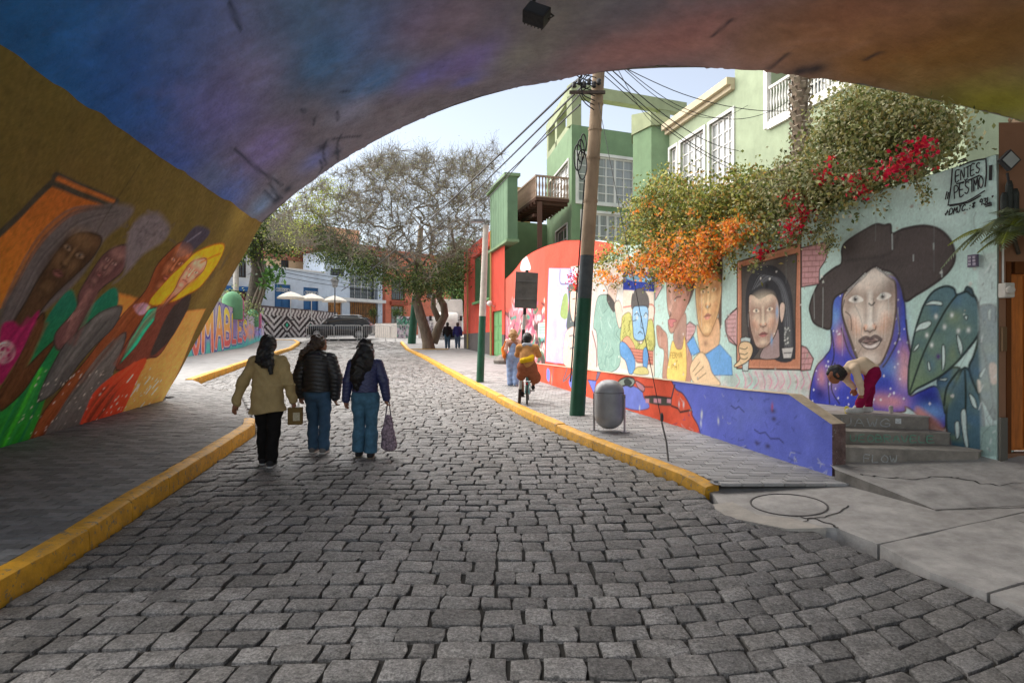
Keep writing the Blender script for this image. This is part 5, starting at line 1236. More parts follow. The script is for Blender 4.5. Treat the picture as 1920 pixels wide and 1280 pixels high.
# ------------------------------------------------------------------ houses
def P255(name, r, g, b, k=.85, **kw):
    d = dict(rough=.85, var=.14, scale=1.6, bump=.3, bscale=25, spec=.2, stain=.45, streak=True)
    d.update(kw); c = L(r, g, b, k)
    d.setdefault('stain_col', tuple(x * .5 + .02 for x in c))
    return mk(name, c, **d)
GLASS = mk_glass('window_glass', (.05, .06, .07)); GLASS_C = mk_glass('curtained_glass', (.3, .31, .3), .22, True)
WHITE = P255('white_joinery', 236, 234, 228, rough=.6, stain=.15); DARKW = P255('dark_wood', 92, 66, 50, rough=.6, bscale=60)
IRON = mk('black_iron', (.03, .03, .032), .5, .3, 20, .2, spec=.4)
class Facade:
    def __init__(s, p0, p1, toward=(0, 0)):
        s.p0 = Vector((p0[0], p0[1], 0)); s.p1 = Vector((p1[0], p1[1], 0)); s.len = (s.p1 - s.p0).length; s.d = (s.p1 - s.p0) / s.len
        n = Vector((s.d.y, -s.d.x, 0)); m = (s.p0 + s.p1) / 2
        s.n = n if n.dot(Vector((toward[0], toward[1], 0)) - m) > 0 else -n
        s.flip = s.n.dot(Vector((s.d.y, -s.d.x, 0))) < 0
        s.rz = math.atan2(s.d.y, s.d.x)
    def pt(s, u, z, out=0.0): p = s.p0 + s.d * u + s.n * out; return (p.x, p.y, z)
    def u(s, px):
        k = (px - 960) / 1200.0     # X = k*Y
        return (k * s.p0.y - s.p0.x) / (s.d.x - k * s.d.y)
    def y(s, u): return s.p0.y + s.d.y * u
    def z(s, px, py): return 1.6 + (640 - py) * s.y(s.u(px)) / 1200.0
    def quad(s, mb, u0, u1, z0, z1, out=0.0):
        q = [s.pt(u0, z0, out), s.pt(u1, z0, out), s.pt(u1, z1, out), s.pt(u0, z1, out)]
        mb.poly(*(q[::-1] if s.flip else q))
    def box(s, mb, u0, u1, z0, z1, o0, o1):
        c = s.p0 + s.d * ((u0 + u1) / 2) + s.n * ((o0 + o1) / 2)
        mb.box((c.x, c.y, (z0 + z1) / 2), (abs(u1 - u0), abs(o1 - o0), z1 - z0), rz=s.rz)
    def wall(s, name, z0, z1, ops, mat, parent, depth=.2, u0=0.0, u1=None, ends=True):
        u1 = s.len if u1 is None else u1; mb = MB()
        us = sorted({u0, u1, *[min(max(x, u0), u1) for o in ops for x in o[:2]]}); vs = sorted({z0, z1, *[x for o in ops for x in o[2:4]]})
        for a, b in zip(us, us[1:]):
            for c, d in zip(vs, vs[1:]):
                if not any(o[0] - 1e-6 <= a and b <= o[1] + 1e-6 and o[2] - 1e-6 <= c and d <= o[3] + 1e-6 for o in ops): s.quad(mb, a, b, c, d)
        for o in ops:
            a, b, c, d = o[:4]
            mb.poly(s.pt(a, c), s.pt(a, d), s.pt(a, d, -depth), s.pt(a, c, -depth)); mb.poly(s.pt(b, c), s.pt(b, c, -depth), s.pt(b, d, -depth), s.pt(b, d))
            mb.poly(s.pt(a, c), s.pt(a, c, -depth), s.pt(b, c, -depth), s.pt(b, c)); mb.poly(s.pt(a, d), s.pt(b, d), s.pt(b, d, -depth), s.pt(a, d, -depth))
        # body behind: top and ends
        if not ends: return mb.build(name, mat, parent)
        mb.poly(s.pt(u0, z1), s.pt(u1, z1), s.pt(u1, z1, -3), s.pt(u0, z1, -3)); mb.poly(s.pt(u0, z0, 0), s.pt(u0, z1, 0), s.pt(u0, z1, -3), s.pt(u0, z0, -3)); mb.poly(s.pt(u1, z0, 0), s.pt(u1, z0, -3), s.pt(u1, z1, -3), s.pt(u1, z1, 0))
        mb.poly(s.pt(u0, z0, -3), s.pt(u1, z0, -3), s.pt(u1, z1, -3), s.pt(u0, z1, -3))
        return mb.build(name, mat, parent)
    def window(s, o, parent, nx=2, ny=3, fw=.07, mat=None, pane=None, inset=.08, surround=0.0, sill=False, name='window', bars=0, sash=None):
        a, b, c, d = o[:4]; mat = mat or WHITE; pane = pane or GLASS; mb = MB()
        for (x0, x1, y0, y1) in ((a, a + fw, c, d), (b - fw, b, c, d), (a + fw, b - fw, c, c + fw), (a + fw, b - fw, d - fw, d)): s.box(mb, x0, x1, y0, y1, -inset - .05, -inset + .02)
        if surround:
            w = surround
            for (x0, x1, y0, y1) in ((a - w, a, c - w, d + w), (b, b + w, c - w, d + w), (a, b, c - w, c), (a, b, d, d + w)): s.box(mb, x0, x1, y0, y1, -.05, .05)
        iw = (b - a - 2 * fw) / nx; ih = (d - c - 2 * fw) / ny; t = .025
        for i in range(1, nx): s.box(mb, a + fw + iw * i - (t if not sash or i % sash else t * 2), a + fw + iw * i + (t if not sash or i % sash else t * 2), c + fw, d - fw, -inset - .04, -inset + .01)
        for j in range(1, ny): s.box(mb, a + fw, b - fw, c + fw + ih * j - t * .7, c + fw + ih * j + t * .7, -inset - .038, -inset + .005)
        w = mb.build(name, mat, parent)
        for i in range(nx):
            for j in range(ny):
                pm = MB(); s.quad(pm, a + fw + iw * i, a + fw + iw * (i + 1), c + fw + ih * j, c + fw + ih * (j + 1), -inset - .02 - random.uniform(0, .004)); pm.build('pane', pane, w)
        if sill:
            pm = MB(); s.box(pm, a - .08, b + .08, c - .1, c - .002, -.02, .12); pm.build('sill', mat, w)
        if bars:
            pm = MB()
            for i in range(bars + 1):
                q = lerp(a + .03, b - .03, i / bars); s.box(pm, q - .012, q + .012, c + .02, d - .02, .0, .03)
            for z in (c + .1, (c + d) / 2, d - .1): s.box(pm, a, b, z - .012, z + .012, -.002, .028)
            pm.build('grille', IRON, w)
        return w
def balustrade(F, parent, u0, u1, z0, z1, o, n, mat, name='balustrade', r=.03):
    mb = MB(); F.box(mb, u0, u1, z1 - .07, z1, o - .05, o + .05); b = mb.build(name, mat, parent); mb = MB(); F.box(mb, u0, u1, z0, z0 + .06, o - .04, o + .04); mb.build('bottom_rail', mat, b)
    for i in range(n):
        u = lerp(u0 + .05, u1 - .05, i / max(n - 1, 1)); p = F.pt(u, 0, o); pm = MB(); h = z1 - z0 - .13
        pm.lathe([(r * .7, z0 + .06), (r, z0 + .06 + h * .15), (r * .5, z0 + .06 + h * .3), (r * 1.1, z0 + .06 + h * .55), (r * .5, z0 + .06 + h * .8), (r * .8, z1 - .07)], (p[0], p[1], 0), 6, cap=False); pm.build('baluster', mat, b, smooth=True)
    return b

# --- the green house above the mural wall
GREEN = P255('green_render', 164, 176, 146, stain=.3); GREEN_D = P255('green_render_deep', 128, 154, 118, stain=.4); GREEN_L = P255('green_render_pale', 164, 172, 136, stain=.3); EAVE = P255('eave_cream', 216, 200, 170)
gh = thing('green_house', 'pale green house with white windows, timber balcony and open roof frame', 'house', (5.5, 25, 1.2))
Fw = Facade((5.9, 24.0), (8.59, 12.1))
wz = (6.6, 8.75)
ops = [(Fw.u(1257), Fw.u(1270), *wz), (Fw.u(1277), Fw.u(1321), *wz), (Fw.u(1331), Fw.u(1375), *wz)]
us = Fw.u(1378)
Fw.wall('wing_wall', 2.0, 9.5, ops, GREEN, gh, u1=us)
for i, o in enumerate(ops): Fw.window(o, gh, nx=2 if i == 0 else 4, ny=5, pane=GLASS_C, surround=.1, sash=2, fw=.06)
mb = MB(); Fw.box(mb, -.1, us, 9.5, 9.72, -.2, .28); Fw.box(mb, -.1, us, 9.36, 9.499, -.1, .14); mb.build('eave', EAVE, gh)
bo = (Fw.u(1443), Fw.u(1640), 7.75, 11.2)
Fw.wall('tall_wall', 2.0, 14.0, [bo], GREEN, gh, u0=us + .002, u1=Fw.len, depth=.9)
mb = MB()
for (x0, x1, y0, y1) in ((bo[0] - .16, bo[0], 7.6, 11.3), (bo[0], bo[1], 7.55, 7.75)): Fw.box(mb, x0, x1, y0, y1, -.05, .09)
mb.build('balcony_surround', WHITE, gh)
balustrade(Fw, gh, bo[0] + .02, bo[1], 7.76, 8.75, 0.0, 30, WHITE, 'balcony_railing', .035)
for k in range(3):
    a = bo[0] + .25 + k * 1.35; Fw.window((a, a + 1.15, 7.9, 10.6), gh, nx=2, ny=4, inset=.8, fw=.08, name='balcony_door')
mb = MB(); Fw.quad(mb, bo[0], bo[1], 7.75, 11.2, -.9); mb.build('balcony_back', GREEN, gh)
mb = MB(); Fw.box(mb, Fw.u(1432), Fw.u(1560), 5.95, 6.02, .0, .9); mb.build('awning', DARKW, gh)
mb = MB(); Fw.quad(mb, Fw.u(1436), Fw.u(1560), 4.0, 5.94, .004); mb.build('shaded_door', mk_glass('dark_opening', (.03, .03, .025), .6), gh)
# end block facing the street
K = (2.52, 27.0); Ff = Facade(K, (8.33, 29.4)); Fl = Facade((1.75, 32.3), K, toward=(-20, 25))
w1 = (Ff.u(1084), Ff.u(1190), 7.55, 9.55); w2 = (Ff.u(1092), Ff.u(1188), 5.2, 7.1)
Ff.wall('front_wall', 1.0, 10.75, [w1, w2], GREEN_D, gh, u1=5.2, ends=False)
Ff.window(w1, gh, 6, 5, .07, pane=GLASS_C, surround=.12, sash=2); Ff.window(w2, gh, 6, 4, .07, pane=GLASS_C, surround=.1, sash=1)
l1 = (Fl.u(1031), Fl.u(1067), 7.7, 9.4); l2 = (Fl.u(1043), Fl.u(1064), 5.2, 6.7)
Fl.wall('side_wall', 1.0, 10.75, [l1, l2], GREEN_D, gh, ends=False)
Fl.window(l1, gh, 4, 4, .06, pane=GLASS_C, surround=.06); Fl.window(l2, gh, 2, 3, .06, surround=.06)
mb = MB()
def col(F, u, z0, z1, w=.5): F.box(mb, u, u + w, z0, z1, -w, .0)
col(Ff, .0, 10.75, 12.0, .46); Ff.box(mb, -.02, 5.9, 12.0, 12.5, -.42, .03); Ff.box(mb, 4.5, 5.0, 10.75, 11.999, -.4, .0)
Fl.box(mb, .0, Fl.len, 12.001, 12.5, -.42, .03)
for u in (.0, 2.0): Fl.box(mb, u, u + .42, 10.75, 12.0, -.42, .0)
Fl.box(mb, .45, Fl.len - .5, 10.75, 11.0, -.2, .0)
mb.build('roof_frame', GREEN_L, gh)
mb = MB(); mb.poly((2.52, 27, 10.74), (7.3, 28.97, 10.74), (6.6, 33, 10.74), (1.75, 32.3, 10.74)); mb.build('roof', GREEN_L, gh)
tw = MB(); tw.prism([(4.78, 25.3), (5.28, 24.25), (6.02, 24.1), (6.3, 26), (5.0, 26.4)], 1.5, 9.75); tw.build('tower', GREEN_D, gh)
tw = MB(); tw.prism([(4.72, 25.3), (5.24, 24.15), (6.1, 24.0), (6.35, 26), (4.95, 26.45)], 9.752, lambda x, y: 10.55 - (x - 4.72) * .5); tw.build('tower_cap', GREEN_L, gh)
tw = MB(); tw.prism([(4.76, 25.3), (5.27, 24.21), (6.03, 24.07), (6.3, 26), (5.0, 26.4)], 6.5, 6.6); tw.build('tower_band', P255('band', 84, 118, 84), gh)
# timber balcony on the street side
WOODB = P255('balcony_wood', 172, 148, 128, rough=.8, bscale=70); WOODD = P255('beam_wood', 96, 70, 58, rough=.8, bscale=70)
bl = [Vector((.98, 26.45, 0)), Vector((2.4, 26.95, 0)), Vector((1.45, 31.0, 0)), Vector((-.08, 30.5, 0))]
mb = MB(); mb.prism([(p.x, p.y) for p in bl], 7.45, 7.58); mb.build('balcony_floor', WOODD, gh)
for i in range(9):
    t = (i + .5) / 9; a = bl[0].lerp(bl[3], t); b = bl[1].lerp(bl[2], t); mb = MB(); mb.bar((a.x, a.y, 7.38), (b.x, b.y, 7.38), .1, .13); mb.build('joist', WOODD, gh)
FA = Facade((bl[0].x, bl[0].y), (bl[1].x, bl[1].y)); FB = Facade((bl[3].x, bl[3].y), (bl[0].x, bl[0].y), toward=(-20, 20))
balustrade(FA, gh, 0, FA.len, 7.58, 8.5, -.06, 11, WOODB, 'railing', .045); balustrade(FB, gh, 0, FB.len - .12, 7.58, 8.5, -.06, 24, WOODB, 'railing', .045)
mb = MB(); p = bl[0].lerp(bl[1], .12); mb.box((p.x, p.y + .1, 5.8), (.2, .2, 3.2)); mb.build('post', WOODD, gh)
mb = MB(); a, b = bl[0].lerp(bl[3], .1), bl[0].lerp(bl[3], .95); mb.bar((a.x + .1, a.y, 6.9), (b.x + .5, b.y, 7.3), .12); mb.build('brace', WOODD, gh)

# --- red wall with a rounded end, then the red house further up
RED = P255('red_render', 222, 88, 70, stain=.3)
rw = thing('red_wall', 'tall orange red street wall with graffiti, below the timber balcony', 'wall', (.5, 22, .7))
path = crom([(.94, 18.2), (.62, 19.4), (.36, 21.0), (.2, 23), (.0, 25.2), (-.28, 27.7)], False, 6); pa = np.array(path); su = np.r_[0, np.cumsum(np.hypot(*np.diff(pa, axis=0).T))]
def rw_uv(p):
    k = (p[0] - 960) / 1200.0; f = pa[:, 0] - k * pa[:, 1]; i = int(np.argmax(f < 0)) if (f < 0).any() else len(f) - 1
    i = max(i, 1); t = f[i - 1] / (f[i - 1] - f[i] + 1e-9); u = su[i - 1] + t * (su[i] - su[i - 1]); Y = pa[i - 1, 1] + t * (pa[i, 1] - pa[i - 1, 1])
    return (u, 1.6 + (640 - p[1]) * Y / 1200.0)
cr = Canvas(0, su[-1], .4, 4.35, .035, O(226, 92, 74), rw_uv); rg = random.Random(4)
for k in range(30): cr.blob((rg.uniform(0, 10), rg.uniform(.6, 4.3)), rg.uniform(.4, 1.2), rg.uniform(.3, .8), O(*rg.choice([(232, 104, 84), (214, 80, 62), (222, 92, 80)])), .5, raw=True)
cr.fill([(946, 700), (944, 600), (968, 560), (1000, 580), (1026, 590), (1030, 720)], O(206, 120, 130), smooth=False, soft=.1)
for k in range(130):
    p = (rg.uniform(950, 1024), rg.uniform(575, 690)); cr.stroke([p, (p[0] + rg.uniform(-9, 9), p[1] + rg.uniform(-20, 20)), (p[0] + rg.uniform(-9, 9), p[1] + rg.uniform(-22, 22))], rg.uniform(.05, .16), O(*rg.choice([(60, 150, 130), (40, 110, 80), (232, 226, 214), (150, 60, 90), (206, 90, 120), (44, 50, 54), (236, 180, 186), (110, 190, 180), (90, 60, 60)])), .85)
cr.fill([(1009, 606), (1025, 604), (1025, 630), (1009, 632)], O(206, 226, 212), smooth=False)
for k in range(5): cr.stroke([(1011, 610 + 4 * k), (1023, 609 + 4 * k)], .03, O(120, 170, 150), smooth=False)
cr.fill([(976, 506), (978, 490), (984, 477), (990, 486), (994, 506)], O(226, 222, 218)); cr.blob((984, 482), .08, .1, O(190, 170, 164), .8)
def rw_pos(U, V): return np.stack([np.interp(U, su, pa[:, 0]), np.interp(U, su, pa[:, 1]), np.minimum(V, 4.3)], 1)
cr.mesh('painted_face', rw_pos, MURAL, rw, flip=True, keep=lambda U, V: V < 4.36)
mb = MB()
for a, b in zip(pa, pa[1:]): mb.poly((a[0] - .01, a[1], 4.305), (a[0] + .3, a[1], 4.305), (b[0] + .3, b[1], 4.305), (b[0] - .01, b[1], 4.305)); mb.poly((a[0] + .3, a[1], .4), (b[0] + .3, b[1], .4), (b[0] + .3, b[1], 4.3), (a[0] + .3, a[1], 4.3))
mb.build('wall_core', RED, rw)
rk = MB(); rk.lathe([(.45, 0), (.5, .15), (.4, .3), (.2, .38)], (-.25, 24.6, .72), 9); tag(rk.build('rock', CONC_D, smooth=40), 'grey boulder on the pavement by the red wall', 'rock')

rh = thing('red_house', 'red house with green shutters and a green boarded upper room', 'house', (-1.2, 31, 1))
Fr = Facade((-.32, 27.8), (-2.85, 38.0), toward=(-20, 30))
s1 = (Fr.u(921), Fr.u(907), 3.7, 6.1); s2 = (Fr.u(902), Fr.u(890), 3.7, 6.1); dr = (Fr.u(941), Fr.u(923), .9, 3.0)
Fr.wall('wall', .4, 6.9, [s1, s2, dr], RED, rh, ends=False)
mb = MB(); Fr.box(mb, Fr.len - .25, Fr.len - .002, .4, 6.9, -4, -.002); mb.build('end_wall', RED, rh)
mb = MB(); Fr.quad(mb, dr[1] + .05, Fr.len, .4, 2.05, .012); Fr.quad(mb, 0, dr[0] - .05, .4, 1.9, .012); mb.build('base_band', P255('band_grey', 106, 100, 98), rh)
SHUT = P255('shutter_green', 78, 112, 76); LGREEN = P255('door_green', 126, 178, 120)
for o in (s1, s2):
    mb = MB(); m = (o[0] + o[1]) / 2
    for a, b in ((o[0] + .03, m - .02), (m + .02, o[1] - .03)):
        Fr.box(mb, a, b, o[2] + .03, o[3] - .03, -.08, -.03)
    sh = mb.build('shutter', SHUT, rh); mb = MB()
    for j in range(22): Fr.box(mb, o[0] + .06, o[1] - .06, o[2] + .1 + j * .1, o[2] + .16 + j * .1, -.029, -.005)
    mb.build('louvre', SHUT, sh); mb = MB(); Fr.box(mb, o[0] - .1, o[1] + .1, o[2] - .12, o[2], -.02, .14); mb.build('sill', LGREEN, sh)
    mb = MB(); Fr.box(mb, o[0] - .15, o[1] + .15, o[3] + .02, o[3] + .25, -.02, .12); mb.build('hood', RED, sh)
mb = MB(); Fr.box(mb, dr[0] + .02, dr[1] - .02, .9, 3.0, -.14, -.09); d_ = mb.build('door', LGREEN, rh)
for i in range(2):
    for j in range(3):
        mb = MB(); w = (dr[1] - dr[0]) / 2; Fr.box(mb, dr[0] + .1 + i * w, dr[0] + w - .08 + i * w, 1.0 + j * .66, 1.55 + j * .66, -.089, -.07); mb.build('door_panel', LGREEN, d_)
mb = MB(); p = Fr.pt(Fr.u(924), 2.7, .1); mb.tube([(p[0], p[1], .8), (p[0], p[1], 6.8)], .05, 6); p = Fr.pt(Fr.u(880), 2.7, .1); mb.tube([(p[0], p[1], 1.2), (p[0], p[1], 6.8)], .05, 6); mb.build('drain_pipe', P255('pipe_cream', 190, 176, 110), rh)
mb = MB(); p = Fr.pt(Fr.u(928) , 3.35, .25); mb.lathe([(.02, -.12), (.12, -.06), (.14, .03), (.08, .12), (.01, .14)], p, 10); mb.tube([p, Fr.pt(Fr.u(928), 3.2, 0)], .02, 5); mb.build('wall_lamp', WHITE, rh, smooth=True)
mb = MB(); Fr.box(mb, -.9, 2.6, 5.9, 8.55, -.35, .08); gb = mb.build('upper_room', P255('green_boards', 118, 148, 116), rh)
for z_, o_ in (((5.78, 5.898), (-.4, .16)), ((8.552, 8.68), (-.45, .24))):
    mb = MB(); Fr.box(mb, -1.0, 2.8, *z_, *o_); mb.build('cornice', P255('cornice_green', 138, 164, 126), gb)
for i in range(14):
    mb = MB(); Fr.box(mb, -.9 + i * .25, -.68 + i * .25, 5.95, 8.5, .082, .092 + .004 * (i % 2)); mb.build('board', P255('green_boards2', 124, 152, 122), gb)
Fq = Facade((-.75, 30.9), (1.75, 32.3)); Fq.wall('rear_wall', .5, 7.5, [], GREEN_D, gh, ends=False); mb = MB(); Fq.box(mb, .0, 1.9, 7.502, 9.2, -.2, -.002); mb.build('ochre_gable', P255('ochre', 214, 180, 120), gh)

# --- building with the wooden door at the right
db = thing('door_building', 'brown rendered building with a tall wooden door beside the mural wall', 'building', (6, 6.7, .4))
BRN = P255('brown_render', 150, 112, 88, stain=.4)
Fd = Facade((5.008, 6.585), (8.6, 6.585)); dd = (Fd.u(1886), Fd.u(1886) + 1.05, .45, 2.42)
Fd.wall('wall', .2, 3.85, [dd], BRN, db, depth=.14, ends=False)
DOORW = P255('door_wood', 196, 110, 40, rough=.45, var=.35, scale=5, stretch=(6, 6, .6), bscale=14, spec=.5, stain=.3)
mb = MB()
for a, b, c, d in ((dd[0], dd[0] + .05, .45, 2.42), (dd[1] - .09, dd[1], .45, 2.42), (dd[0] + .09, dd[1] - .09, 2.3, 2.42)): Fd.box(mb, a, b, c, d, -.12, .01)
dfr = mb.build('door_frame', P255('frame_wood', 104, 58, 26, rough=.5), db)
mb = MB(); Fd.box(mb, dd[0] + .05, dd[1] - .09, .47, 2.3, -.13, -.07); dl = mb.build('door', DOORW, db)
for k in range(5):
    mb = MB(); w = (dd[1] - dd[0] - .2) / 5; Fd.box(mb, dd[0] + .06 + k * w, dd[0] + .06 + (k + 1) * w - .012, .5, 2.28, -.069, -.055); mb.build('plank', DOORW, dl)
mb = MB(); Fd.box(mb, dd[0] - .06, dd[0] - .02, 1.5, 1.75, .002, .04); mb.build('intercom', P255('intercom', 120, 96, 70), db)
mb = MB(); mb.box((5.045, 6.53, 2.12), (.1, .1, .15)); mb.lathe([(.04, 0), (.045, .03), (.03, .05)], (5.03, 6.48, 2.12), 10, rot=Matrix.Rotation(R(90), 3, 'X')); mb.build('meter_box', P255('meter', 206, 200, 190), db, bevel=.01)
mb = MB(); mb.tube([(5.04, 6.57, 2.2), (5.04, 6.57, 2.9)], .01, 6); mb.build('conduit', WHITE, db)
mb = MB(); Fd.box(mb, .0, dd[0] - .003, .2, .82, .002, .03); mb.build('base_patch', P255('base_patch', 110, 106, 98), db)

# rough stone house and red strip over the wall
sh = thing('stone_house', 'rough brown rubble stone house front above the mural wall', 'house', (9.5, 12, 2))
Fs = Facade((9.05, 12.6), (12.5, 11.2)); Fs.wall('wall', 2, 8, [], P255('rubble', 150, 122, 92, var=.4, scale=7, bump=1.0, bscale=9, bdist=.06), sh)
mb = MB(); Fs.box(mb, -.5, -.02, 2, 8, -2, .05); mb.build('red_pier', RED, sh)
mb = MB(); Fs.box(mb, .0, .16, 2, 8, .0, .1); mb.build('quoin', P255('quoin', 180, 164, 140), sh)
rg = random.Random(2)
for i in range(16):
    for j in range(16):
        if rg.random() < .75:
            u, z = .35 + i * .2 + rg.uniform(-.06, .06), 4.4 + j * .2 + rg.uniform(-.06, .06); p = Fs.pt(u, z, .0); mb = MB(); r = rg.uniform(.06, .1); mb.lathe([(r, -.03), (r * 1.1, .03), (r * .7, .07), (.01, .08)], p, 6, rot=Matrix.Rotation(R(90), 3, 'X')); mb.build('stone', P255('rubble_stone%d' % (i % 3), *((168, 134, 98), (140, 112, 86), (154, 128, 104))[i % 3]), sh, smooth=50)

# --- far side of the cross street
def zigzag(c, u0, u1, z0, z1):
    U, V = c.U, c.V; W_ = O(206, 198, 194); B_ = O(62, 52, 52)
    t = (V - z0) / (z1 - z0)
    a = np.abs(((U * .62) % 2) - 1)                 # tent
    k = ((t * 5.2 + a * 2.4) % 1.0) < .5
    img = np.where(k[..., None], W_, B_)
    cellu = ((U * .62) % 2) - 1
    dm = np.abs(cellu) * 1.1 + np.abs(t - .46) * 2.4
    img = np.where((dm < .62)[..., None], B_, img); img = np.where((dm < .44)[..., None], W_, img); img = np.where((dm < .3)[..., None], B_, img); img = np.where((dm < .14)[..., None], O(70, 190, 150), img)
    topz = t > .74; k2 = ((U * 2.2 + np.sin(V * 9) * .3) % 1.0) < .5
    img = np.where(topz[..., None], np.where((k2 & (t < .95))[..., None], W_, O(96, 84, 84)), img)
    c.img[:] = img
    for i in range(60): c.blob((random.uniform(u0, u1), random.uniform(z0, z1)), .2, .2, O(*random.choice([(150, 130, 130), (90, 84, 84), (214, 206, 204)])), .4, raw=True)
def wall_line(name, p0, p1, z0, z1a, z1b, res, paint, label, cat, th=.3, mat=None, base=None, toward=(0, 0)):
    F = Facade(p0, p1, toward); t = thing(name, label, cat, (*p0, z0)); c = Canvas(0, F.len, z0, max(z1a, z1b), res, base or O(200, 190, 200), lambda p: (F.u(p[0]), F.z(*p)))
    paint(c, F)
    top = lambda U: z1a + (z1b - z1a) * np.asarray(U) / F.len
    c.mesh('painted_face', lambda U, V: np.stack([F.p0.x + F.d.x * U, F.p0.y + F.d.y * U, np.minimum(V, top(U))], 1), mat or MURAL_OLD, t, keep=lambda U, V: V < top(U) + res, flip=F.flip)
    mb = MB(); mb.poly(F.pt(0, z1a + .003, .02), F.pt(F.len, z1b + .003, .02), F.pt(F.len, z1b + .003, -th), F.pt(0, z1a + .003, -th)); mb.poly(F.pt(0, z0, -th), F.pt(F.len, z0, -th), F.pt(F.len, z1b, -th), F.pt(0, z1a, -th))
    for u, z in ((0, z1a), (F.len, z1b)): mb.poly(F.pt(u, z0, .0), F.pt(u, z0, -th), F.pt(u, z, -th), F.pt(u, z, .0))
    mb.build('wall_core', P255('pale_core', 190, 180, 176), t)
    return t, F
wall_line('patterned_wall', (-18.75, 45.0), (-14.6, 60), 1.5, 4.25, 4.15, .06, lambda c, F: zigzag(c, 0, F.len, 1.7, 4.25), 'long wall painted with black and white zigzags and green diamonds behind the car', 'wall')
tr_ = MB(); tr_.prism([(-19.0, 45.2), (-14.95, 60.0), (-9.0, 66.0), (-12.2, 75.0), (-30, 75), (-30, 45)], 1.4, 3.2); tag(tr_.build('upper_terrace', ASPH), kind='structure')

BLUEW = P255('powder_blue', 208, 219, 231, stain=.15); BLUED = P255('blue_door', 62, 104, 150)
bh = thing('blue_house', 'powder blue two part house with deep blue doors and a balcony over a lit shopfront', 'house', (-17, 54, 3.2))
Fb = Facade((-20.1, 50.0), (-12.2, 61.0))
um = Fb.u(609); ue = Fb.u(717)
d1 = (Fb.u(515), Fb.u(545), 3.2, Fb.z(530, 533)); d2 = (Fb.u(569), Fb.u(597), 3.2, Fb.z(580, 539))
Fb.wall('low_wing', 3.0, 7.5, [d1, d2], BLUEW, bh, u1=um)
v1 = (Fb.u(620), Fb.u(645), Fb.z(632, 517), Fb.z(632, 504)); bw = (Fb.u(656), Fb.u(708), Fb.z(680, 562), Fb.z(680, 511)); sf = (Fb.u(656), Fb.u(708), 3.2, Fb.z(680, 567)); sd_ = (Fb.u(615), Fb.u(641), 3.2, Fb.z(628, 562))
Fb.wall('tall_wing', 3.0, 9.4, [v1, bw, sf, sd_], BLUEW, bh, u0=um + .002, u1=ue, depth=.5)
for o in (d1, d2):
    Fb.window(o, bh, 2, 1, .14, BLUED, P255('door_leaf', 70, 116, 164), .1, name='door'); mb = MB()
    for i in range(7):
        u = lerp(o[0] + .25, o[1] - .25, i / 6); p = Fb.pt(u, o[3] - .45, .0); mb.lathe([(.14, -.02), (.16, 0), (.14, .02), (.11, .0)], p, 8, rot=Matrix.Rotation(R(90), 3, 'X'), cap=False)
    mb.build('fan_grille', WHITE, bh)
Fb.window(v1, bh, 4, 1, .05, IRON, bars=8, name='vent'); Fb.window(bw, bh, 4, 2, .1, WHITE, inset=.4, name='window', bars=0, sash=2)
balustrade(Fb, bh, bw[0], bw[1], bw[2], bw[2] + 1.0, .0, 16, IRON, 'balcony_railing', .025)
AMB = mk('amber_wood', (.45, .2, .05), .5, .5, 3, .2)
Fb.window(sf, bh, 5, 1, .1, AMB, mk('lit_interior', (.3, .13, .03), .5, .7, 2.5, .1), .3, name='shopfront', bars=14); Fb.window(sd_, bh, 3, 2, .08, AMB, mk('lit_interior', (.3, .13, .03)), .2, name='window')
mb = MB(); Fb.box(mb, um, ue, sf[3] + .02, sf[3] + .3, .0, .5); Fb.box(mb, 0, um, 7.5, 7.62, -.2, .1); Fb.box(mb, um, ue, 9.4, 9.55, -.2, .15); mb.build('ledge', WHITE, bh)
mb = MB(); Fb.box(mb, um - .5, ue + 1, 9.6, 10.6, -4, -.6); mb.build('red_roof_room', P255('roof_red', 214, 110, 96), bh)
cb = thing('cream_house', 'cream terrace house rising behind the blue house', 'house', (-22, 60, 3))
Fc = Facade((-23.0, 55.0), (-15.0, 63.0)); co = [(Fc.u(527), Fc.u(541), Fc.z(534, 505), Fc.z(534, 487)), (Fc.u(560), Fc.u(590), Fc.z(575, 490), Fc.z(575, 470))]
Fc.wall('wall', 3, 12.5, co, P255('cream', 232, 200, 160), cb); [Fc.window(o, cb, 3, 2, .08, DARKW, bars=6) for o in co]
mb = MB(); Fc.box(mb, Fc.u(592), Fc.u(622), 3, 10.2, 0, .8); mb.build('stair_block', P255('cream2', 222, 178, 132), cb)
mb = MB(); Fc.box(mb, 0, Fc.len, 8.9, 9.6, .02, .1); mb.build('parapet_rail', P255('rail_rust', 170, 110, 90), cb)
wh = thing('white_house', 'white house with a blue awning behind the lettered wall', 'house', (-22, 44, 2))
Fh = Facade((-24.5, 43.5), (-19.4, 48.5)); ho = [(Fh.u(447), Fh.u(461), Fh.z(455, 520), Fh.z(455, 488)), (Fh.u(425), Fh.u(436), Fh.z(430, 520), Fh.z(430, 490)), (Fh.u(430), Fh.u(462), 2.2, Fh.z(446, 545))]
Fh.wall('wall', 1.8, 9.0, ho, P255('white_wall', 226, 224, 220), wh); [Fh.window(o, wh, 2, 3, .06, DARKW, bars=3) for o in ho]
mb = MB(); Fh.box(mb, Fh.u(405), Fh.u(477), Fh.z(440, 546), Fh.z(440, 538), .0, .9); mb.build('awning', P255('awning_blue', 60, 110, 170), wh)
mb = MB(); Fh.box(mb, Fh.u(405), Fh.u(477), Fh.z(440, 537), Fh.z(440, 520), .0, .12); mb.build('fascia', WHITE, wh)
th_ = thing('terracotta_house', 'terracotta house with barred brown windows behind the trees', 'house', (-8, 63, 3))
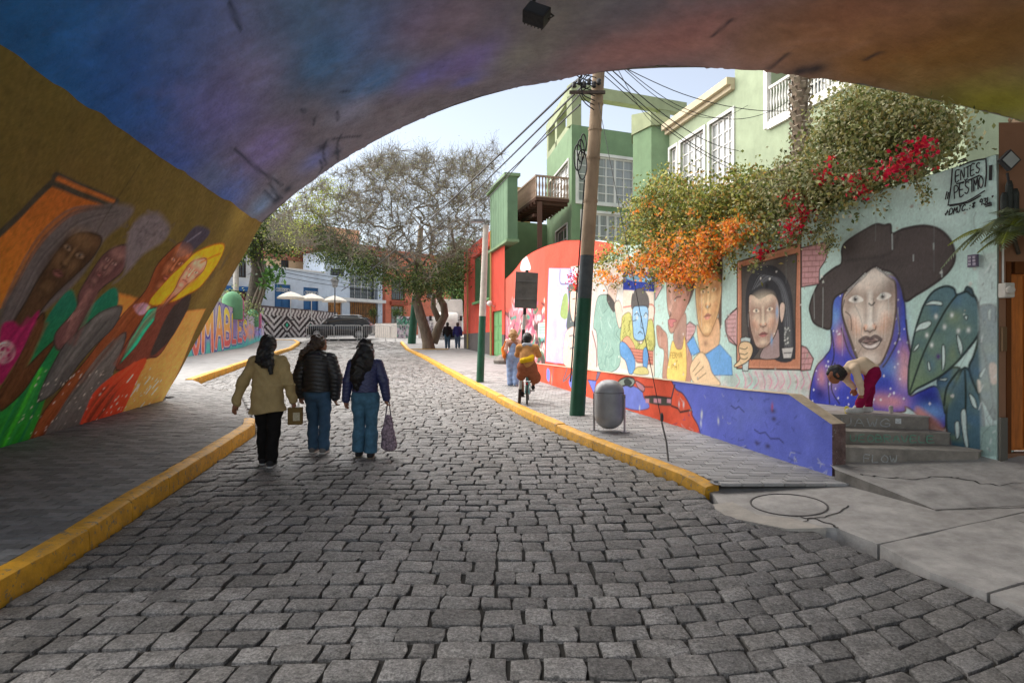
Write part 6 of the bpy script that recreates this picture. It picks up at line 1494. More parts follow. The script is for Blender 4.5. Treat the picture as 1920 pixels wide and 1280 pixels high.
Ft = Facade((-12.1, 61.2), (-4.0, 68.5)); TERR = P255('terracotta', 226, 132, 104)
to = [(Ft.u(734), Ft.u(759), Ft.z(746, 563), Ft.z(746, 522)), (Ft.u(733), Ft.u(757), 3.2, Ft.z(745, 573)), (Ft.u(800), Ft.u(812), Ft.z(806, 560), Ft.z(806, 530)), (Ft.u(818), Ft.u(832), Ft.z(825, 556), Ft.z(825, 530))]
Ft.wall('wall', 2.0, 10.4, to, TERR, th_)
BRW = P255('brown_bars', 120, 66, 44)
for i, o in enumerate(to): Ft.window(o, th_, 3, 3, .1, BRW, bars=7 if i == 0 else 0, name='door' if i == 1 else 'window')
mb = MB(); Ft.box(mb, Ft.u(731), Ft.u(762), Ft.z(746, 572), Ft.z(746, 565), .0, .35); Ft.box(mb, 0, Ft.len, 9.9, 10.2, .0, .2); mb.build('ledge', P255('terr_dark', 168, 92, 72), th_)
gt, _ = wall_line('graffiti_pier', (-8.35, 46.4), (-7.05, 46.6), 1.6, 3.45, 3.4, .05, lambda c, F: [c.stroke([(a, z), (a + random.uniform(-.3, .3), z + random.uniform(-.3, .3)), (a + random.uniform(-.3, .3), z + .3)], .07, O(*random.choice([(230, 230, 226), (50, 50, 56), (70, 140, 110), (90, 170, 140), (120, 90, 120), (40, 60, 60)])), raw=True) for a, z in [(random.uniform(0, 1.4), random.uniform(1.6, 3.4)) for _ in range(60)]], 'short pier covered in green and black graffiti beside the trees', 'wall')
gl, _ = wall_line('grey_parapet', (-10.6, 49.5), (-8.4, 46.9), 1.5, 3.0, 2.95, .1, lambda c, F: None, 'low pale grey parapet wall beyond the car', 'wall', base=O(196, 188, 180))
g2, _ = wall_line('scribbled_wall', (-6.9, 48.0), (-5.0, 49.2), 1.6, 3.5, 3.5, .06, lambda c, F: [c.stroke([(a, z), (a + random.uniform(-.4, .4), z + .4)], .08, O(*random.choice([(60, 60, 66), (140, 120, 140), (230, 228, 224)])), raw=True) for a, z in [(random.uniform(0, 2.2), random.uniform(1.7, 3.4)) for _ in range(50)]], 'scribbled white wall behind the tree trunks', 'wall', base=O(206, 200, 204))

# --- wall with big painted letters on the left
def letters_paint(c, F):
    z0 = .9
    for k in range(70): c.blob((random.uniform(0, F.len), random.uniform(.8, 4)), random.uniform(.3, .9), random.uniform(.3, .8), O(*random.choice([(160, 130, 206), (120, 150, 220), (206, 160, 210), (140, 110, 190)])), .6, raw=True)
    c.fill([(0, .5), (F.len, .5), (F.len, 1.95), (F.len * .6, 1.75), (0, 1.3)], O(110, 206, 196), smooth=False, raw=True, soft=.15)
    for k in range(26):
        u = random.uniform(0, F.len); c.stroke([(u, 2.0), (u, random.uniform(.9, 1.5))], .06, O(130, 110, 200), .7, raw=True)
    px = [(340, 357), (358, 378), (379, 402), (404, 420), (421, 434), (435, 445), (446, 455), (456, 464)]
    for ch, (a, b) in zip('DOMABLES', px):
        ua, ub = F.u(a), F.u(b); m = (ua + ub) / 2; w = (ub - ua) * .86
        Y = F.y(m); zb = 1.6 + (640 - interp([(340, 670), (395, 652), (464, 634)], (a + b) / 2)) * Y / 1200; zt = 1.6 + (640 - interp([(340, 535), (395, 572), (464, 604)], (a + b) / 2)) * Y / 1200
        lines = lettering(ch, (ua + w * .08, zb), (w, 0), (0, zt - zb), 1)
        th = w * .26
        for wd, col in ((th * 1.9, O(84, 80, 170)), (th * 1.35, O(250, 238, 226))):
            for l in lines: c.stroke(l, wd, col, raw=True, smooth=ch in 'ODSB')
        for l in lines:
            # pink at the foot to yellow at the head
            P = np.array(crom(l, False, 6)) if len(l) > 2 and ch in 'ODSB' else np.array([np.array(l[i]) * (1 - t) + np.array(l[i + 1]) * t for i in range(len(l) - 1) for t in np.linspace(0, 1, 9)])
            for q, r in zip(P, P[1:]):
                t = ((q[1] + r[1]) / 2 - zb) / (zt - zb); c.stroke([q, r], th, tuple(np.array(O(240, 112, 110)) * (1 - t) + np.array(O(252, 226, 96)) * t), raw=True, smooth=False)
    # a flower and dark scribbles further along
    for k in range(7):
        a = k * .9; c.blob((F.u(470) + .9 * math.cos(a), F.z(470, 622) + .35 * math.sin(a)), .35, .2, O(244, 170, 130), .9, raw=True)
    for k in range(26): u = random.uniform(F.u(476), F.len); z = random.uniform(2.0, 3.0); c.stroke([(u, z), (u + random.uniform(-.5, .5), z + random.uniform(-.4, .4))], .12, O(*random.choice([(90, 70, 130), (70, 60, 90), (170, 140, 210), (120, 90, 170)])), .8, raw=True)
    F.len
Lw, FL = wall_line('lettered_wall', (-13.4, 22.5), (-17.05, 44.0), .4, 4.35, 2.98, .045, letters_paint, 'purple wall with tall yellow and pink painted letters', 'wall', toward=(0, 30))
mb = MB()
for px, r, c in ((441, .55, 0), (449, .4, 1), (479, .35, 0), (486, .3, 1)):
    u = FL.u(px); p = FL.pt(u, 4.35 + (2.98 - 4.35) * u / FL.len, -.15); mb = MB(); h = .5 if px < 460 else .25
    mb.lathe([(r, -.6), (r, h), (r * .8, h + r * .5), (r * .4, h + r * .8), (.02, h + r * .9)], p, 12); mb.build('pier_cap', P255('cap_green', 110, 160, 120) if c == 0 else P255('cap_pink', 214, 120, 160), Lw, smooth=40)
# ------------------------------------------------------------------ vegetation
def leaf_cloud(name, C, S, cols, mat, parent, aspect=.55, hang=0.3, seed=1, up=None, gain=1.6):
    """one small folded leaf for each centre"""
    rg = np.random.default_rng(seed); C = np.asarray(C, float); n = len(C); S = np.broadcast_to(np.asarray(S, float), (n,))
    d = rg.normal(size=(n, 3)); d[:, 2] -= hang; d /= np.linalg.norm(d, axis=1)[:, None]
    w = rg.normal(size=(n, 3))
    if up is not None: w = w * .5 + np.array(up)
    s = np.cross(d, w); s /= np.linalg.norm(s, axis=1)[:, None] + 1e-9; nn = np.cross(s, d)
    h = S[:, None]
    a = C - d * h * .5; b = C + s * h * aspect * .5 + nn * h * .08; c = C + d * h * .5; e = C - s * h * aspect * .5 + nn * h * .08
    V = np.stack([a, b, c, e], 1).reshape(-1, 3); i = np.arange(n) * 4
    F = np.concatenate([np.stack([i, i + 1, i + 2], 1), np.stack([i, i + 2, i + 3], 1)])
    cc = gain * np.asarray(cols)[rg.integers(0, len(cols), n)] * rg.uniform(.75, 1.25, (n, 1))
    o = np_mesh(name, V, F, mat, parent, col=np.repeat(np.clip(cc, .005, 1), 4, 0))
    return tag(o, kind='stuff')
LEAF = mk_col('leaf_green', rough=.5, bump=0, spec=.35, var=.1, trans=.3); PETAL = mk_col('petal', rough=.6, bump=0, spec=.2, var=.1, trans=.35)
BARK = mk('bark_grey', (.20, .165, .125), .9, .4, 7, .9, 30, stretch=(1, 1, .3), bdist=.03); BARK_D = mk('bark_dark', (.10, .085, .065), .9, .4, 7, .9, 30, bdist=.03); TWIG = mk('twig', (.205, .18, .142), .9, .3, 9, 0)

def grow(name_parts, parent, roots, targets, mats, r_tip=.012, r_k=.55, jitter=.12, step=.6, minr=0.008, sides=5):
    """limbs reach from the trunk line to every target point; thickness follows what each limb carries"""
    rg = np.random.default_rng(5)
    N = [np.array(p, float) for p in roots]; par = [-1] + list(range(len(roots) - 1)); fixed = len(roots)
    T = sorted(targets, key=lambda t: np.linalg.norm(np.array(t) - N[fixed - 1]))
    A = np.array(N)
    for t in T:
        t = np.array(t); lo = max(fixed // 2, 1)
        d = np.linalg.norm(A[lo:] - t, axis=1); k = int(np.argmin(d)) + lo; m = max(1, int(d[k - lo] / step)); p0 = A[k]; prev = k
        new = []
        for i in range(1, m + 1):
            q = p0 + (t - p0) * i / m + rg.normal(size=3) * jitter * (1 if i < m else .3) * min(1, d[k - lo])
            new.append(q); par.append(prev); prev = len(A) + len(new) - 1
        A = np.vstack([A, new])
    n = len(A); load = np.zeros(n); kids = [[] for _ in range(n)]
    for i in range(1, n): kids[par[i]].append(i)
    rad = np.zeros(n)
    for i in range(n - 1, -1, -1):
        rad[i] = max(minr, (sum(rad[k] ** (1 / r_k) for k in kids[i])) ** r_k if kids[i] else r_tip)
    return A, par, kids, rad

def limb_mesh(A, par, kids, rad, lo, hi, name, mat, parent, sides):
    mb = MB(); n = len(A)
    for i in range(1, n):
        p = par[i]
        if not (lo <= rad[i] < hi): continue
        k = sides
        mb.tube([A[p], A[i]], [min(rad[p], rad[i] * 1.35), rad[i]], k, cap=False)
    if mb.f: return mb.build(name, mat, parent, smooth=True)

def in_poly(n, poly, rg):
    P = np.array(poly, float); lo, hi = P.min(0), P.max(0); out = []
    while len(out) < n:
        q = rg.uniform(lo, hi)
        if _inp([tuple(p) for p in P], *q): out.append(q)
    return np.array(out)

# --- the big half bare tree by the far pavement
tb = ray(803, 655, 37.0)
big = thing('spreading_tree', 'wide spreading half bare tree with a twisted forked trunk on the right pavement', 'tree', (tb.x, tb.y, E(37) + .05))
rg = np.random.default_rng(8)
crown = [(500, 455), (515, 410), (560, 362), (640, 318), (700, 300), (760, 290), (830, 302), (900, 285), (930, 310), (925, 380), (915, 450), (890, 490), (840, 520), (790, 520), (720, 500), (650, 480), (590, 470), (545, 462)]
pts = in_poly(900, crown, rg); top = in_poly(60, [(640, 330), (700, 285), (780, 268), (850, 290), (935, 262), (945, 300), (900, 340), (750, 330)], rg)
ctr = np.array((745, 500.)); tg = []
for q in np.vstack([pts, top]):
    Y = 37 + rg.normal() * 2.3 - 1.0; v = ray(q[0], q[1], Y); tg.append((v.x, v.y, v.z))
roots = [ray(804, 658, 37), ray(802, 640, 37), ray(796, 615, 36.9), ray(788, 590, 36.8), ray(784, 575, 36.7), ray(780, 562, 36.6)]
forks = [[(770, 540, 36.4), (752, 520, 36), (725, 505, 35.6), (690, 495, 35.2), (655, 482, 35)], [(782, 540, 36.8), (778, 520, 37), (772, 495, 37), (760, 470, 37)], [(792, 545, 36.5), (800, 520, 36.3), (815, 500, 36), (840, 480, 36), (868, 465, 36)], [(762, 548, 36), (735, 515, 37.5), (700, 500, 38.5)], [(800, 552, 37), (830, 525, 38), (860, 500, 38.5)]]
A, par, kids, rad = None, None, None, None
seeds = []
for f in forks:
    for q in f: v = ray(*q); seeds.append((v.x, v.y, v.z))
A, par, kids, rad = grow(None, big, roots, seeds + tg, None, r_tip=.012, r_k=.46, jitter=.10, step=.55)
rad = np.minimum(rad, .34); sc = .34 / rad[:6].max(); rad[:6] = np.array([.40, .34, .30, .29, .27, .26])
limb_mesh(A, par, kids, rad, .06, 9, 'trunk', BARK, big, 9)
tag(limb_mesh(A, par, kids, rad, .0, .06, 'branches', TWIG, big, 4), kind='stuff')
# second leaning stem
mb = MB(); mb.tube([ray(812, 642, 38.2), ray(822, 615, 38.1), ray(834, 590, 38), ray(832, 572, 38), ray(822, 555, 38), ray(826, 530, 37.8), ray(850, 505, 37.5)], [.3, .26, .24, .22, .2, .18, .1], 9); mb.tube([ray(823, 600, 38.1), ray(812, 575, 38.3), ray(813, 550, 38.4)], [.2, .17, .12], 8); mb.build('second_stem', BARK, big, smooth=True)
ends = A[[i for i in range(len(A)) if rad[i] < .03]]
tw = MB()
for e in ends:
    for k in range(17):
        d = rg.normal(size=3); d[2] += .35; d /= np.linalg.norm(d); l = rg.uniform(.3, 1.0); m = e + d * l * .5 + rg.normal(size=3) * .07; t = e + d * l + rg.normal(size=3) * .12
        tw.tube([e, m, t], [.011, .008, .004], 3, cap=False)
o = tw.build('twigs', TWIG, big); tag(o, kind='stuff')
E3 = np.repeat(ends, 22, 0) + rg.normal(size=(len(ends) * 22, 3)) * .4
leaf_cloud('dry_leaves', E3, rg.uniform(.045, .10, len(E3)), [L(150, 146, 106, .72), L(132, 132, 90, .72), L(116, 124, 74, .68), L(160, 154, 120, .72), L(106, 114, 66, .68)], LEAF, big, .5)
lp = in_poly(170, [(590, 425), (680, 480), (760, 520), (840, 500), (880, 480), (860, 520), (800, 545), (720, 530), (640, 495), (590, 470)], rg); C = []
for q in lp:
    v = ray(q[0], q[1], 36 + rg.normal() * 1.5); C.append(np.array(v)[None] + rg.normal(size=(75, 3)) * .42)
C = np.vstack(C); leaf_cloud('green_leaves', C, rg.uniform(.1, .2, len(C)), [L(86, 104, 52, .7), L(62, 84, 40, .7), L(110, 124, 70, .7), L(50, 66, 34, .7)], LEAF, big, .5, seed=3)
lp = in_poly(24, [(515, 450), (560, 380), (620, 335), (640, 360), (590, 420), (560, 455)], rg); C = np.vstack([np.array(ray(q[0], q[1], 35 + rg.normal()))[None] + rg.normal(size=(90, 3)) * .4 for q in lp])
leaf_cloud('young_leaves', C, rg.uniform(.08, .16, len(C)), [L(150, 160, 62, .8), L(170, 176, 80, .8), L(120, 134, 60, .8)], LEAF, big, .5, seed=4)
mb = MB(); mb.prism([(tb.x - .9, tb.y - .7), (tb.x + 1.2, tb.y - .9), (tb.x + 1.2, tb.y + .9), (tb.x - .9, tb.y + 1.0)], E(36), E(37) + .125); mb.build('tree_pit', mk('pit_yellow', (.5, .32, .1), .9, .3, 6, .3), big)

def simple_tree(name, label, trunkpts, radii, blobs, nleaf, sizes, cols, cat='tree', spread=.5, seed=2, group=None, bark=BARK_D, ntar=60):
    b = Vector(trunkpts[0]); t = thing(name, label, cat, tuple(b), group=group); r = np.random.default_rng(seed)
    tg = [np.array(c) + r.normal(size=3) * s * .7 for c, s in blobs for _ in range(max(2, ntar // len(blobs)))]
    A, par, kids, rad = grow(None, t, trunkpts, tg, None, r_tip=.015, r_k=.48, jitter=.1, step=.5)
    k = len(trunkpts); rad[:k] = radii; rad = np.minimum(rad, radii[0])
    limb_mesh(A, par, kids, rad, 0, 9, 'trunk', bark, t, 7)
    C = np.vstack([np.array(c)[None] + r.normal(size=(int(nleaf / len(blobs)), 3)) * s * np.array((.55, .55, .42)) for c, s in blobs])
    leaf_cloud('crown', C, r.uniform(*sizes, len(C)), cols, LEAF, t, .55, seed=seed)
    return t
# dark tree with climbing aroids at the left, behind the lettered wall
DG = [L(70, 90, 40, .7), L(48, 70, 30, .7), L(104, 120, 60, .7), L(40, 56, 28, .7)]
lt = simple_tree('leaning_tree', 'dark leafy tree with pale climbing roots behind the lettered wall', [ray(470, 590, 42), ray(478, 545, 42), ray(484, 505, 42), ray(480, 470, 42), ray(482, 440, 42)], [.55, .45, .42, .42, .4],
                 [(ray(x, y, 42 + d), s) for x, y, s, d in ((500, 440, 1.1, 0), (540, 430, 1.2, -1), (520, 465, .9, 1), (470, 425, 1.2, 0), (455, 470, .9, -1), (550, 455, .8, 1), (500, 400, 1.4, 0), (445, 440, 1.0, 0))], 9000, (.12, .24), DG + [L(140, 150, 70, .8)], seed=6)
mb = MB()
for x in (0, 6, -7): mb.tube([ray(474 + x, 590, 41.5), ray(488 + x, 550, 41.4), ray(498 + x * .5, 520, 41.4), ray(490 + x, 490, 41.5)], [.1, .09, .07, .05], 6)
mb.build('climbing_stems', BARK, lt, smooth=True)
C = np.vstack([np.array(ray(x, y, 41.2))[None] + rg.normal(size=(60, 3)) * .35 for x, y in ((508, 505), (515, 520), (500, 530))]); leaf_cloud('aroid_leaves', C, rg.uniform(.3, .5, len(C)), [L(70, 110, 48, .8), L(96, 136, 60, .8), L(54, 84, 40, .8)], LEAF, lt, .45)
simple_tree('green_tree', 'dense green tree behind the spreading tree beside the red house', [(-4.6, 50, 1.9), (-4.6, 50, 4), (-4.5, 50, 6)], [.25, .22, .18], [(ray(x, y, 50), s) for x, y, s in ((855, 540, 1.1), (870, 510, 1.3), (850, 490, 1.2), (880, 550, 1.0), (835, 520, 1.0), (870, 470, 1.2), (865, 575, .9))], 9000, (.14, .26), [L(80, 110, 56, .7), L(60, 90, 40, .7), L(120, 150, 84, .7)], seed=9)
bu = thing('hedge_shrub', 'loose green shrub growing over the top of the lettered wall', 'shrub', (-16.8, 36, 2.5))
C = np.vstack([np.array(ray(x, y, 38))[None] + rg.normal(size=(110, 3)) * np.array((.5, .5, .35)) for x, y in ((405, 552), (420, 560), (435, 570), (450, 575), (415, 575), (460, 585), (430, 550), (470, 590), (395, 545))])
leaf_cloud('foliage', C, rg.uniform(.09, .18, len(C)), [L(150, 160, 100, .8), L(110, 130, 70, .8), L(80, 100, 50, .8)], LEAF, bu, .5)
mb = MB(); mb.tube([(-16.8, 36, 2.0), (-16.5, 36.4, 3.2), (-16.2, 37, 4.0)], [.06, .05, .02], 6); mb.build('stem', BARK_D, bu)
for px, py, Y, w in ((750, 590, 58, .7), (741, 598, 57.5, .4), (700, 600, 58, .5)):
    p = ray(px, py, Y); s = thing('potted_shrub', '%s' % ('taller shrub standing before the door of the terracotta house' if px == 750 else 'low shrub beside the taller one before the terracotta house' if px == 741 else 'small shrub beside the lit shopfront'), 'shrub', (p.x, p.y, 3.2), group='shrubs by the terracotta house')
    C = np.array((p.x, p.y, 4.0 + w * .4))[None] + rg.normal(size=(260, 3)) * w * .45; leaf_cloud('foliage', C, rg.uniform(.12, .22, 260), DG, LEAF, s, .4); mb = MB(); mb.tube([(p.x, p.y, 3.2), (p.x, p.y, 4.2)], .05, 6); mb.build('stem', BARK_D, s)

# --- climbers over the mural wall
def over_wall(poly, n, rg, d0=-.25, d1=.7):
    q = in_poly(n, poly, rg); out = []
    for px, py in q:
        Y = 7.31 / ((px - 960) / 1200.0 + .35); k = 0 if px < 1540 or py > 330 else .55; out.append(np.array(ray(px, py, Y + rg.uniform(d0 + k * 1.2, d1 + k))))
    return np.array(out)
def climber(name, label, poly, ncl, nper, size, cols, flowers, fcols, fname, stems, seed, base):
    r = np.random.default_rng(seed); t = thing(name, label, 'climbing plant', base)
    cl = over_wall(poly, ncl, r); C = (cl[:, None] + r.normal(size=(ncl, nper, 3)) * np.array((.17, .17, .14))).reshape(-1, 3)
    leaf_cloud('foliage', C, r.uniform(size * .6, size * 1.3, len(C)), cols, LEAF, t, .6, .5, seed)
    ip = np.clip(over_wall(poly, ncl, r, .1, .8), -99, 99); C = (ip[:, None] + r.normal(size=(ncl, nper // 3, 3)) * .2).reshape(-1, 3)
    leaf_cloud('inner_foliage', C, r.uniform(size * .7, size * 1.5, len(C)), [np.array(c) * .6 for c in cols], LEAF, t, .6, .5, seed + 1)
    A, par, kids, rad = grow(None, t, [base, tuple(cl.mean(0))], [tuple(c) for c in cl[:200]], None, r_tip=.004, r_k=.42, jitter=.06, step=.25, minr=.004)
    limb_mesh(A, par, kids, np.minimum(rad, .05), 0, 9, 'stems', BARK_D, t, 4)
    FC = []; FCS = []
    for px, py, w, n, dd in flowers:
        Y = 7.31 / ((px - 960) / 1200.0 + .35) - dd; v = np.array(ray(px, py, Y)); n = int(n * (.6 if fname.startswith('mag') else 1)); FC.append(v[None] + r.normal(size=(n, 3)) * np.array((w, w, w * .8)))
    FC = np.vstack(FC); fl = leaf_cloud(fname, FC, r.uniform(.04, .075, len(FC)), fcols, PETAL, t, .8, 0, seed + 2, gain=1.12)
    for ln in stems:
        mb = MB(); P = [ray(px, py, 7.31 / ((px - 960) / 1200.0 + .35) - .2) for px, py in ln]; mb.tube([tuple(p) for p in crom(P, False, 4)], .006, 4, cap=False); mb.build('trailing_stem', BARK_D, t)
    for k in range(70):                            # arching shoots through and over the leaves
        c0 = cl[r.integers(0, ncl)]; d = r.normal(size=3) * .5; d[2] = min(abs(d[2]), .7) + .15
        if c0[2] > 3.9 and c0[1] < 9.5: continue
        P = [c0, c0 + d * .3, c0 + d * .6 + (0, 0, -.05), c0 + d * .8 + (0, 0, -.25)]
        mb = MB(); mb.tube(crom(P, False, 4), .006, 4, cap=False); mb.build('shoot', BARK, t); C2 = np.vstack([np.array(q)[None] + r.normal(size=(5, 3)) * .035 for q in crom(P, False, 5)])
        FCS.append(C2)
    leaf_cloud('shoot_leaves', np.vstack(FCS), r.uniform(size * .6, size * 1.1, sum(len(q) for q in FCS)), cols, LEAF, t, .6, .5, seed + 5)
    SC = np.vstack([np.array(ray(px, py, 7.31 / ((px - 960) / 1200.0 + .35) - .2))[None] + r.normal(size=(26, 3)) * .05 for ln in stems for px, py in crom(ln, False, 3)]); leaf_cloud('trailing_leaves', SC, r.uniform(.03, .06, len(SC)), cols, LEAF, t, .6, .6, seed + 3)
    return t
pr = [(1440, 465), (1430, 395), (1422, 350), (1470, 338), (1500, 325), (1532, 285), (1550, 235), (1580, 185), (1610, 165), (1650, 172), (1720, 192), (1782, 215), (1780, 262), (1756, 290), (1700, 335), (1640, 372), (1570, 392), (1520, 420), (1480, 445)]
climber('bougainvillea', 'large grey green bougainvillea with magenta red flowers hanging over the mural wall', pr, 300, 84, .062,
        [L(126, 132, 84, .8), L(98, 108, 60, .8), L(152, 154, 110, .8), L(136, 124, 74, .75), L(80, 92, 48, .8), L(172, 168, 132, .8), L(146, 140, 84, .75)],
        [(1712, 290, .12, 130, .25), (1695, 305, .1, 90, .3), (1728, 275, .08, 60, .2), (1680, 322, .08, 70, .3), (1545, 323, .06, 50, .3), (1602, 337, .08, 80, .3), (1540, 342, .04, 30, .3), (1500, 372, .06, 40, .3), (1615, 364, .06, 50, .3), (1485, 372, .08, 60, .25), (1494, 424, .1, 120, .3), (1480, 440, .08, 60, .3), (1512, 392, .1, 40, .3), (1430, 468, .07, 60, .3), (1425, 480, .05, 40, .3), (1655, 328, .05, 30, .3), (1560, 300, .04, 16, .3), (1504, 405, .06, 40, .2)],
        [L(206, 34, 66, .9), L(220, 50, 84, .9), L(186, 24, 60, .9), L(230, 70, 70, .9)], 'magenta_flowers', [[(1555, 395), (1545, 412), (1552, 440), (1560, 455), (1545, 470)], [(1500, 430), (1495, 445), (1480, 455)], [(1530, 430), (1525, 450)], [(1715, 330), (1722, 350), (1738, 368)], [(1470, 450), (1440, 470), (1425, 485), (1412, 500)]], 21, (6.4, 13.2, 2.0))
po = [(1095, 545), (1112, 500), (1150, 470), (1165, 440), (1195, 380), (1235, 330), (1275, 345), (1330, 355), (1385, 345), (1425, 330), (1440, 400), (1440, 465), (1385, 470), (1355, 510), (1300, 528), (1240, 520), (1180, 505), (1130, 525)]
of = []
r_ = np.random.default_rng(3)
for q in in_poly(85, [(1120, 500), (1180, 490), (1230, 450), (1300, 430), (1370, 415), (1420, 400), (1425, 440), (1385, 450), (1350, 490), (1330, 520), (1270, 530), (1200, 525), (1130, 530)], r_): of.append((q[0], q[1], r_.uniform(.06, .13), int(r_.uniform(35, 90)), r_.uniform(.1, .4)))
for q in ((1195, 397), (1215, 380), (1245, 430), (1240, 395), (1300, 400), (1160, 470)): of.append((q[0], q[1], .06, 30, .2))
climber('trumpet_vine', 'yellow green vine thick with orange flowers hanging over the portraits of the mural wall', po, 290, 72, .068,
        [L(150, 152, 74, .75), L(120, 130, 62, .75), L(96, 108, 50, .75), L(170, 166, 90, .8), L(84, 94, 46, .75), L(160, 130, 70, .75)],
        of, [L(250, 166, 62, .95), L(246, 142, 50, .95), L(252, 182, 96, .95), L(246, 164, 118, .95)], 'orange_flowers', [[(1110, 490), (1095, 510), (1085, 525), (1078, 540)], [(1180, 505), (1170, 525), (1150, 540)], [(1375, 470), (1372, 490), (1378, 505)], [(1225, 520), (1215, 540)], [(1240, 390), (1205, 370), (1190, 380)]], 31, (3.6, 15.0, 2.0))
rf = thing('red_flower_spray', 'spray of red flowers dangling beside the utility pole', 'flowers', tuple(ray(1082, 525, 14.8)))
FC = np.array(ray(1082, 525, 14.8))[None] + rg.normal(size=(150, 3)) * np.array((.12, .12, .13)); leaf_cloud('petals', FC, rg.uniform(.04, .07, 150), [L(236, 70, 66, .9), L(220, 50, 60, .9)], PETAL, rf, .8, 0, gain=1.0)
mb = MB(); mb.tube([ray(1115, 480, 15.2), ray(1098, 500, 15), ray(1082, 522, 14.8)], .008, 4); mb.build('stem', BARK_D, rf)
# yucca tuft among the vines
yk = thing('yucca_tuft', 'spiky green yucca tuft rising above the orange flowers', 'plant', tuple(ray(1262, 372, 14.0)))
mb = MB(); c0 = ray(1262, 345, 14.0)
for k in range(46):
    d = Vector(rg.normal(size=3)); d.z = abs(d.z) * .8 + .1; d.normalize(); l = rg.uniform(.3, .55); s = d.cross(Vector((0, 0, 1))).normalized() * .018
    mb.poly(c0 - s, c0 + s, c0 + d * l * .6 + s * .8, c0 + d * l, c0 + d * l * .6 - s * .8)
mb.build('leaves', mk('yucca_leaf', L(130, 144, 80, .7), .5, .3, 8, 0), yk)
mb = MB(); mb.tube([ray(1262, 400, 14), c0], .06, 7); mb.build('stem', BARK_D, yk)

# palm trunk rising through the climbers
pm = thing('palm_tree', 'palm trunk ringed with old leaf bases before the green house', 'palm', (5.75, 12.8, 1.0))
mb = MB(); mb.tube([(5.8, 12.8, 1.0), (5.8, 12.8, 4.0), (5.76, 12.8, 6.0), (5.72, 12.8, 9.6)], [.2, .17, .15, .16], 12); mb.build('trunk', mk('palm_trunk', L(150, 130, 110, .7), .9, .5, 9, .8, 20), pm, smooth=True)
mb = MB(); PB = mk('palm_leaf_base', L(176, 160, 140, .7), .9, .5, 14, .6, 30)
for i in range(200):
    z = 5.0 + 4.6 * i / 200; a = i * 2.399; x0 = 5.8 - (z - 4) * .014; r0 = .155; d = Vector((math.cos(a), math.sin(a), 0)); s = Vector((-d.y, d.x, 0)); p = Vector((x0, 12.8, z)) + d * r0
    mb.add([p - s * .07, p + s * .07, p + d * .075 + Vector((0, 0, .1)) + s * .045, p + d * .075 + Vector((0, 0, .1)) - s * .045, p + Vector((0, 0, .14)) + s * .04, p + Vector((0, 0, .14)) - s * .04], [(0, 1, 2, 3), (3, 2, 4, 5)])
tag(mb.build('leaf_bases', PB, pm), kind='stuff')
def frond(mb, p, d, l, droop, nl, w, lw):
    p = Vector(p); d = Vector(d).normalized(); P = []
    for i in range(9):
        t = i / 8; P.append(p + d * l * t + Vector((0, 0, -droop * t * t)))
    mb.tube(P, [.012 * (1 - .7 * i / 8) + .002 for i in range(9)], 4, cap=False)
    for i in range(nl):
        t = .12 + .86 * i / nl; k = min(int(t * 8), 7); q = P[k].lerp(P[k + 1], t * 8 - k); ax = (P[k + 1] - P[k]).normalized(); s = ax.cross(Vector((0, 0, 1))).normalized()
        for sg in (-1, 1):
            dd = (s * sg + ax * .5 + Vector((0, 0, -.25))).normalized(); ll = w * math.sin(math.pi * (.15 + .85 * t)) + .02; n = ax * lw
            mb.poly(q - n * .5, q + n * .5, q + dd * ll + n * .2, q + dd * ll * 1.05 - n * .1)
mb = MB()
for k in range(14): a = k * .45; frond(mb, (5.72, 12.8, 9.6), (math.cos(a), math.sin(a), .6), 2.2, 1.6, 30, .5, .04)
tag(mb.build('fronds', mk('palm_green', L(90, 110, 56, .7), .5, .3, 5, 0), pm), kind='stuff')
fn = thing('feathery_plant', 'grey green feathery fronds hanging over the wooden door', 'plant', (4.98, 6.45, 2.8))
FG = mk('fern_green', L(140, 152, 116, .75), .55, .3, 8, 0); FY = mk('fern_yellow', L(160, 170, 70, .75), .55, .3, 8, 0)
for k in range(28):
    mb = MB(); a = rg.uniform(2.0, 5.6); frond(mb, (4.98 + rg.uniform(-.08, .3), 6.40 + rg.uniform(-.1, .05), 2.76 + rg.uniform(-.1, .12)), (math.cos(a), math.sin(a) * .7 - .2, rg.uniform(-.1, .5)), rg.uniform(.4, .62), rg.uniform(.2, .42), 24, .15, .016); mb.build('frond', FG if k % 4 else FY, fn)
mb = MB(); mb.tube([(5.2, 6.57, 2.5), (5.1, 6.5, 2.65), (5.0, 6.42, 2.76)], .02, 6); mb.build('stem', BARK_D, fn)
cc = thing('potted_cactus', 'dark columnar cactus above the feathery fronds', 'cactus', (5.05, 6.5, 2.8))
for dx, h in ((0, .38), (.06, .3), (-.05, .26)):
    mb = MB(); mb.lathe([(.03, 2.75), (.034, 2.85), (.034, 2.75 + h - .05), (.02, 2.75 + h)], (5.05 + dx, 6.5, .1), 8); mb.build('column', mk('cactus', (.035, .04, .035), .7, .4, 20, .4), cc, smooth=True)
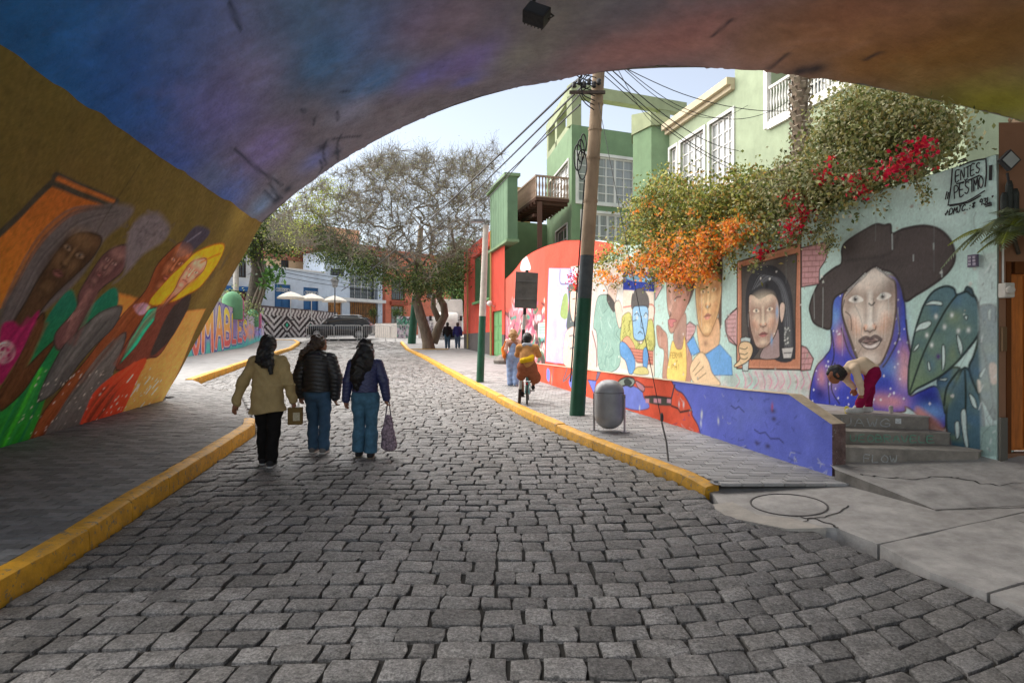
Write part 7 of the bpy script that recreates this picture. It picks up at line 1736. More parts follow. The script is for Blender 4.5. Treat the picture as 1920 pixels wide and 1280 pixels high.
# ------------------------------------------------------------------ people: continuous surfaces grown round the joints
def surface_nets(f, org, h):
    nx, ny, nz = f.shape; ins = f < 0
    c = [ins[i:nx - 1 + i, j:ny - 1 + j, k:nz - 1 + k] for i in (0, 1) for j in (0, 1) for k in (0, 1)]
    s = sum(x.astype(np.int8) for x in c); act = (s > 0) & (s < 8)
    idx = np.full(act.shape, -1, np.int64); ii = np.argwhere(act); idx[act] = np.arange(len(ii))
    P = np.zeros((len(ii), 3)); W = np.zeros(len(ii)); cor = np.array([(i, j, k) for i in (0, 1) for j in (0, 1) for k in (0, 1)])
    vals = np.stack([f[ii[:, 0] + a, ii[:, 1] + b, ii[:, 2] + d] for a, b, d in cor], 1)
    for a in range(8):
        for b in range(a + 1, 8):
            if np.abs(cor[a] - cor[b]).sum() != 1: continue
            m = (vals[:, a] < 0) != (vals[:, b] < 0); t = vals[m, a] / (vals[m, a] - vals[m, b]); P[m] += cor[a] + t[:, None] * (cor[b] - cor[a]); W[m] += 1
    V = (ii + P / W[:, None]) * h + org; Q = []
    for ax in range(3):
        sl0 = [slice(None)] * 3; sl1 = [slice(None)] * 3; sl0[ax] = slice(0, -1); sl1[ax] = slice(1, None)
        a, b = ins[tuple(sl0)], ins[tuple(sl1)]; e = np.argwhere(a != b); u, v = [(1, 2), (2, 0), (0, 1)][ax]
        e = e[(e[:, u] > 0) & (e[:, v] > 0) & (e[:, u] < f.shape[u] - 1) & (e[:, v] < f.shape[v] - 1)]
        du = np.zeros(3, int); dv = np.zeros(3, int); du[u] = 1; dv[v] = 1
        q = np.stack([idx[tuple((e - du - dv).T)], idx[tuple((e - dv).T)], idx[tuple(e.T)], idx[tuple((e - du).T)]], 1)
        fl = ~a[tuple(e.T)]; q[fl] = q[fl][:, ::-1]; Q.append(q)
    return V, np.vstack(Q)
def sdf(prims, h, k=.03, noise=None):
    lo = np.min([np.minimum(p[1], p[2]) - max(p[3], p[4]) for p in prims], 0) - 3 * h; hi = np.max([np.maximum(p[1], p[2]) + max(p[3], p[4]) for p in prims], 0) + 3 * h
    n = np.ceil((hi - lo) / h).astype(int) + 1
    g = np.stack(np.meshgrid(*[lo[i] + np.arange(n[i]) * h for i in range(3)], indexing='ij'), -1).astype(np.float32); D = None
    for p in prims:
        a, b = np.array(p[1], np.float32), np.array(p[2], np.float32); sc = np.array(p[5], np.float32) if len(p) > 5 else np.ones(3, np.float32)
        ga = (g - a) / sc; ba = (b - a) / sc; l2 = float(ba @ ba) + 1e-9; t = np.clip((ga @ ba) / l2, 0, 1)
        d = np.linalg.norm(ga - t[..., None] * ba, axis=-1) - (p[3] + (p[4] - p[3]) * t)
        if p[0] == 'cut': D = np.maximum(D, -d); continue
        if D is None: D = d
        else: hh = np.clip(.5 + .5 * (D - d) / k, 0, 1); D = D * (1 - hh) + d * hh - k * hh * (1 - hh)
    if noise is not None:
        if isinstance(noise, tuple):
            if noise[0] is not None: D = D + noise[0](g)
            D = np.maximum(D, noise[1] + (noise[2](g) if len(noise) > 2 else 0) - g[..., 2])
        else: D = D + noise(g)
    return surface_nets(D, lo, h)
def cap(a, b, ra, rb=None, sc=None):
    r = ('cap', np.array(a, float), np.array(b, float), ra, ra if rb is None else rb)
    return r + (sc,) if sc else r
def chain(pts, rs, sc=None): return [cap(a, b, r, s, sc) for a, b, r, s in zip(pts, pts[1:], rs, rs[1:])]
def hand_prims(w, d, side, curl=.5, s=1.0):
    """palm, four fingers and a thumb from the wrist w along d; side = direction of the thumb"""
    w = np.array(w, float); d = np.array(d, float); d /= np.linalg.norm(d); t = np.array(side, float); t -= d * (t @ d); t /= np.linalg.norm(t); n = np.cross(d, t); P = [cap(w, w + d * .05 * s, .024 * s, .03 * s), cap(w + d * .04 * s - t * .018 * s, w + d * .075 * s - t * .02 * s, .016 * s), cap(w + d * .04 * s + t * .018 * s, w + d * .075 * s + t * .02 * s, .016 * s)]
    for i, l in enumerate((.062, .072, .068, .052)):
        b = w + d * .078 * s + t * (.03 - .02 * i) * s; m = b + (d * (1 - .3 * curl) + n * .6 * curl) * l * .5 * s; e = m + (d * (1 - .9 * curl) + n * 1.0 * curl) * l * .5 * s; P += [cap(b, m, .0095 * s, .009 * s), cap(m, e, .009 * s, .0075 * s)]
    b = w + d * .03 * s + t * .028 * s; m = b + (d * .7 + t * .7) * .035 * s; e = m + (d * .95 + t * .2 + n * .3 * curl) * .032 * s; P += [cap(b, m, .013 * s, .011 * s), cap(m, e, .011 * s, .008 * s)]
    return P
def foldn(amp, fz=14, fx=9, seed=0):
    return lambda g: amp * (np.sin(g[..., 2] * fz + 2.1 * np.sin(g[..., 0] * fx + seed) + g[..., 1] * 5) * .6 + np.sin(g[..., 2] * fz * 2.3 - g[..., 0] * fx * 2 + seed * 2) * .4)
def puffn(amp, pitch): return lambda g: -amp * np.sqrt(np.abs(np.sin(np.pi * (g[..., 2] + .15 * np.abs(g[..., 0])) / pitch))) + amp * .5
def curln(amp, f=60): return lambda g: amp * (np.sin(g[..., 0] * f + 3 * np.sin(g[..., 2] * f * .4)) + np.sin(g[..., 2] * f * 1.1 + 2 * np.sin(g[..., 0] * f * .5)) + np.sin(g[..., 1] * f)) / 2
SKIN = mk('skin', L(170, 116, 88, .8), .6, .12, 12, .1, spec=.35); SKIN_B = mk('skin_tan', L(176, 112, 80, .8), .6, .12, 12, .1, spec=.35)
def cloth(name, r, g, b, k=.9, **kw):
    d = dict(rough=.9, var=.22, scale=10, bump=.35, bscale=120, spec=.15); d.update(kw); return mk(name, L(r, g, b, k), **d)
def figure(name, label, loc, rz, H, body, parts, hands=(), skin=None, base=1.6, group=None):
    """body: prims of the whole body; parts: (name, material, prims, voxel, blend, noise)"""
    t = thing(name, label, 'person', loc, rz, group); s = H / base
    V, F = sdf(body, .014, .035)
    for hp in hands:
        v, f = sdf(hp, .0045, .008); F = np.vstack([F, f + len(V)]); V = np.vstack([V, v])
    o = np_mesh('body', V * s, F, skin or SKIN, None, smooth=True); o.parent = t
    for nm, m, pr, h, k, nz in parts:
        v, f = sdf(pr, h, k, nz); o = np_mesh(nm, v * s, f, m, None, smooth=True); o.parent = t
    return t
def head_prims(c, f=(0, 1, 0), s=1.0):
    c = np.array(c, float); f = np.array(f, float); f /= np.linalg.norm(f); x = np.cross(f, (0, 0, 1)); x /= np.linalg.norm(x); u = np.cross(x, f)
    P = [cap(c + u * .025 * s, c + u * .02 * s - f * .015 * s, .088 * s), cap(c + f * .03 * s - u * .06 * s, c + f * .035 * s - u * .07 * s, .052 * s, .045 * s), cap(c + f * .085 * s + u * .01 * s, c + f * .1 * s - u * .025 * s, .012 * s, .017 * s), cap(c + f * .07 * s + u * .03 * s - x * .035 * s, c + f * .07 * s + u * .03 * s + x * .035 * s, .02 * s), cap(c + f * .085 * s - u * .065 * s - x * .015 * s, c + f * .085 * s - u * .065 * s + x * .015 * s, .013 * s)]
    for sg in (-1, 1): P.append(cap(c + x * sg * .086 * s + u * .015 * s, c + x * sg * .088 * s - u * .02 * s, .018 * s, .013 * s, (.6, 1, 1)))
    return P
def joints(lf, rf, la, ra):
    """feet (x,y,z of the ankle), elbows and wrists -> limbs"""
    J = dict(hl=np.array((-.085, 0, .82)), hr=np.array((.085, 0, .82)), al=np.array(lf, float), ar=np.array(rf, float), sl=np.array((-.165, 0, 1.28)), sr=np.array((.165, 0, 1.28)), el=np.array(la[0], float), wl=np.array(la[1], float), er=np.array(ra[0], float), wr=np.array(ra[1], float))
    for s in 'lr': m = (J['h' + s] + J['a' + s]) / 2; J['k' + s] = m + np.array((0, .035, .02))
    return J
def body_prims(J, headc=(0, .02, 1.485), face=(0, 1, 0)):
    P = [cap((-.06, 0, .86), (.06, 0, .86), .1), cap((0, 0, .9), (0, 0, 1.1), .105, .11), cap((-.08, 0, 1.22), (.08, 0, 1.22), .1), cap((0, 0, 1.3), np.array(headc) - (0, .01, .05), .05, .048)]
    for s in 'lr':
        P += chain([J['h' + s], J['k' + s], J['a' + s]], [.08, .05, .035]); P += chain([J['s' + s], J['e' + s], J['w' + s]], [.05, .038, .027]); a = J['a' + s]; P.append(cap(a + (0, -.03, -.045), a + (0, .12, -.05), .035, .03))
    return P + head_prims(headc, face)
def trousers(J, r=(.115, .085, .07), hem=.0):
    P = [cap((-.07, -.012, .87), (.07, -.012, .87), .115), cap((-.075, -.03, .80), (.075, -.03, .80), .095)]
    for s in 'lr': P += chain([J['h' + s], J['k' + s], J['a' + s] + (0, 0, hem)], list(r))
    return P
def shoes(J, w=.042, l=.14): return [p for s in 'lr' for p in (cap(J['a' + s] + (0, -.045, -.042), J['a' + s] + (0, l, -.05), w, w * .85), cap(J['a' + s] + (0, -.03, -.02), J['a' + s] + (0, .02, .0), w * .95))]
def soles(J, w=.045, l=.14): return [cap(J['a' + s] + (0, -.05, -.078), J['a' + s] + (0, l, -.078), w, w * .85, (1, 1, .35)) for s in 'lr']
def sleeves(J, r0=.072, r1=.06, r2=.05): return [p for s in 'lr' for p in chain([J['s' + s], J['e' + s], J['w' + s]], [r0, r1, r2])]
HAIR = mk('black_hair', (.012, .01, .009), .45, .5, 30, .5, 90, .5, stretch=(4, 4, .5)); HAIR_BR = mk('brown_hair', (.05, .028, .016), .5, .6, 25, .5, 90, .5, stretch=(4, 4, .5)); HAIR_BL = mk('fair_hair', L(176, 132, 84, .8), .5, .4, 25, .5, 80)
JEAN = cloth('denim_blue', 70, 96, 120); JEAN2 = cloth('denim_teal', 74, 104, 124, alt=L(78, 118, 142)); BLACKC = cloth('black_trousers', 30, 28, 27); WSOLE = cloth('white_sole', 206, 202, 196, rough=.6); DKSHOE = cloth('dark_shoe', 54, 52, 52)

# woman in the khaki parka
J = joints((-.09, .10, .085), (.07, -.12, .09), ((-.29, -.03, 1.06), (-.36, -.06, .80)), ((.24, .0, 1.03), (.27, .08, .80)))
Y0 = 7.8; X0 = -2.97
parka = [cap((-.12, 0, 1.27), (.12, 0, 1.27), .095, .095), cap((0, -.02, 1.2), (0, -.02, .95), .175, .19, (1, .72, 1)), cap((0, -.02, .95), (0, -.02, .60), .185, .23, (1, .7, 1)), cap((-.13, -.01, 1.24), (.13, -.01, 1.24), .085)] + sleeves(J, .08, .066, .055) + [cap((-.07, -.1, 1.31), (.07, -.1, 1.31), .05), cap((-.09, -.09, 1.26), (.09, -.09, 1.26), .06), cap((-.1, -.03, 1.33), (-.03, .05, 1.34), .04), cap((.1, -.03, 1.33), (.03, .05, 1.34), .04)]
hairA = [cap((0, .0, 1.53), (0, -.02, 1.5), .098), cap((0, -.04, 1.46), (0, -.07, 1.38), .09, .075), cap((-.05, -.09, 1.42), (-.07, -.13, 1.30), .06, .045), cap((.03, -.1, 1.4), (.06, -.165, 1.28), .065, .055), cap((.06, -.165, 1.28), (.09, -.185, 1.16), .055, .028), cap((-.01, -.09, 1.4), (.0, -.15, 1.27), .075, .06)]
hd = hand_prims(J['wl'] + np.array((-.01, -.01, -.02)), (-.2, -.05, -1), (.3, 1, 0), .4); hd2 = hand_prims(J['wr'] + np.array((.005, .02, -.02)), (.1, .2, -1), (-.3, 1, 0), .95)
figure('person', 'person walking in a khaki hooded parka and black trousers, long black hair, seen from behind', (X0, Y0, E(Y0) - .002), 0.06, 1.57, body_prims(J),
       [('trousers', BLACKC, trousers(J, (.108, .08, .072)), .013, .012, (foldn(.010, 22), .055)), ('parka', cloth('khaki', 182, 158, 112, var=.18, scale=5, bump=.6, bscale=24, bdist=.02), parka, .011, .03, (lambda q: .010 * np.sin(q[..., 0] * 26 + 3 * np.sin(q[..., 2] * 9)) * np.clip((1.1 - q[..., 2]) * 3, .25, 1) + .006 * np.sin(q[..., 2] * 38 + 4 * np.sin(q[..., 0] * 11)) - .010 * np.exp(-((q[..., 2] - 1.0) / .012) ** 2), .66, lambda q: .02 * np.sin(q[..., 0] * 9))), ('hair', HAIR, hairA, .008, .03, curln(.005, 95)), ('shoes', DKSHOE, shoes(J), .01, .02, None), ('soles', WSOLE, soles(J), .008, .01, None)], (hd, hd2))
# woman in the black quilted jacket
J = joints((-.085, .06, .085), (.10, -.05, .10), ((-.255, -.02, 1.04), (-.25, .04, .80)), ((.26, -.03, 1.03), (.245, -.01, .78)))
Y0 = 8.5; X0 = -2.58
puffs = sleeves(J, .10, .088, .064)
puff = [cap((-.13, 0, 1.26), (.13, 0, 1.26), .11), cap((0, -.02, 1.22), (0, -.02, .80), .19, .20, (1, .78, 1))] + [cap((-.06, -.06, 1.35), (.06, -.06, 1.35), .065), cap((-.08, -.09, 1.3), (.08, -.09, 1.3), .06)]
hairB = [cap((0, .0, 1.53), (0, -.02, 1.51), .096), cap((0, -.02, 1.5), (-.03, -.06, 1.45), .09, .07), cap((-.07, -.1, 1.45), (-.16, -.12, 1.36), .055, .045), cap((-.16, -.12, 1.38), (-.19, -.11, 1.3), .045, .03)]
figure('person', 'person walking in a black quilted jacket and blue jeans, brown hair tied back', (X0, Y0, E(Y0) - .002), -.05, 1.56, body_prims(J, (.01, .02, 1.485), (.75, .65, 0)),
       [('jeans', JEAN, trousers(J, (.108, .078, .074)), .013, .012, (foldn(.010, 24), .05)), ('quilted_jacket', cloth('black_nylon', 46, 44, 43, rough=.42, spec=.5, bscale=60), puff, .010, .03, (puffn(.014, .055), .845)), ('sleeves', cloth('black_nylon', 46, 44, 43), puffs, .010, .02, puffn(.012, .055)), ('hair', HAIR_BR, hairB, .008, .03, curln(.008, 85)), ('shoes', cloth('grey_shoe', 120, 116, 112), shoes(J), .01, .02, None), ('soles', WSOLE, soles(J), .008, .01, None)],
       (hand_prims(J['wl'], (0, .05, -1), (.3, 1, 0), .5), hand_prims(J['wr'], (0, .1, -1), (-.3, 1, 0), .6)))
# woman with long curls and a navy jacket
J = joints((-.10, .05, .085), (.08, -.05, .085), ((-.235, -.01, 1.05), (-.265, .0, .80)), ((.25, -.01, 1.05), (.285, .02, .82)))
Y0 = 8.25; X0 = -1.89
jks = sleeves(J, .082, .07, .056)
jk = [cap((-.12, 0, 1.26), (.12, 0, 1.26), .095), cap((0, -.02, 1.22), (0, -.02, .86), .165, .172, (1, .78, 1))]
hairC = [cap((0, .0, 1.53), (0, -.02, 1.5), .108), cap((0, -.05, 1.45), (-.02, -.1, 1.3), .115, .125), cap((-.05, -.1, 1.32), (-.08, -.13, 1.12), .115, .10), cap((-.08, -.13, 1.12), (-.09, -.14, .98), .09, .05), cap((.05, -.08, 1.4), (.05, -.12, 1.22), .09, .05)]
quilt = lambda g: -.011 * np.sqrt(np.abs(np.sin(np.pi * (g[..., 2] + .6 * g[..., 0]) / .05) * np.sin(np.pi * (g[..., 2] - .6 * g[..., 0]) / .05)))
figure('person', 'person walking in a navy quilted jacket and wide jeans, long curly black hair', (X0, Y0, E(Y0) - .002), .04, 1.5, body_prims(J),
       [('wide_jeans', JEAN2, trousers(J, (.112, .082, .094), .0), .013, .012, (foldn(.010, 15, 18), .075)), ('quilted_jacket', cloth('navy_nylon', 56, 60, 100, rough=.42, spec=.5, bscale=60), jk, .009, .03, (quilt, .90)), ('sleeves', cloth('navy_nylon', 56, 60, 100), jks, .010, .02, puffn(.007, .05)), ('hair', HAIR, hairC, .01, .03, curln(.010, 62)), ('shoes', DKSHOE, shoes(J), .01, .02, None), ('soles', cloth('tan_sole', 130, 118, 100), soles(J), .008, .01, None)],
       (hand_prims(J['wl'], (0, .05, -1), (.3, 1, 0), .5), hand_prims(J['wr'], (0, .0, -1), (-.3, 1, 0), 1.0)))
# boy bending over on the terrace (faces -x)
B = dict(hip=np.array((.10, 0, .50)))
legL = [(.12, -.06, .47), (.02, -.075, .27), (-.06, -.07, .07)]; legR = [(.13, .06, .47), (.13, .075, .27), (.10, .06, .07)]
aL = [(-.10, -.10, .53), (-.07, -.125, .38), (-.03, -.10, .25)]; aR = [(-.10, .10, .53), (-.13, .11, .40), (-.05, .09, .30)]
bd = chain([(.12, 0, .5), (.02, 0, .56), (-.1, 0, .55)], [.07, .07, .06]) + chain(legL, [.055, .04, .028]) + chain(legR, [.055, .04, .028]) + [cap((-.12, 0, .54), (-.24, 0, .475), .034, .032)] + head_prims((-.285, 0, .45), (-.8, 0, -.55), .84) + chain(aL, [.036, .028, .02]) + chain(aR, [.036, .028, .02])
top = chain([(.115, 0, .515), (.02, 0, .57), (-.10, 0, .55)], [.088, .09, .078]) + [cap((-.1, -.075, .54), (-.1, .075, .54), .055), cap((-.13, 0, .545), (-.165, 0, .525), .05, .045)] + chain(aL, [.05, .042, .034]) + chain(aR, [.05, .042, .034])
pn = [cap((.125, -.04, .49), (.125, .04, .49), .078), cap((.155, -.03, .47), (.155, .03, .47), .06)] + chain(legL, [.074, .055, .046]) + chain(legR, [.074, .056, .047])
hr = [cap((-.272, 0, .49), (-.28, 0, .47), .084), cap((-.25, 0, .515), (-.32, 0, .52), .05, .045), cap((-.225, 0, .475), (-.24, 0, .45), .07), cap((-.335, 0, .51), (-.362, 0, .47), .035, .028)]
shb = [q for a in (legL[2], legR[2]) for q in (cap((a[0] + .03, a[1], .04), (a[0] - .11, a[1], .035), .036, .03), cap((a[0] + .02, a[1], .06), (a[0] - .02, a[1], .07), .034))]
bz = lambda pr: [(p[0], p[1], p[2], p[3], p[4]) + tuple(p[5:]) for p in pr]
boy = figure('person', 'child bending over on the terrace in a beige jumper, maroon trousers and white trainers', (4.12, 7.56, .752), -.12, 1.0, bd,
       [('trousers', cloth('maroon', 150, 26, 70, var=.15), pn, .008, .012, (foldn(.005, 44, 18), .075)), ('jumper', cloth('beige_knit', 240, 212, 180, var=.1), top, .008, .018, foldn(.0045, 34, 22)), ('hair', HAIR, hr, .008, .02, curln(.003, 110)), ('trainers', WSOLE, shb, .007, .02, None)],
       (hand_prims((-.03, -.1, .24), (.05, 0, -1), (-1, .2, 0), .5, .75), hand_prims((-.05, .09, .29), (.3, 0, -1), (-1, .2, 0), .5, .75)), SKIN_B, base=1.0)
mb = MB()
for sg in (-1, 1): mb.lathe([(.002, -.006), (.009, 0), (.002, .006)], (-.352, sg * .03, .415), 8)
o = mb.build('eyes', mk('eye_dark', (.02, .015, .012), .3, .2, 10, 0), boy, world=False, smooth=True)
# two people further along the pavement
J = joints((-.07, .06, .085), (.08, -.07, .085), ((-.22, -.02, 1.05), (-.24, .05, .82)), ((.22, .02, 1.05), (.2, .1, .86)))
Y0 = 16.2
figure('person', 'person walking in blue dungarees with fair hair and an orange shoulder bag', (.03, Y0, E(Y0) + SWR), .1, 1.4, body_prims(J),
       [('dungarees', cloth('pale_denim', 140, 160, 196), trousers(J, (.13, .105, .10)) + [cap((0, -.02, .9), (0, -.03, 1.18), .13, .10, (1, .8, 1))], .014, .03, foldn(.007, 20)), ('shirt', cloth('pink_shirt', 226, 178, 160), [cap((-.11, 0, 1.25), (.11, 0, 1.25), .09)] + sleeves(J, .075, .06, .045), .013, .03, foldn(.004)), ('hair', HAIR_BL, [cap((0, 0, 1.53), (0, -.03, 1.48), .11), cap((0, -.05, 1.44), (0, -.08, 1.36), .1, .08), cap((-.09, -.02, 1.44), (.09, -.02, 1.44), .06)], .012, .03, curln(.008, 60)), ('shoes', WSOLE, shoes(J), .012, .02, None)], (hand_prims(J['wl'], (0, .05, -1), (.3, 1, 0)), hand_prims(J['wr'], (0, .1, -1), (-.3, 1, 0))))
v, f = sdf([cap((-.18, -.05, .78), (-.22, -.02, .92), .07, .05, (.7, 1, 1.3)), cap((-.2, -.03, .95), (-.14, -.05, 1.12), .03, .022)], .012, .03); o = np_mesh('shoulder_bag', v + np.array((-.02, Y0, E(Y0) + SWR)), f, cloth('orange_bag', 226, 120, 50), None, smooth=True); tag(o, 'orange shoulder bag carried by the person in dungarees', 'bag')
# rider on the small teal bicycle
BY = 12.62; BX = .30; BZ = E(BY) + SWR
hipz = .70
ra = [(-.16, .04, 1.12), (-.2, .22, .98), (-.19, .42, .95)]; rb = [(.16, .04, 1.12), (.22, .2, .97), (.19, .42, .95)]
la_ = [(-.08, .02, .72), (-.13, .3, .55), (-.1, .2, .22)]; lb_ = [(.08, .02, .72), (.15, .3, .62), (.11, .3, .34)]
bd = chain([(0, 0, .75), (0, .03, .95), (0, .04, 1.12)], [.1, .1, .1]) + [cap((-.08, .04, 1.1), (.08, .04, 1.1), .08), cap((0, .05, 1.14), (0, .07, 1.24), .045)] + head_prims((0, .08, 1.29)) + chain(ra, [.045, .035, .025]) + chain(rb, [.045, .035, .025]) + chain(la_, [.075, .05, .035]) + chain(lb_, [.075, .05, .035])
figure('person', 'person riding a small teal bicycle in a mustard jacket and rust brown skirt', (BX, BY, BZ), -.05, 1.0, bd,
       [('jacket', cloth('mustard', 208, 152, 96), chain([(0, 0, .78), (0, .02, .95), (0, .04, 1.1)], [.155, .145, .12]) + [cap((-.1, .04, 1.1), (.1, .04, 1.1), .085)] + chain(ra, [.07, .058, .045]) + chain(rb, [.07, .058, .045]), .012, .03, foldn(.004, 20)), ('yellow_sash', cloth('yellow_sash', 240, 196, 40), [cap((-.1, -.1, .86), (.1, -.1, .94), .05, .045), cap((-.04, -.12, .87), (.08, -.12, .9), .055)], .011, .02, None),
        ('skirt', cloth('rust', 160, 98, 70), [cap((-.06, 0, .74), (.06, 0, .74), .14), cap((.06, .0, .72), (.14, .1, .52), .12, .13), cap((-.05, .0, .72), (-.12, .12, .56), .12, .10)], .013, .05, foldn(.006, 16)), ('hair', HAIR, [cap((0, .07, 1.325), (0, .05, 1.3), .095), cap((0, .05, 1.27), (0, .03, 1.23), .07)], .01, .03, curln(.003, 80)), ('hood', cloth('grey_hood', 190, 196, 206), [cap((-.06, -.02, 1.17), (.06, -.02, 1.17), .045)], .01, .02, None), ('boots', DKSHOE, [cap((-.1, .18, .2), (-.1, .28, .18), .04), cap((.11, .28, .32), (.11, .38, .3), .04)], .011, .02, None)],
       (hand_prims((-.19, .43, .95), (0, 1, 0), (1, 0, .2), .9, .8), hand_prims((.19, .43, .95), (0, 1, 0), (-1, 0, .2), .9, .8)), base=1.0)
# two far walkers
for k, (px, lab, topc, botc, hc) in enumerate(((839, 'person walking away in a black jacket and jeans with a shoulder strap', cloth('black_jacket', 44, 42, 44), JEAN, HAIR), (858, 'person walking away in a blue jacket and grey jeans past the red house', cloth('blue_jacket', 62, 62, 126), cloth('grey_jean', 96, 112, 136), HAIR_BR))):
    J = joints((-.08, .1, .085), (.09, -.1, .09), ((-.23, -.02, 1.04), (-.25, .06, .82)), ((.23, -.02, 1.04), (.24, .02, .8))); Y0 = 37.6 + .3 * k
    figure('person', lab, ((px - 960) * Y0 / 1200, Y0, E(Y0) + SWR), .1, 1.52, body_prims(J), [('trousers', botc, trousers(J), .018, .03, foldn(.005)), ('jacket', topc, [cap((-.12, 0, 1.26), (.12, 0, 1.26), .1), cap((0, -.02, 1.22), (0, -.02, .86), .175, .18, (1, .78, 1))] + sleeves(J, .085, .07, .055), .018, .03, foldn(.005)), ('hair', hc, [cap((0, 0, 1.53), (0, -.03, 1.5), .1), cap((0, -.04, 1.46), (0, -.06, 1.4), .08)], .016, .03, None), ('shoes', DKSHOE, shoes(J), .016, .02, None)])
# things carried
bg_ = thing('paper_bag', 'small brown paper carrier bag held by the person in the khaki parka', 'bag', (-2.68, 7.92, E(7.9) + .48), .15)
mb = MB(); mb.prism([(-.085, -.05), (.085, -.05), (.085, .05), (-.085, .05)], 0.0, .21); mb.build('bag_body', mk('kraft', L(120, 96, 56), .85, .2, 20, .3), bg_, world=False, bevel=.006)
mb = MB(); mb.box((.02, -.053, .1), (.08, .003, .1)); mb.build('print', mk('bag_print', L(190, 178, 150), .8, .4, 60, .1), bg_, world=False)
for y in (-.035, .035):
    mb = MB(); mb.tube([(-.04, y, .2), (-.035, y, .27), (0, y * .3, .29), (.035, y, .27), (.04, y, .2)], .004, 5); mb.build('handle', WHITE, bg_, world=False)
V, F = sdf([cap((0, 0, .40), (0, 0, .2), .05, .085, (1, .6, 1)), cap((0, 0, .2), (.01, 0, .08), .085, .10, (1, .6, 1)), cap((-.03, 0, .06), (.06, 0, .03), .06, .05)], .01, .03, foldn(.006, 26, 20))
tb_ = thing('tote_bag', 'slack purple grey patterned tote bag held by the person with long curls', 'bag', (-1.60, 8.27, E(8.25) + .10), 0)
o = np_mesh('bag_body', V, F, mk('tote_print', L(92, 78, 96), .9, .9, 34, .5, 50, alt=L(150, 130, 140)), None, smooth=True); o.parent = tb_
mb = MB(); mb.tube([(-.035, 0, .42), (-.01, 0, .58), (.0, 0, .66)], .008, 5); mb.tube([(.035, 0, .42), (.015, 0, .58), (.005, 0, .66)], .008, 5); mb.build('straps', cloth('strap', 84, 72, 84), tb_, world=False)
# ------------------------------------------------------------------ street furniture
POLE = mk('pole_concrete', L(172, 150, 126, .85), .9, .25, 4, .5, 30, stain=.4, stretch=(1, 1, .4)); PGREEN = mk('pole_green', L(26, 92, 66, .8), .55, .25, 4, .3, 25, .4, stain=.3, stain_col=(.02, .06, .04)); PGREY = mk('pole_grey_band', L(92, 100, 104, .8), .8, .3, 5, .4, 25)
up = thing('utility_pole', 'tall leaning tan utility pole with a green painted foot by the kerb', 'pole', (1.14, 11.2, E(11.2) + SWR))
a = Vector((1.14, 11.2, E(11.2) + SWR)); b = Vector((1.66, 11.2, 8.6))
at = lambda z: a + (b - a) * ((z - a.z) / (b.z - a.z))
def seg(z0, z1, r0, r1, nm, m, n=20):
    mb = MB(); mb.tube([at(z0), at((z0 + z1) / 2), at(z1)], [r0, (r0 + r1) / 2, r1], n); return mb.build(nm, m, up, smooth=40)
seg(a.z - .1, 2.35, .135, .126, 'painted_foot', PGREEN); seg(2.351, 3.1, .1255, .121, 'grey_band', PGREY); shaft = seg(3.101, 8.6, .1205, .095, 'shaft', POLE)
for z in (4.05, 4.8, 5.3, 5.75):
    mb = MB(); p = at(z); mb.lathe([(.134 - .004 * z + .008, -.02), (.134 - .004 * z + .01, .02)], p, 16, cap=False); mb.build('band', POLE, shaft)
mb = MB(); mb.bar(at(5.9) - Vector((.5, .14, 0)), at(5.9) + Vector((.12, -.14, 0)), .05); mb.build('cross_arm', mk('rust_steel', (.09, .07, .06), .7, .4, 20, .3, metal=.3), up)
for k in range(6):
    mb = MB(); p = at(5.95) + Vector((-.42 + .085 * k, -.16, .02 + .05 * (k % 2))); mb.lathe([(.02, 0), (.045, .02), (.03, .05), (.045, .08), (.02, .11)], p, 8); mb.build('insulator', IRON, up, smooth=True)
CABLE = mk('cable_black', (.015, .015, .016), .6, .2, 30, 0)
for k in range(4):
    mb = MB(); c = at(5.02 - .12 * k) + Vector((-.2 - .04 * (k % 3), -.12, 0)); r = .1 + .02 * k; mb.tube([c + Vector((r * .5 * math.cos(t * .35), .02 * math.sin(t), r * 1.6 * math.sin(t * .35))) for t in range(19)], .012, 5); mb.build('cable_coil', CABLE, up)
for k in range(9):
    mb = MB(); q = at(5.6 + .08 * k); mb.tube(crom([q + Vector((-.05, -.13, 0)), q + Vector((-.2 - .03 * k, -.16, .1)), q + Vector((-.3 + .02 * k, -.15, .28)), q + Vector((-.12, -.14, .4))], False, 4), .01, 5); mb.build('jumper_cable', CABLE, up)
mb = MB(); mb.tube([at(.9) + Vector((-.16, -.08, 0)), at(2.5) + Vector((-.15, -.09, 0)), at(4.4) + Vector((-.14, -.1, 0))], .012, 5); mb.build('earth_cable', CABLE, up)
def cable(pts, r=.012, label='black overhead cable sagging from the utility pole'):
    P = [Vector(p) for p in pts]; mb = MB(); mb.tube([Vector(q) for q in crom(P, False, 8)], r, 5, cap=False); o = mb.build('overhead_cable', CABLE); tag(o, label, 'cable', 'overhead cables strung across the street'); return o
def span(p, q, sag, r=.012, label=None):
    p, q = Vector(p), Vector(q); cable([p, p.lerp(q, .25) - Vector((0, 0, sag * .75)), p.lerp(q, .5) - Vector((0, 0, sag)), p.lerp(q, .75) - Vector((0, 0, sag * .75)), q], r, label or 'black overhead cable sagging from the utility pole')
pt = lambda z, dx=0: tuple(at(z) + Vector((dx, -.1, 0)))
LL = 'black overhead cable running from the utility pole up the street over the trees'
for z, px, py, Y, s, r in ((6.2, 640, 545, 42, .3, .022), (6.0, 700, 520, 42, .3, .018), (5.7, 720, 510, 41, .35, .014), (5.9, 780, 480, 40, .5, .012)): span(pt(z, -.3), ray(px, py, Y), s, r, LL)
LR = 'black overhead cable running from the utility pole to the green house'
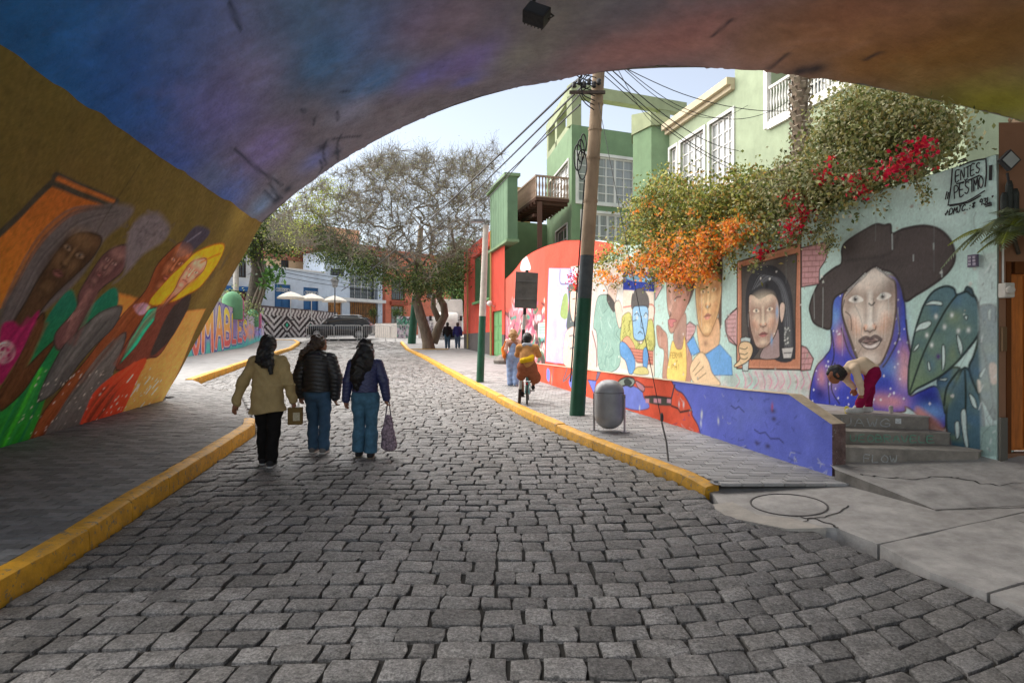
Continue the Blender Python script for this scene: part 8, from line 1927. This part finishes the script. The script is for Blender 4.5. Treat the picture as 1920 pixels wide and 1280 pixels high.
for z, q, s, r in ((6.3, (7.2, 18, 6.3), .4, .012), (6.4, (6.9, 19.5, 7.4), .3, .014), (6.2, (7.5, 16.5, 5.6), .5, .01), (6.5, (7.9, 14.6, 7.2), .6, .01), (6.6, (7.0, 19, 8.6), .7, .009), (6.7, (5.9, 23.6, 9.4), .5, .009), (6.6, (7.6, 16, 8.2), 1.1, .009), (6.7, (5.2, 9.0, 6.9), .5, .01)): span(pt(z, .1), q, s, r * .75, LR)
LH = 'thin cable crossing before the blue house'
for py0, py1 in ((498, 528), (503, 540), (512, 546)): span(ray(500, py0, 47), ray(760, py1, 56), .3, .02, LH)
gw = thing('guy_wire', 'thin guy wire with a steel ground rod beside the grey bin', 'guy wire', (1.84, 7.5, E(7.5) + SWR))
g0 = Vector((1.84, 7.5, E(7.5) + SWR)); g1 = Vector(ray(1241, 792, 7.85)); mb = MB(); mb.tube([g0 - Vector((0, 0, .05)), g0.lerp(g1, .5) + Vector((.012, 0, 0)), g1], .011, 6); mb.build('ground_rod', mk('rod_steel', (.11, .1, .09), .6, .3, 20, .2, metal=.4), gw)
mb = MB(); mb.tube([g1, at(5.9)], .005, 5); mb.build('wire', CABLE, gw); mb = MB(); mb.lathe([(.012, -.05), (.02, -.02), (.02, .03), (.008, .06)], tuple(g1 + Vector((0, 0, .06))), 8); mb.build('clamp', mk('rod_steel', (.11, .1, .09)), gw)

# capsule litter bin between two steel uprights
bz0 = E(9.55) + SWR
bn = thing('litter_bin', 'grey steel capsule litter bin hung between two uprights beside the kerb', 'litter bin', (1.45, 9.55, bz0), .25)
STEEL = mk('bin_steel', L(160, 160, 162, .8), .42, .2, 3, .15, 60, .5, metal=.15, stain=.3, stain_col=(.16, .16, .165)); n = 14
prof = [(.02, .035)] + [(.218 * math.sin(R(6 + 84 * i / n)) , .035 + .2 * (1 - math.cos(R(6 + 84 * i / n)))) for i in range(1, n + 1)] + [(.22, .45), (.22, .58)] + [(.22 * math.cos(R(84 * i / n)), .58 + .19 * math.sin(R(90 * i / n))) for i in range(1, n + 1)]
mb = MB(); mb.lathe(prof, (0, 0, 0), 36); mb.build('drum', STEEL, bn, smooth=True, world=False)
for s in (-1, 1):
    mb = MB(); mb.box((s * .236 * .75, -s * .236 * .66, .28), (.06, .014, .56), rz=.86); mb.build('upright', STEEL, bn, world=False, bevel=.003); mb = MB(); mb.box((s * .18, -s * .16, .006), (.12, .1, .012)); mb.build('foot_plate', STEEL, bn, world=False)
mb = MB(); mb.lathe([(.222, .578), (.224, .582), (.222, .586)], (0, 0, 0), 36, cap=False); mb.build('seam', mk('seam_dark', (.05, .05, .05), .6), bn, world=False)
mb = MB(); mb.box((.1, -.2, .56), (.06, .012, .012), rz=.5); mb.build('latch', STEEL, bn, world=False)
for s in (-1, 1):
    mb = MB(); mb.lathe([(.016, -.004), (.016, .004), (.006, .006)], (s * .183, -s * .162, .52), 8, rot=Matrix.Rotation(R(-40), 3, 'Z') @ Matrix.Rotation(R(90) * s, 3, 'Y')); mb.build('pivot_bolt', IRON, bn, world=False)

# lamp post
lz = E(17.2) + SWR
lp_ = thing('lamp_post', 'white and green lamp post with a flat lamp head by the red wall', 'lamp post', (-.86, 17.2, lz))
b0 = Vector((-.86, 17.2, lz)); b1 = Vector((-.70, 17.2, 4.72)); sp = b0.lerp(b1, .42)
mb = MB(); mb.tube([b0 - Vector((0, 0, .05)), sp], [.105, .095], 14); mb.build('painted_foot', PGREEN, lp_, smooth=40); mb = MB(); mb.tube([sp, b1], [.0945, .075], 14); mb.build('shaft', mk('post_white', L(216, 208, 196, .8), .7, .15, 5, .3, stain=.3), lp_, smooth=40)
mb = MB(); mb.tube([b1, b1 + Vector((-.03, -.02, .08)), b1 + Vector((-.12, -.05, .11))], .03, 8); mb.build('bracket', STEEL, lp_); mb = MB(); mb.prism([(-.40, -.08), (-.30, -.13), (-.06, -.1), (0, -.05), (0, .05), (-.06, .1), (-.30, .13), (-.40, .08)], -.03, .035); mb.v = [(x + b1.x - .02, y + b1.y - .03, z + b1.z + .11) for x, y, z in mb.v]; mb.build('lamp_head', mk('lamp_grey', L(120, 122, 124), .5, .2, 8, .1), lp_, bevel=.01)
mb = MB(); mb.box((b1.x - .22, b1.y - .03, b1.z + .077), (.26, .14, .008)); mb.build('lens', mk_glass('lamp_lens', (.4, .42, .44), .2), lp_)
p2 = thing('green_footed_pole', 'pale pole with a dark green foot beside the spreading tree', 'pole', tuple(ray(771, 654, 41)))
q0, q1 = Vector(ray(771, 656, 41)), Vector(ray(779, 555, 41)); mb = MB(); mb.tube([q0, q1], [.27, .22], 12); mb.build('painted_foot', PGREEN, p2, smooth=40); mb = MB(); mb.tube([q1, q1 + (q1 - q0) * 1.3], [.219, .16], 12); mb.build('shaft', POLE, p2, smooth=40)
p3 = thing('pale_pole', 'pale pole with a green foot behind the lettered wall', 'pole', tuple(ray(441, 600, 40))); q0, q1 = Vector(ray(440, 590, 40)), Vector(ray(442, 545, 40)); mb = MB(); mb.tube([q0, q1], .17, 10); mb.build('painted_foot', PGREEN, p3); mb = MB(); mb.tube([q1, q1 + Vector((.1, 0, 5))], [.17, .13], 10); mb.build('shaft', mk('post_white', L(216, 208, 196)), p3)

# road sign seen from behind on a banded post
sg_ = thing('road_sign', 'grey back of a square road sign on a leaning black and white post', 'road sign', (.14, 12.78, E(12.8) + SWR))
s0, s1 = Vector((.145, 12.78, E(12.8) + .1)), Vector((.30, 12.78, 3.02)); WB = mk('post_white2', L(226, 222, 216, .85), .6, .15, 12, .2); BBk = mk('post_black', L(54, 44, 42, .9), .6, .3, 12, .2)
for k in range(9):
    mb = MB(); mb.tube([s0.lerp(s1, k / 9), s0.lerp(s1, (k + 1) / 9)], .034, 10); mb.build('post_band', WB if k % 2 else BBk, sg_, smooth=40)
mb = MB(); mb.box((.285, 12.742, 2.62), (.46, .014, .72), rot=Matrix.Rotation(R(12), 3, 'Z') @ Matrix.Rotation(R(2.5), 3, 'Y')); pl_ = mb.build('sign_plate', mk('sign_back', L(122, 120, 116, .9), .6, .25, 6, .2, 30, .4, metal=.2, stain=.3), sg_, bevel=.008)
for z in (2.45, 2.8):
    mb = MB(); mb.box((.285, 12.728, z), (.44, .02, .03), rz=R(12)); mb.build('bracket', mk('bracket_grey', L(120, 118, 116), .6), pl_)

# small teal bicycle under the rider
bk = thing('bicycle', 'small wheeled teal bicycle seen from behind under the rider', 'bicycle', (BX, BY, BZ), -.05)
TEAL = mk('teal_paint', L(110, 200, 200, .85), .4, .1, 8, 0, spec=.5); RUB = mk('tyre_rubber', (.02, .02, .02), .8, .3, 20, .2); ALU = mk('aluminium', (.5, .5, .5), .35, .1, 10, 0, metal=.8)
def wheel(y):
    rt = Matrix.Rotation(R(90), 3, 'Y'); mb = MB(); mb.lathe([(.19, -.018), (.212, -.012), (.215, 0), (.212, .012), (.19, .018)], (0, y, .215), 28, rot=rt, cap=False); w = mb.build('wheel', RUB, bk, world=False, smooth=True)
    mb = MB(); mb.lathe([(.178, -.014), (.19, -.016), (.19, .016), (.178, .014)], (0, y, .215), 28, rot=rt, cap=False); mb.build('rim', ALU, w, world=False)
    for k in range(14): a_ = k * math.tau / 14; mb = MB(); mb.tube([(.01 * (-1) ** k, y, .215), (0, y + .18 * math.cos(a_), .215 + .18 * math.sin(a_))], .0022, 3); mb.build('spoke', ALU, w, world=False)
    mb = MB(); mb.lathe([(.02, -.03), (.026, 0), (.02, .03)], (0, y, .215), 8, rot=rt); mb.build('hub', ALU, w, world=False)
wheel(-.1); wheel(.82)
mb = MB(); mb.tube([(0, .08, .28), (0, .35, .30), (0, .7, .62)], .024, 8); mb.tube([(0, .05, .66), (0, .12, .28)], .018, 8); mb.tube([(.04, -.1, .215), (.03, .1, .28)], .012, 6); mb.tube([(-.04, -.1, .215), (-.03, .1, .28)], .012, 6); mb.tube([(.035, -.1, .215), (.015, .06, .55)], .01, 6); mb.tube([(-.035, -.1, .215), (-.015, .06, .55)], .01, 6); mb.build('frame', TEAL, bk, world=False, smooth=True)
mb = MB(); mb.tube([(0, .7, .6), (0, .66, .92)], .016, 8); mb.tube([(-.24, .42, .94), (-.12, .6, .95), (.12, .6, .95), (.24, .42, .94)], .012, 8); mb.build('handlebar', ALU, bk, world=False, smooth=True)
mb = MB(); mb.tube([(.04, .82, .215), (.03, .74, .56), (0, .71, .64)], .012, 6); mb.tube([(-.04, .82, .215), (-.03, .74, .56)], .012, 6); mb.build('fork', TEAL, bk, world=False)
V, F = sdf([cap((-.06, -.05, .655), (.06, -.05, .655), .035), cap((0, -.05, .66), (0, .13, .665), .04, .022)], .009, .03); o = np_mesh('saddle', V, F, IRON, None, smooth=True); o.parent = bk
mb = MB()
for k in range(5): mb.tube([(-.07 + .035 * k, -.22, .47), (-.07 + .035 * k, .04, .47)], .005, 4)
mb.tube([(-.07, -.22, .47), (.07, -.22, .47)], .006, 4); mb.build('rack', ALU, bk, world=False)
for s, y, z in ((-1, .2, .14), (1, .3, .25)):
    mb = MB(); mb.box((s * .1, y, z), (.09, .07, .02)); mb.build('pedal', IRON, bk, world=False)
mb = MB(); mb.lathe([(.075, -.004), (.08, 0), (.075, .004)], (.045, .25, .27), 20, rot=Matrix.Rotation(R(90), 3, 'Y')); mb.tube([(.05, .25, .27), (.06, .2, .2), (.06, .3, .25)], .008, 5); mb.build('crank', ALU, bk, world=False)
mb = MB(); mb.lathe([(.025, -.006), (.02, .01)], (0, -.2, .42), 10, rot=Matrix.Rotation(R(90), 3, 'X')); mb.build('reflector', mk('red_reflector', (.5, .02, .02), .3, .1, 9, 0), bk, world=False)

# floodlight under the vault and one on a stick by the stone house
fl = thing('vault_floodlight', 'black floodlight on a bracket under the painted vault', 'floodlight', (.28, 7.35, 5.55))
mb = MB(); mb.lathe([(.07, .0), (.06, -.03), (.03, -.05)], (.26, 7.4, pz(.3) + .01), 12); mb.tube([(.26, 7.4, pz(.3) - .03), (.25, 7.38, 5.47), (.29, 7.33, 5.44)], .022, 8); mb.build('bracket', IRON, fl, smooth=40)
rot = Matrix.Rotation(R(-28), 3, 'X') @ Matrix.Rotation(R(28), 3, 'Y'); mb = MB(); mb.box((.28, 7.28, 5.31), (.27, .16, .2), rot=rot); fb = mb.build('lamp_housing', IRON, fl, bevel=.012)
mb = MB()
for k in range(6): mb.box(Vector((.28, 7.28, 5.31)) + rot @ Vector((-.11 + .044 * k, .085, .0)), (.01, .03, .18), rot=rot)
mb.build('cooling_fins', IRON, fb); mb = MB(); mb.box(Vector((.28, 7.28, 5.31)) + rot @ Vector((0, -.083, 0)), (.24, .006, .17), rot=rot); mb.build('glass', GLASS, fb)
mb = MB(); mb.tube([Vector((.28, 7.28, 5.31)) + rot @ Vector((.15, 0, .0)), Vector((.28, 7.28, 5.31)) + rot @ Vector((.17, .02, .1)), (.29, 7.33, 5.46)], .01, 6); mb.build('yoke', IRON, fl)
sl = thing('garden_floodlight', 'square floodlight on a bent stick above the wooden door', 'floodlight', (5.1, 6.5, 2.9)); mb = MB(); mb.tube([(5.14, 6.57, 2.75), (5.06, 6.5, 3.1), (5.0, 6.46, 3.3)], .012, 6); mb.build('stick', IRON, sl); rot = Matrix.Rotation(R(45), 3, 'Y'); mb = MB(); mb.box((5.0, 6.44, 3.42), (.15, .05, .15), rot=rot); h_ = mb.build('lamp_housing', IRON, sl); mb = MB(); mb.box((5.0, 6.413, 3.42), (.12, .008, .12), rot=rot); mb.build('glass', mk_glass('flood_glass', (.35, .38, .36), .15), h_)

# ------------------------------------------------------------------ car, truck, barriers, cafe things
CARP = mk('car_paint', (.035, .036, .04), .25, .15, 2, 0, spec=.6); CARB = mk('car_trim', (.02, .02, .02), .6, .2, 20, .1); CGL = mk_glass('car_glass', (.03, .035, .04))
def loft(name, secs, mat, parent, smooth=40):
    mb = MB(); n = len(secs[0]); V = [p for s in secs for p in s]; F = []
    for i in range(len(secs) - 1):
        for j in range(n): k = (j + 1) % n; F.append((i * n + j, i * n + k, (i + 1) * n + k, (i + 1) * n + j))
    F.append(tuple(reversed(range(n)))); F.append(tuple((len(secs) - 1) * n + j for j in range(n))); mb.add(V, F); return mb.build(name, mat, parent, smooth=smooth, world=False)
def sec(x, z0, z1, w, r=.12, tum=0.0):
    return [(x, -w + r * .6, z0), (x, -w, z0 + r), (x, -w, z1 - r * 1.4 if z1 - z0 > r * 3 else z1 - r), (x, -w + tum + r * .5, z1 - r * .25), (x, -w + tum + r * 1.6, z1), (x, w - tum - r * 1.6, z1), (x, w - tum - r * .5, z1 - r * .25), (x, w, z1 - r * 1.4 if z1 - z0 > r * 3 else z1 - r), (x, w, z0 + r), (x, w - r * .6, z0)]
def rim_wheel(parent, x, y, r=.36, w=.12):
    rt = Matrix.Rotation(R(90), 3, 'X'); mb = MB(); mb.lathe([(r * .66, -w), (r * .93, -w), (r, -w * .7), (r, w * .7), (r * .93, w), (r * .66, w)], (x, y, r), 28, rot=rt, cap=False); wl = mb.build('wheel', RUB, parent, world=False, smooth=40); s = -1 if y < 0 else 1
    mb = MB(); mb.lathe([(r * .66, -w * .9), (r * .66, w * .9), (r * .6, w * .9)], (x, y, r), 28, rot=rt, cap=False); mb.lathe([(r * .2, -.03), (r * .2, .03)], (x, y + s * w * .7, r), 12, rot=rt)
    for k in range(10):
        a_ = k * math.tau / 10; p = Vector((x, y + s * w * .72, r)); q = p + Vector((math.cos(a_), 0, math.sin(a_))) * r * .64; mb.bar(p, q, .05, .03, up=(0, 1, 0))
    mb.build('rim', mk('alloy', (.4, .4, .41), .35, .2, 9, 0, metal=.7), wl, world=False)
cz = E(45) + .0
car = thing('parked_suv', 'dark grey estate suv standing across the top of the street behind the barriers', 'car', tuple(Vector(ray(638, 640, 45)).xy) + (E(45) + .0,), .10)
car.location.z = 1.76
loft('body', [sec(-2.28, .42, .78, .72, .1), sec(-2.2, .34, .90, .84, .12), sec(-1.9, .28, .98, .9, .12), sec(-1.1, .26, 1.05, .93, .1), sec(0, .26, 1.07, .94, .1), sec(1.2, .26, 1.09, .94, .1), sec(1.9, .3, 1.1, .92, .12), sec(2.2, .36, 1.06, .88, .14), sec(2.3, .45, .95, .8, .14)], CARP, car)
loft('glasshouse', [sec(-1.12, .98, 1.06, .8, .03, .02), sec(-.45, .98, 1.55, .84, .05, .12), sec(.2, .98, 1.62, .85, .05, .14), sec(1.3, .98, 1.60, .84, .05, .14), sec(1.85, .98, 1.46, .8, .05, .12), sec(2.18, .98, 1.08, .76, .03, .04)], CGL, car)
loft('roof', [sec(-.52, 1.53, 1.565, .68, .01), sec(.2, 1.60, 1.655, .70, .01), sec(1.3, 1.585, 1.635, .69, .01), sec(1.95, 1.44, 1.49, .66, .01)], CARP, car)
for s in (-1, 1):
    for x0, z0, x1, z1 in ((-1.1, 1.04, -.48, 1.55), (.25, 1.04, .28, 1.6), (1.15, 1.04, 1.2, 1.58), (2.12, 1.06, 1.86, 1.46)): mb = MB(); mb.bar((x0, s * .87, z0), (x1, s * .745, z1), .05, .07); mb.build('pillar', CARP, car, world=False)
    mb = MB(); mb.tube([(-.3, s * .66, 1.66), (1.4, s * .65, 1.68)], .018, 6); mb.build('roof_rail', ALU, car, world=False); mb = MB(); mb.box((-.75, s * 1.02, 1.1), (.12, .18, .12)); mb.build('mirror', CARP, car, world=False, bevel=.03)
    for x in (-.45, .7): mb = MB(); mb.box((x + .45, s * .945, .92), (.16, .02, .03)); mb.build('door_handle', CARP, car, world=False); mb = MB(); mb.box((x - .15, s * .938, .7), (.012, .014, .68)); mb.build('door_gap', CARB, car, world=False)
    mb = MB(); mb.box((-2.05, s * .72, .78), (.34, .3, .12), rz=-s * .35); mb.build('headlight', mk_glass('headlight', (.5, .5, .5), .1), car, world=False, bevel=.02); mb = MB(); mb.box((2.2, s * .76, .98), (.2, .2, .14), rz=s * .2); mb.build('tail_light', mk('tail_red', (.3, .02, .02), .25, .2, 8, 0), car, world=False, bevel=.02); mb = MB(); mb.box((0, s * .93, .33), (2.2, .05, .1)); mb.build('sill_trim', CARB, car, world=False)
    for x in (-1.42, 1.42):
        mb = MB(); mb.lathe([(.39, -.06), (.42, -.06), (.42, .06), (.39, .06)], (x, s * .885, .37), 24, rot=Matrix.Rotation(R(90), 3, 'X'), cap=True); mb.build('wheel_arch', CARB, car, world=False); rim_wheel(car, x, s * .90, .35, .1)
mb = MB(); mb.box((-2.27, 0, .62), (.06, 1.1, .26)); mb.build('grille', CARB, car, world=False, bevel=.02); mb = MB(); mb.box((-2.31, 0, .5), (.02, .46, .11)); mb.build('number_plate', WHITE, car, world=False)
BAR_M = mk('barrier_steel', L(196, 196, 194, .85), .5, .2, 10, .1, metal=.3)
def barrier(x0, y0, x1, y1, lab, z):
    a_, b_ = Vector((x0, y0, z)), Vector((x1, y1, z)); t = thing('crowd_barrier', lab, 'barrier', tuple(a_), group='crowd barriers before the car'); d = (b_ - a_).normalized(); nrm_ = Vector((d.y, -d.x, 0)); U = Vector((0, 0, 1)); mb = MB(); l = (b_ - a_).length
    mb.tube([a_ + U * .2, a_ + U * 1.0, a_ + U * 1.08 + d * .08, b_ + U * 1.08 - d * .08, b_ + U * 1.0, b_ + U * .2, a_ + U * .2], .022, 6); mb.build('frame', BAR_M, t)
    n = 13
    for k in range(1, n): p = a_.lerp(b_, k / n); mb = MB(); mb.tube([p + U * .2, p + U * 1.08], .011, 5); mb.build('bar', BAR_M, t)
    for p in (a_ + d * .3, b_ - d * .3): mb = MB(); mb.tube([p + U * .2, p + U * .03 + nrm_ * .1, p + U * .015 + nrm_ * .32], .018, 5); mb.tube([p + U * .2, p + U * .03 - nrm_ * .1, p + U * .015 - nrm_ * .32], .018, 5); mb.build('foot', BAR_M, t)
for k, lab in enumerate(('steel crowd barrier before the front wheel of the dark car', 'steel crowd barrier before the doors of the dark car', 'steel crowd barrier before the tail of the dark car', 'steel crowd barrier before the grey parapet', 'steel crowd barrier reaching the graffiti pier')):
    xs_ = [-14.1 + 1.95 * k, -12.22 + 1.95 * k]; yk_ = [43.9 - .1 * k, 43.8 - .1 * k]; barrier(xs_[0], yk_[0], xs_[1], yk_[1], lab, E(43.8) - .0)
tr = thing('delivery_truck', 'white box truck standing behind the tree trunks', 'truck', (-4.75, 46.4, E(46.4)), .05)
TW = mk('truck_white', L(226, 222, 214, .85), .45, .12, 3, .1, stain=.25, spec=.4)
mb = MB(); mb.box((.15, 2.4, 1.72), (1.9, 3.6, 2.3)); mb.build('cargo_box', TW, tr, world=False, bevel=.03)
loft('cab', [[(x, y, z) for x, y, z in ((-.85, yy, .45), (.85, yy, .45), (.88, yy, 1.0), (.84, yy, tz), (.7, yy, tz + .12), (-.7, yy, tz + .12), (-.84, yy, tz), (-.88, yy, 1.0))] for yy, tz in ((-1.15, 1.15), (-1.05, 1.5), (-.8, 1.75), (.5, 1.8))], TW, tr)
mb = MB(); mb.poly((-.72, -1.14, 1.2), (.72, -1.14, 1.2), (.68, -.86, 1.72), (-.68, -.86, 1.72)); mb.build('windscreen', CGL, tr, world=False); mb = MB(); mb.box((0, -1.2, .55), (1.74, .12, .22)); mb.build('bumper', CARB, tr, world=False, bevel=.02)
for s in (-1, 1):
    mb = MB(); mb.box((s * .62, -1.165, .84), (.28, .04, .16)); mb.build('headlight', mk_glass('headlight', (.5, .5, .5)), tr, world=False); mb = MB(); mb.box((s * 1.08, -.95, 1.42), (.18, .08, .36)); mb.tube([(s * .85, -.95, 1.3), (s * 1.05, -.95, 1.3)], .02, 5); mb.build('mirror', CARB, tr, world=False); mb = MB(); mb.poly((s * .885, -.7, 1.15), (s * .885, .2, 1.15), (s * .85, .2, 1.65), (s * .85, -.55, 1.65)); mb.build('side_window', CGL, tr, world=False)
for x, y in ((-.8, -.5), (.8, -.5), (-.8, 3.2), (.8, 3.2)): 
    mb = MB(); mb.lathe([(.2, -.11), (.36, -.1), (.37, 0), (.36, .1), (.2, .11)], (x, y, .37), 20, rot=Matrix.Rotation(R(90), 3, 'Y')); mb.build('wheel', RUB, tr, world=False, smooth=40)
PAR = mk('parasol_cream', L(236, 228, 214, .85), .9, .1, 4, .2, trans=.2)
for px, lab in ((545, 'cream parasol before the first blue door'), (584, 'cream parasol before the second blue door'), (627, 'cream parasol beside the lantern post')):
    Y = 49 + (px - 545) * .055; u = ray(px, 566, Y); t = thing('cafe_parasol', lab, 'parasol', (u.x, u.y, 3.2), group='parasols on the cafe terrace'); zt = 1.6 + (640 - 547 - (px - 545) * .09) * Y / 1200
    mb = MB(); mb.lathe([(1.05, zt - .42), (.7, zt - .22), (.25, zt - .04), (.02, zt)], (u.x, u.y, 0), 8, cap=False); mb.lathe([(1.05, zt - .52), (1.052, zt - .42)], (u.x, u.y, 0), 8, cap=False); mb.build('canopy', PAR, t); mb = MB(); mb.tube([(u.x, u.y, 3.2), (u.x, u.y, zt + .06)], .03, 6); mb.build('pole', WHITE, t)
    mb = MB(); mb.lathe([(.3, 3.2), (.3, 3.26), (.05, 3.3)], (u.x, u.y, 0), 12); mb.build('base', IRON, t)
u = ray(628, 590, 52.5); ls = thing('lantern_post', 'black lantern post before the blue house', 'lamp post', (u.x, u.y, 3.2)); mb = MB(); mb.tube([(u.x, u.y, 3.2), (u.x, u.y, 6.0)], [.07, .04], 8); mb.build('post', IRON, ls)
mb = MB(); mb.lathe([(.05, 6.0), (.2, 6.05), (.32, 6.55), (.34, 6.6), (.2, 6.75), (.02, 6.8)], (u.x, u.y, 0), 6, cap=False); mb.build('lantern', mk_glass('lantern_glass', (.25, .25, .24), .2), ls); mb = MB(); mb.lathe([(.4, 6.6), (.2, 6.82), (.02, 6.9)], (u.x, u.y, 0), 6); mb.build('lantern_cap', IRON, ls)
# rubbish on the terrace: a spray can lid and crumpled cups
for k, (x, y, c) in enumerate(((3.95, 7.55, (206, 190, 60)), (4.5, 7.6, (170, 160, 150)))):
    mb = MB(); mb.lathe([(.02, .752), (.026, .80), (.024, .83), (.01, .84)], (x, y, 0), 9); tag(mb.build('paint_can', mk('can_%d' % k, L(*c), .5, .3, 20, .1), smooth=40), ('yellow' if k == 0 else 'grey') + ' spray can left on the terrace near the child', 'spray can')

# cracks in the concrete
CRK = mk('crack_dark', (.05, .045, .04), .9, .3, 20, .2)
def crack(root, pts, zf, w):
    rgc = random.Random(int(pts[0][0] * 100)); lines = []; P = []
    for a_, b_ in zip(pts, pts[1:]):
        for k in range(7): t = k / 7; P.append((lerp(a_[0], b_[0], t) + rgc.uniform(-.02, .02), lerp(a_[1], b_[1], t) + rgc.uniform(-.02, .02)))
    P.append(pts[-1]); ribbon('crack', [P], w, lambda q: (q[0], q[1], zf(q[0], q[1]) + .004), CRK, root)
crack(drive, [(3.75, 5.66), (4.4, 5.63), (5.2, 5.66)], zs, .012); crack(drive, [(3.9, 4.75), (4.3, 5.0), (4.2, 5.3)], zs, .006); crack(drive, [(2.35, 5.5), (2.7, 5.62), (2.95, 5.75), (3.1, 5.9)], zs, .014); crack(drive, [(2.74, 5.36), (2.66, 5.58), (2.5, 5.7)], zs, .02); crack(drive, [(3.3, 4.2), (3.6, 4.0), (3.7, 3.7)], zs, .006)
def crack_ap(st, w):
    ribbon('crack', [[(a_ + random.uniform(-.004, .004), b_ + random.uniform(-.02, .02)) for a_, b_ in crom(st, False, 6)]], w, lambda q: (*apt(q[0], q[1]), apz(q[0], q[1]) + .004), CRK, apron)
crack_ap([(.06, .25), (.12, .4), (.2, .5), (.26, .45)], .006); crack_ap([(.26, .45), (.32, .3), (.42, .35), (.5, .3)], .004)
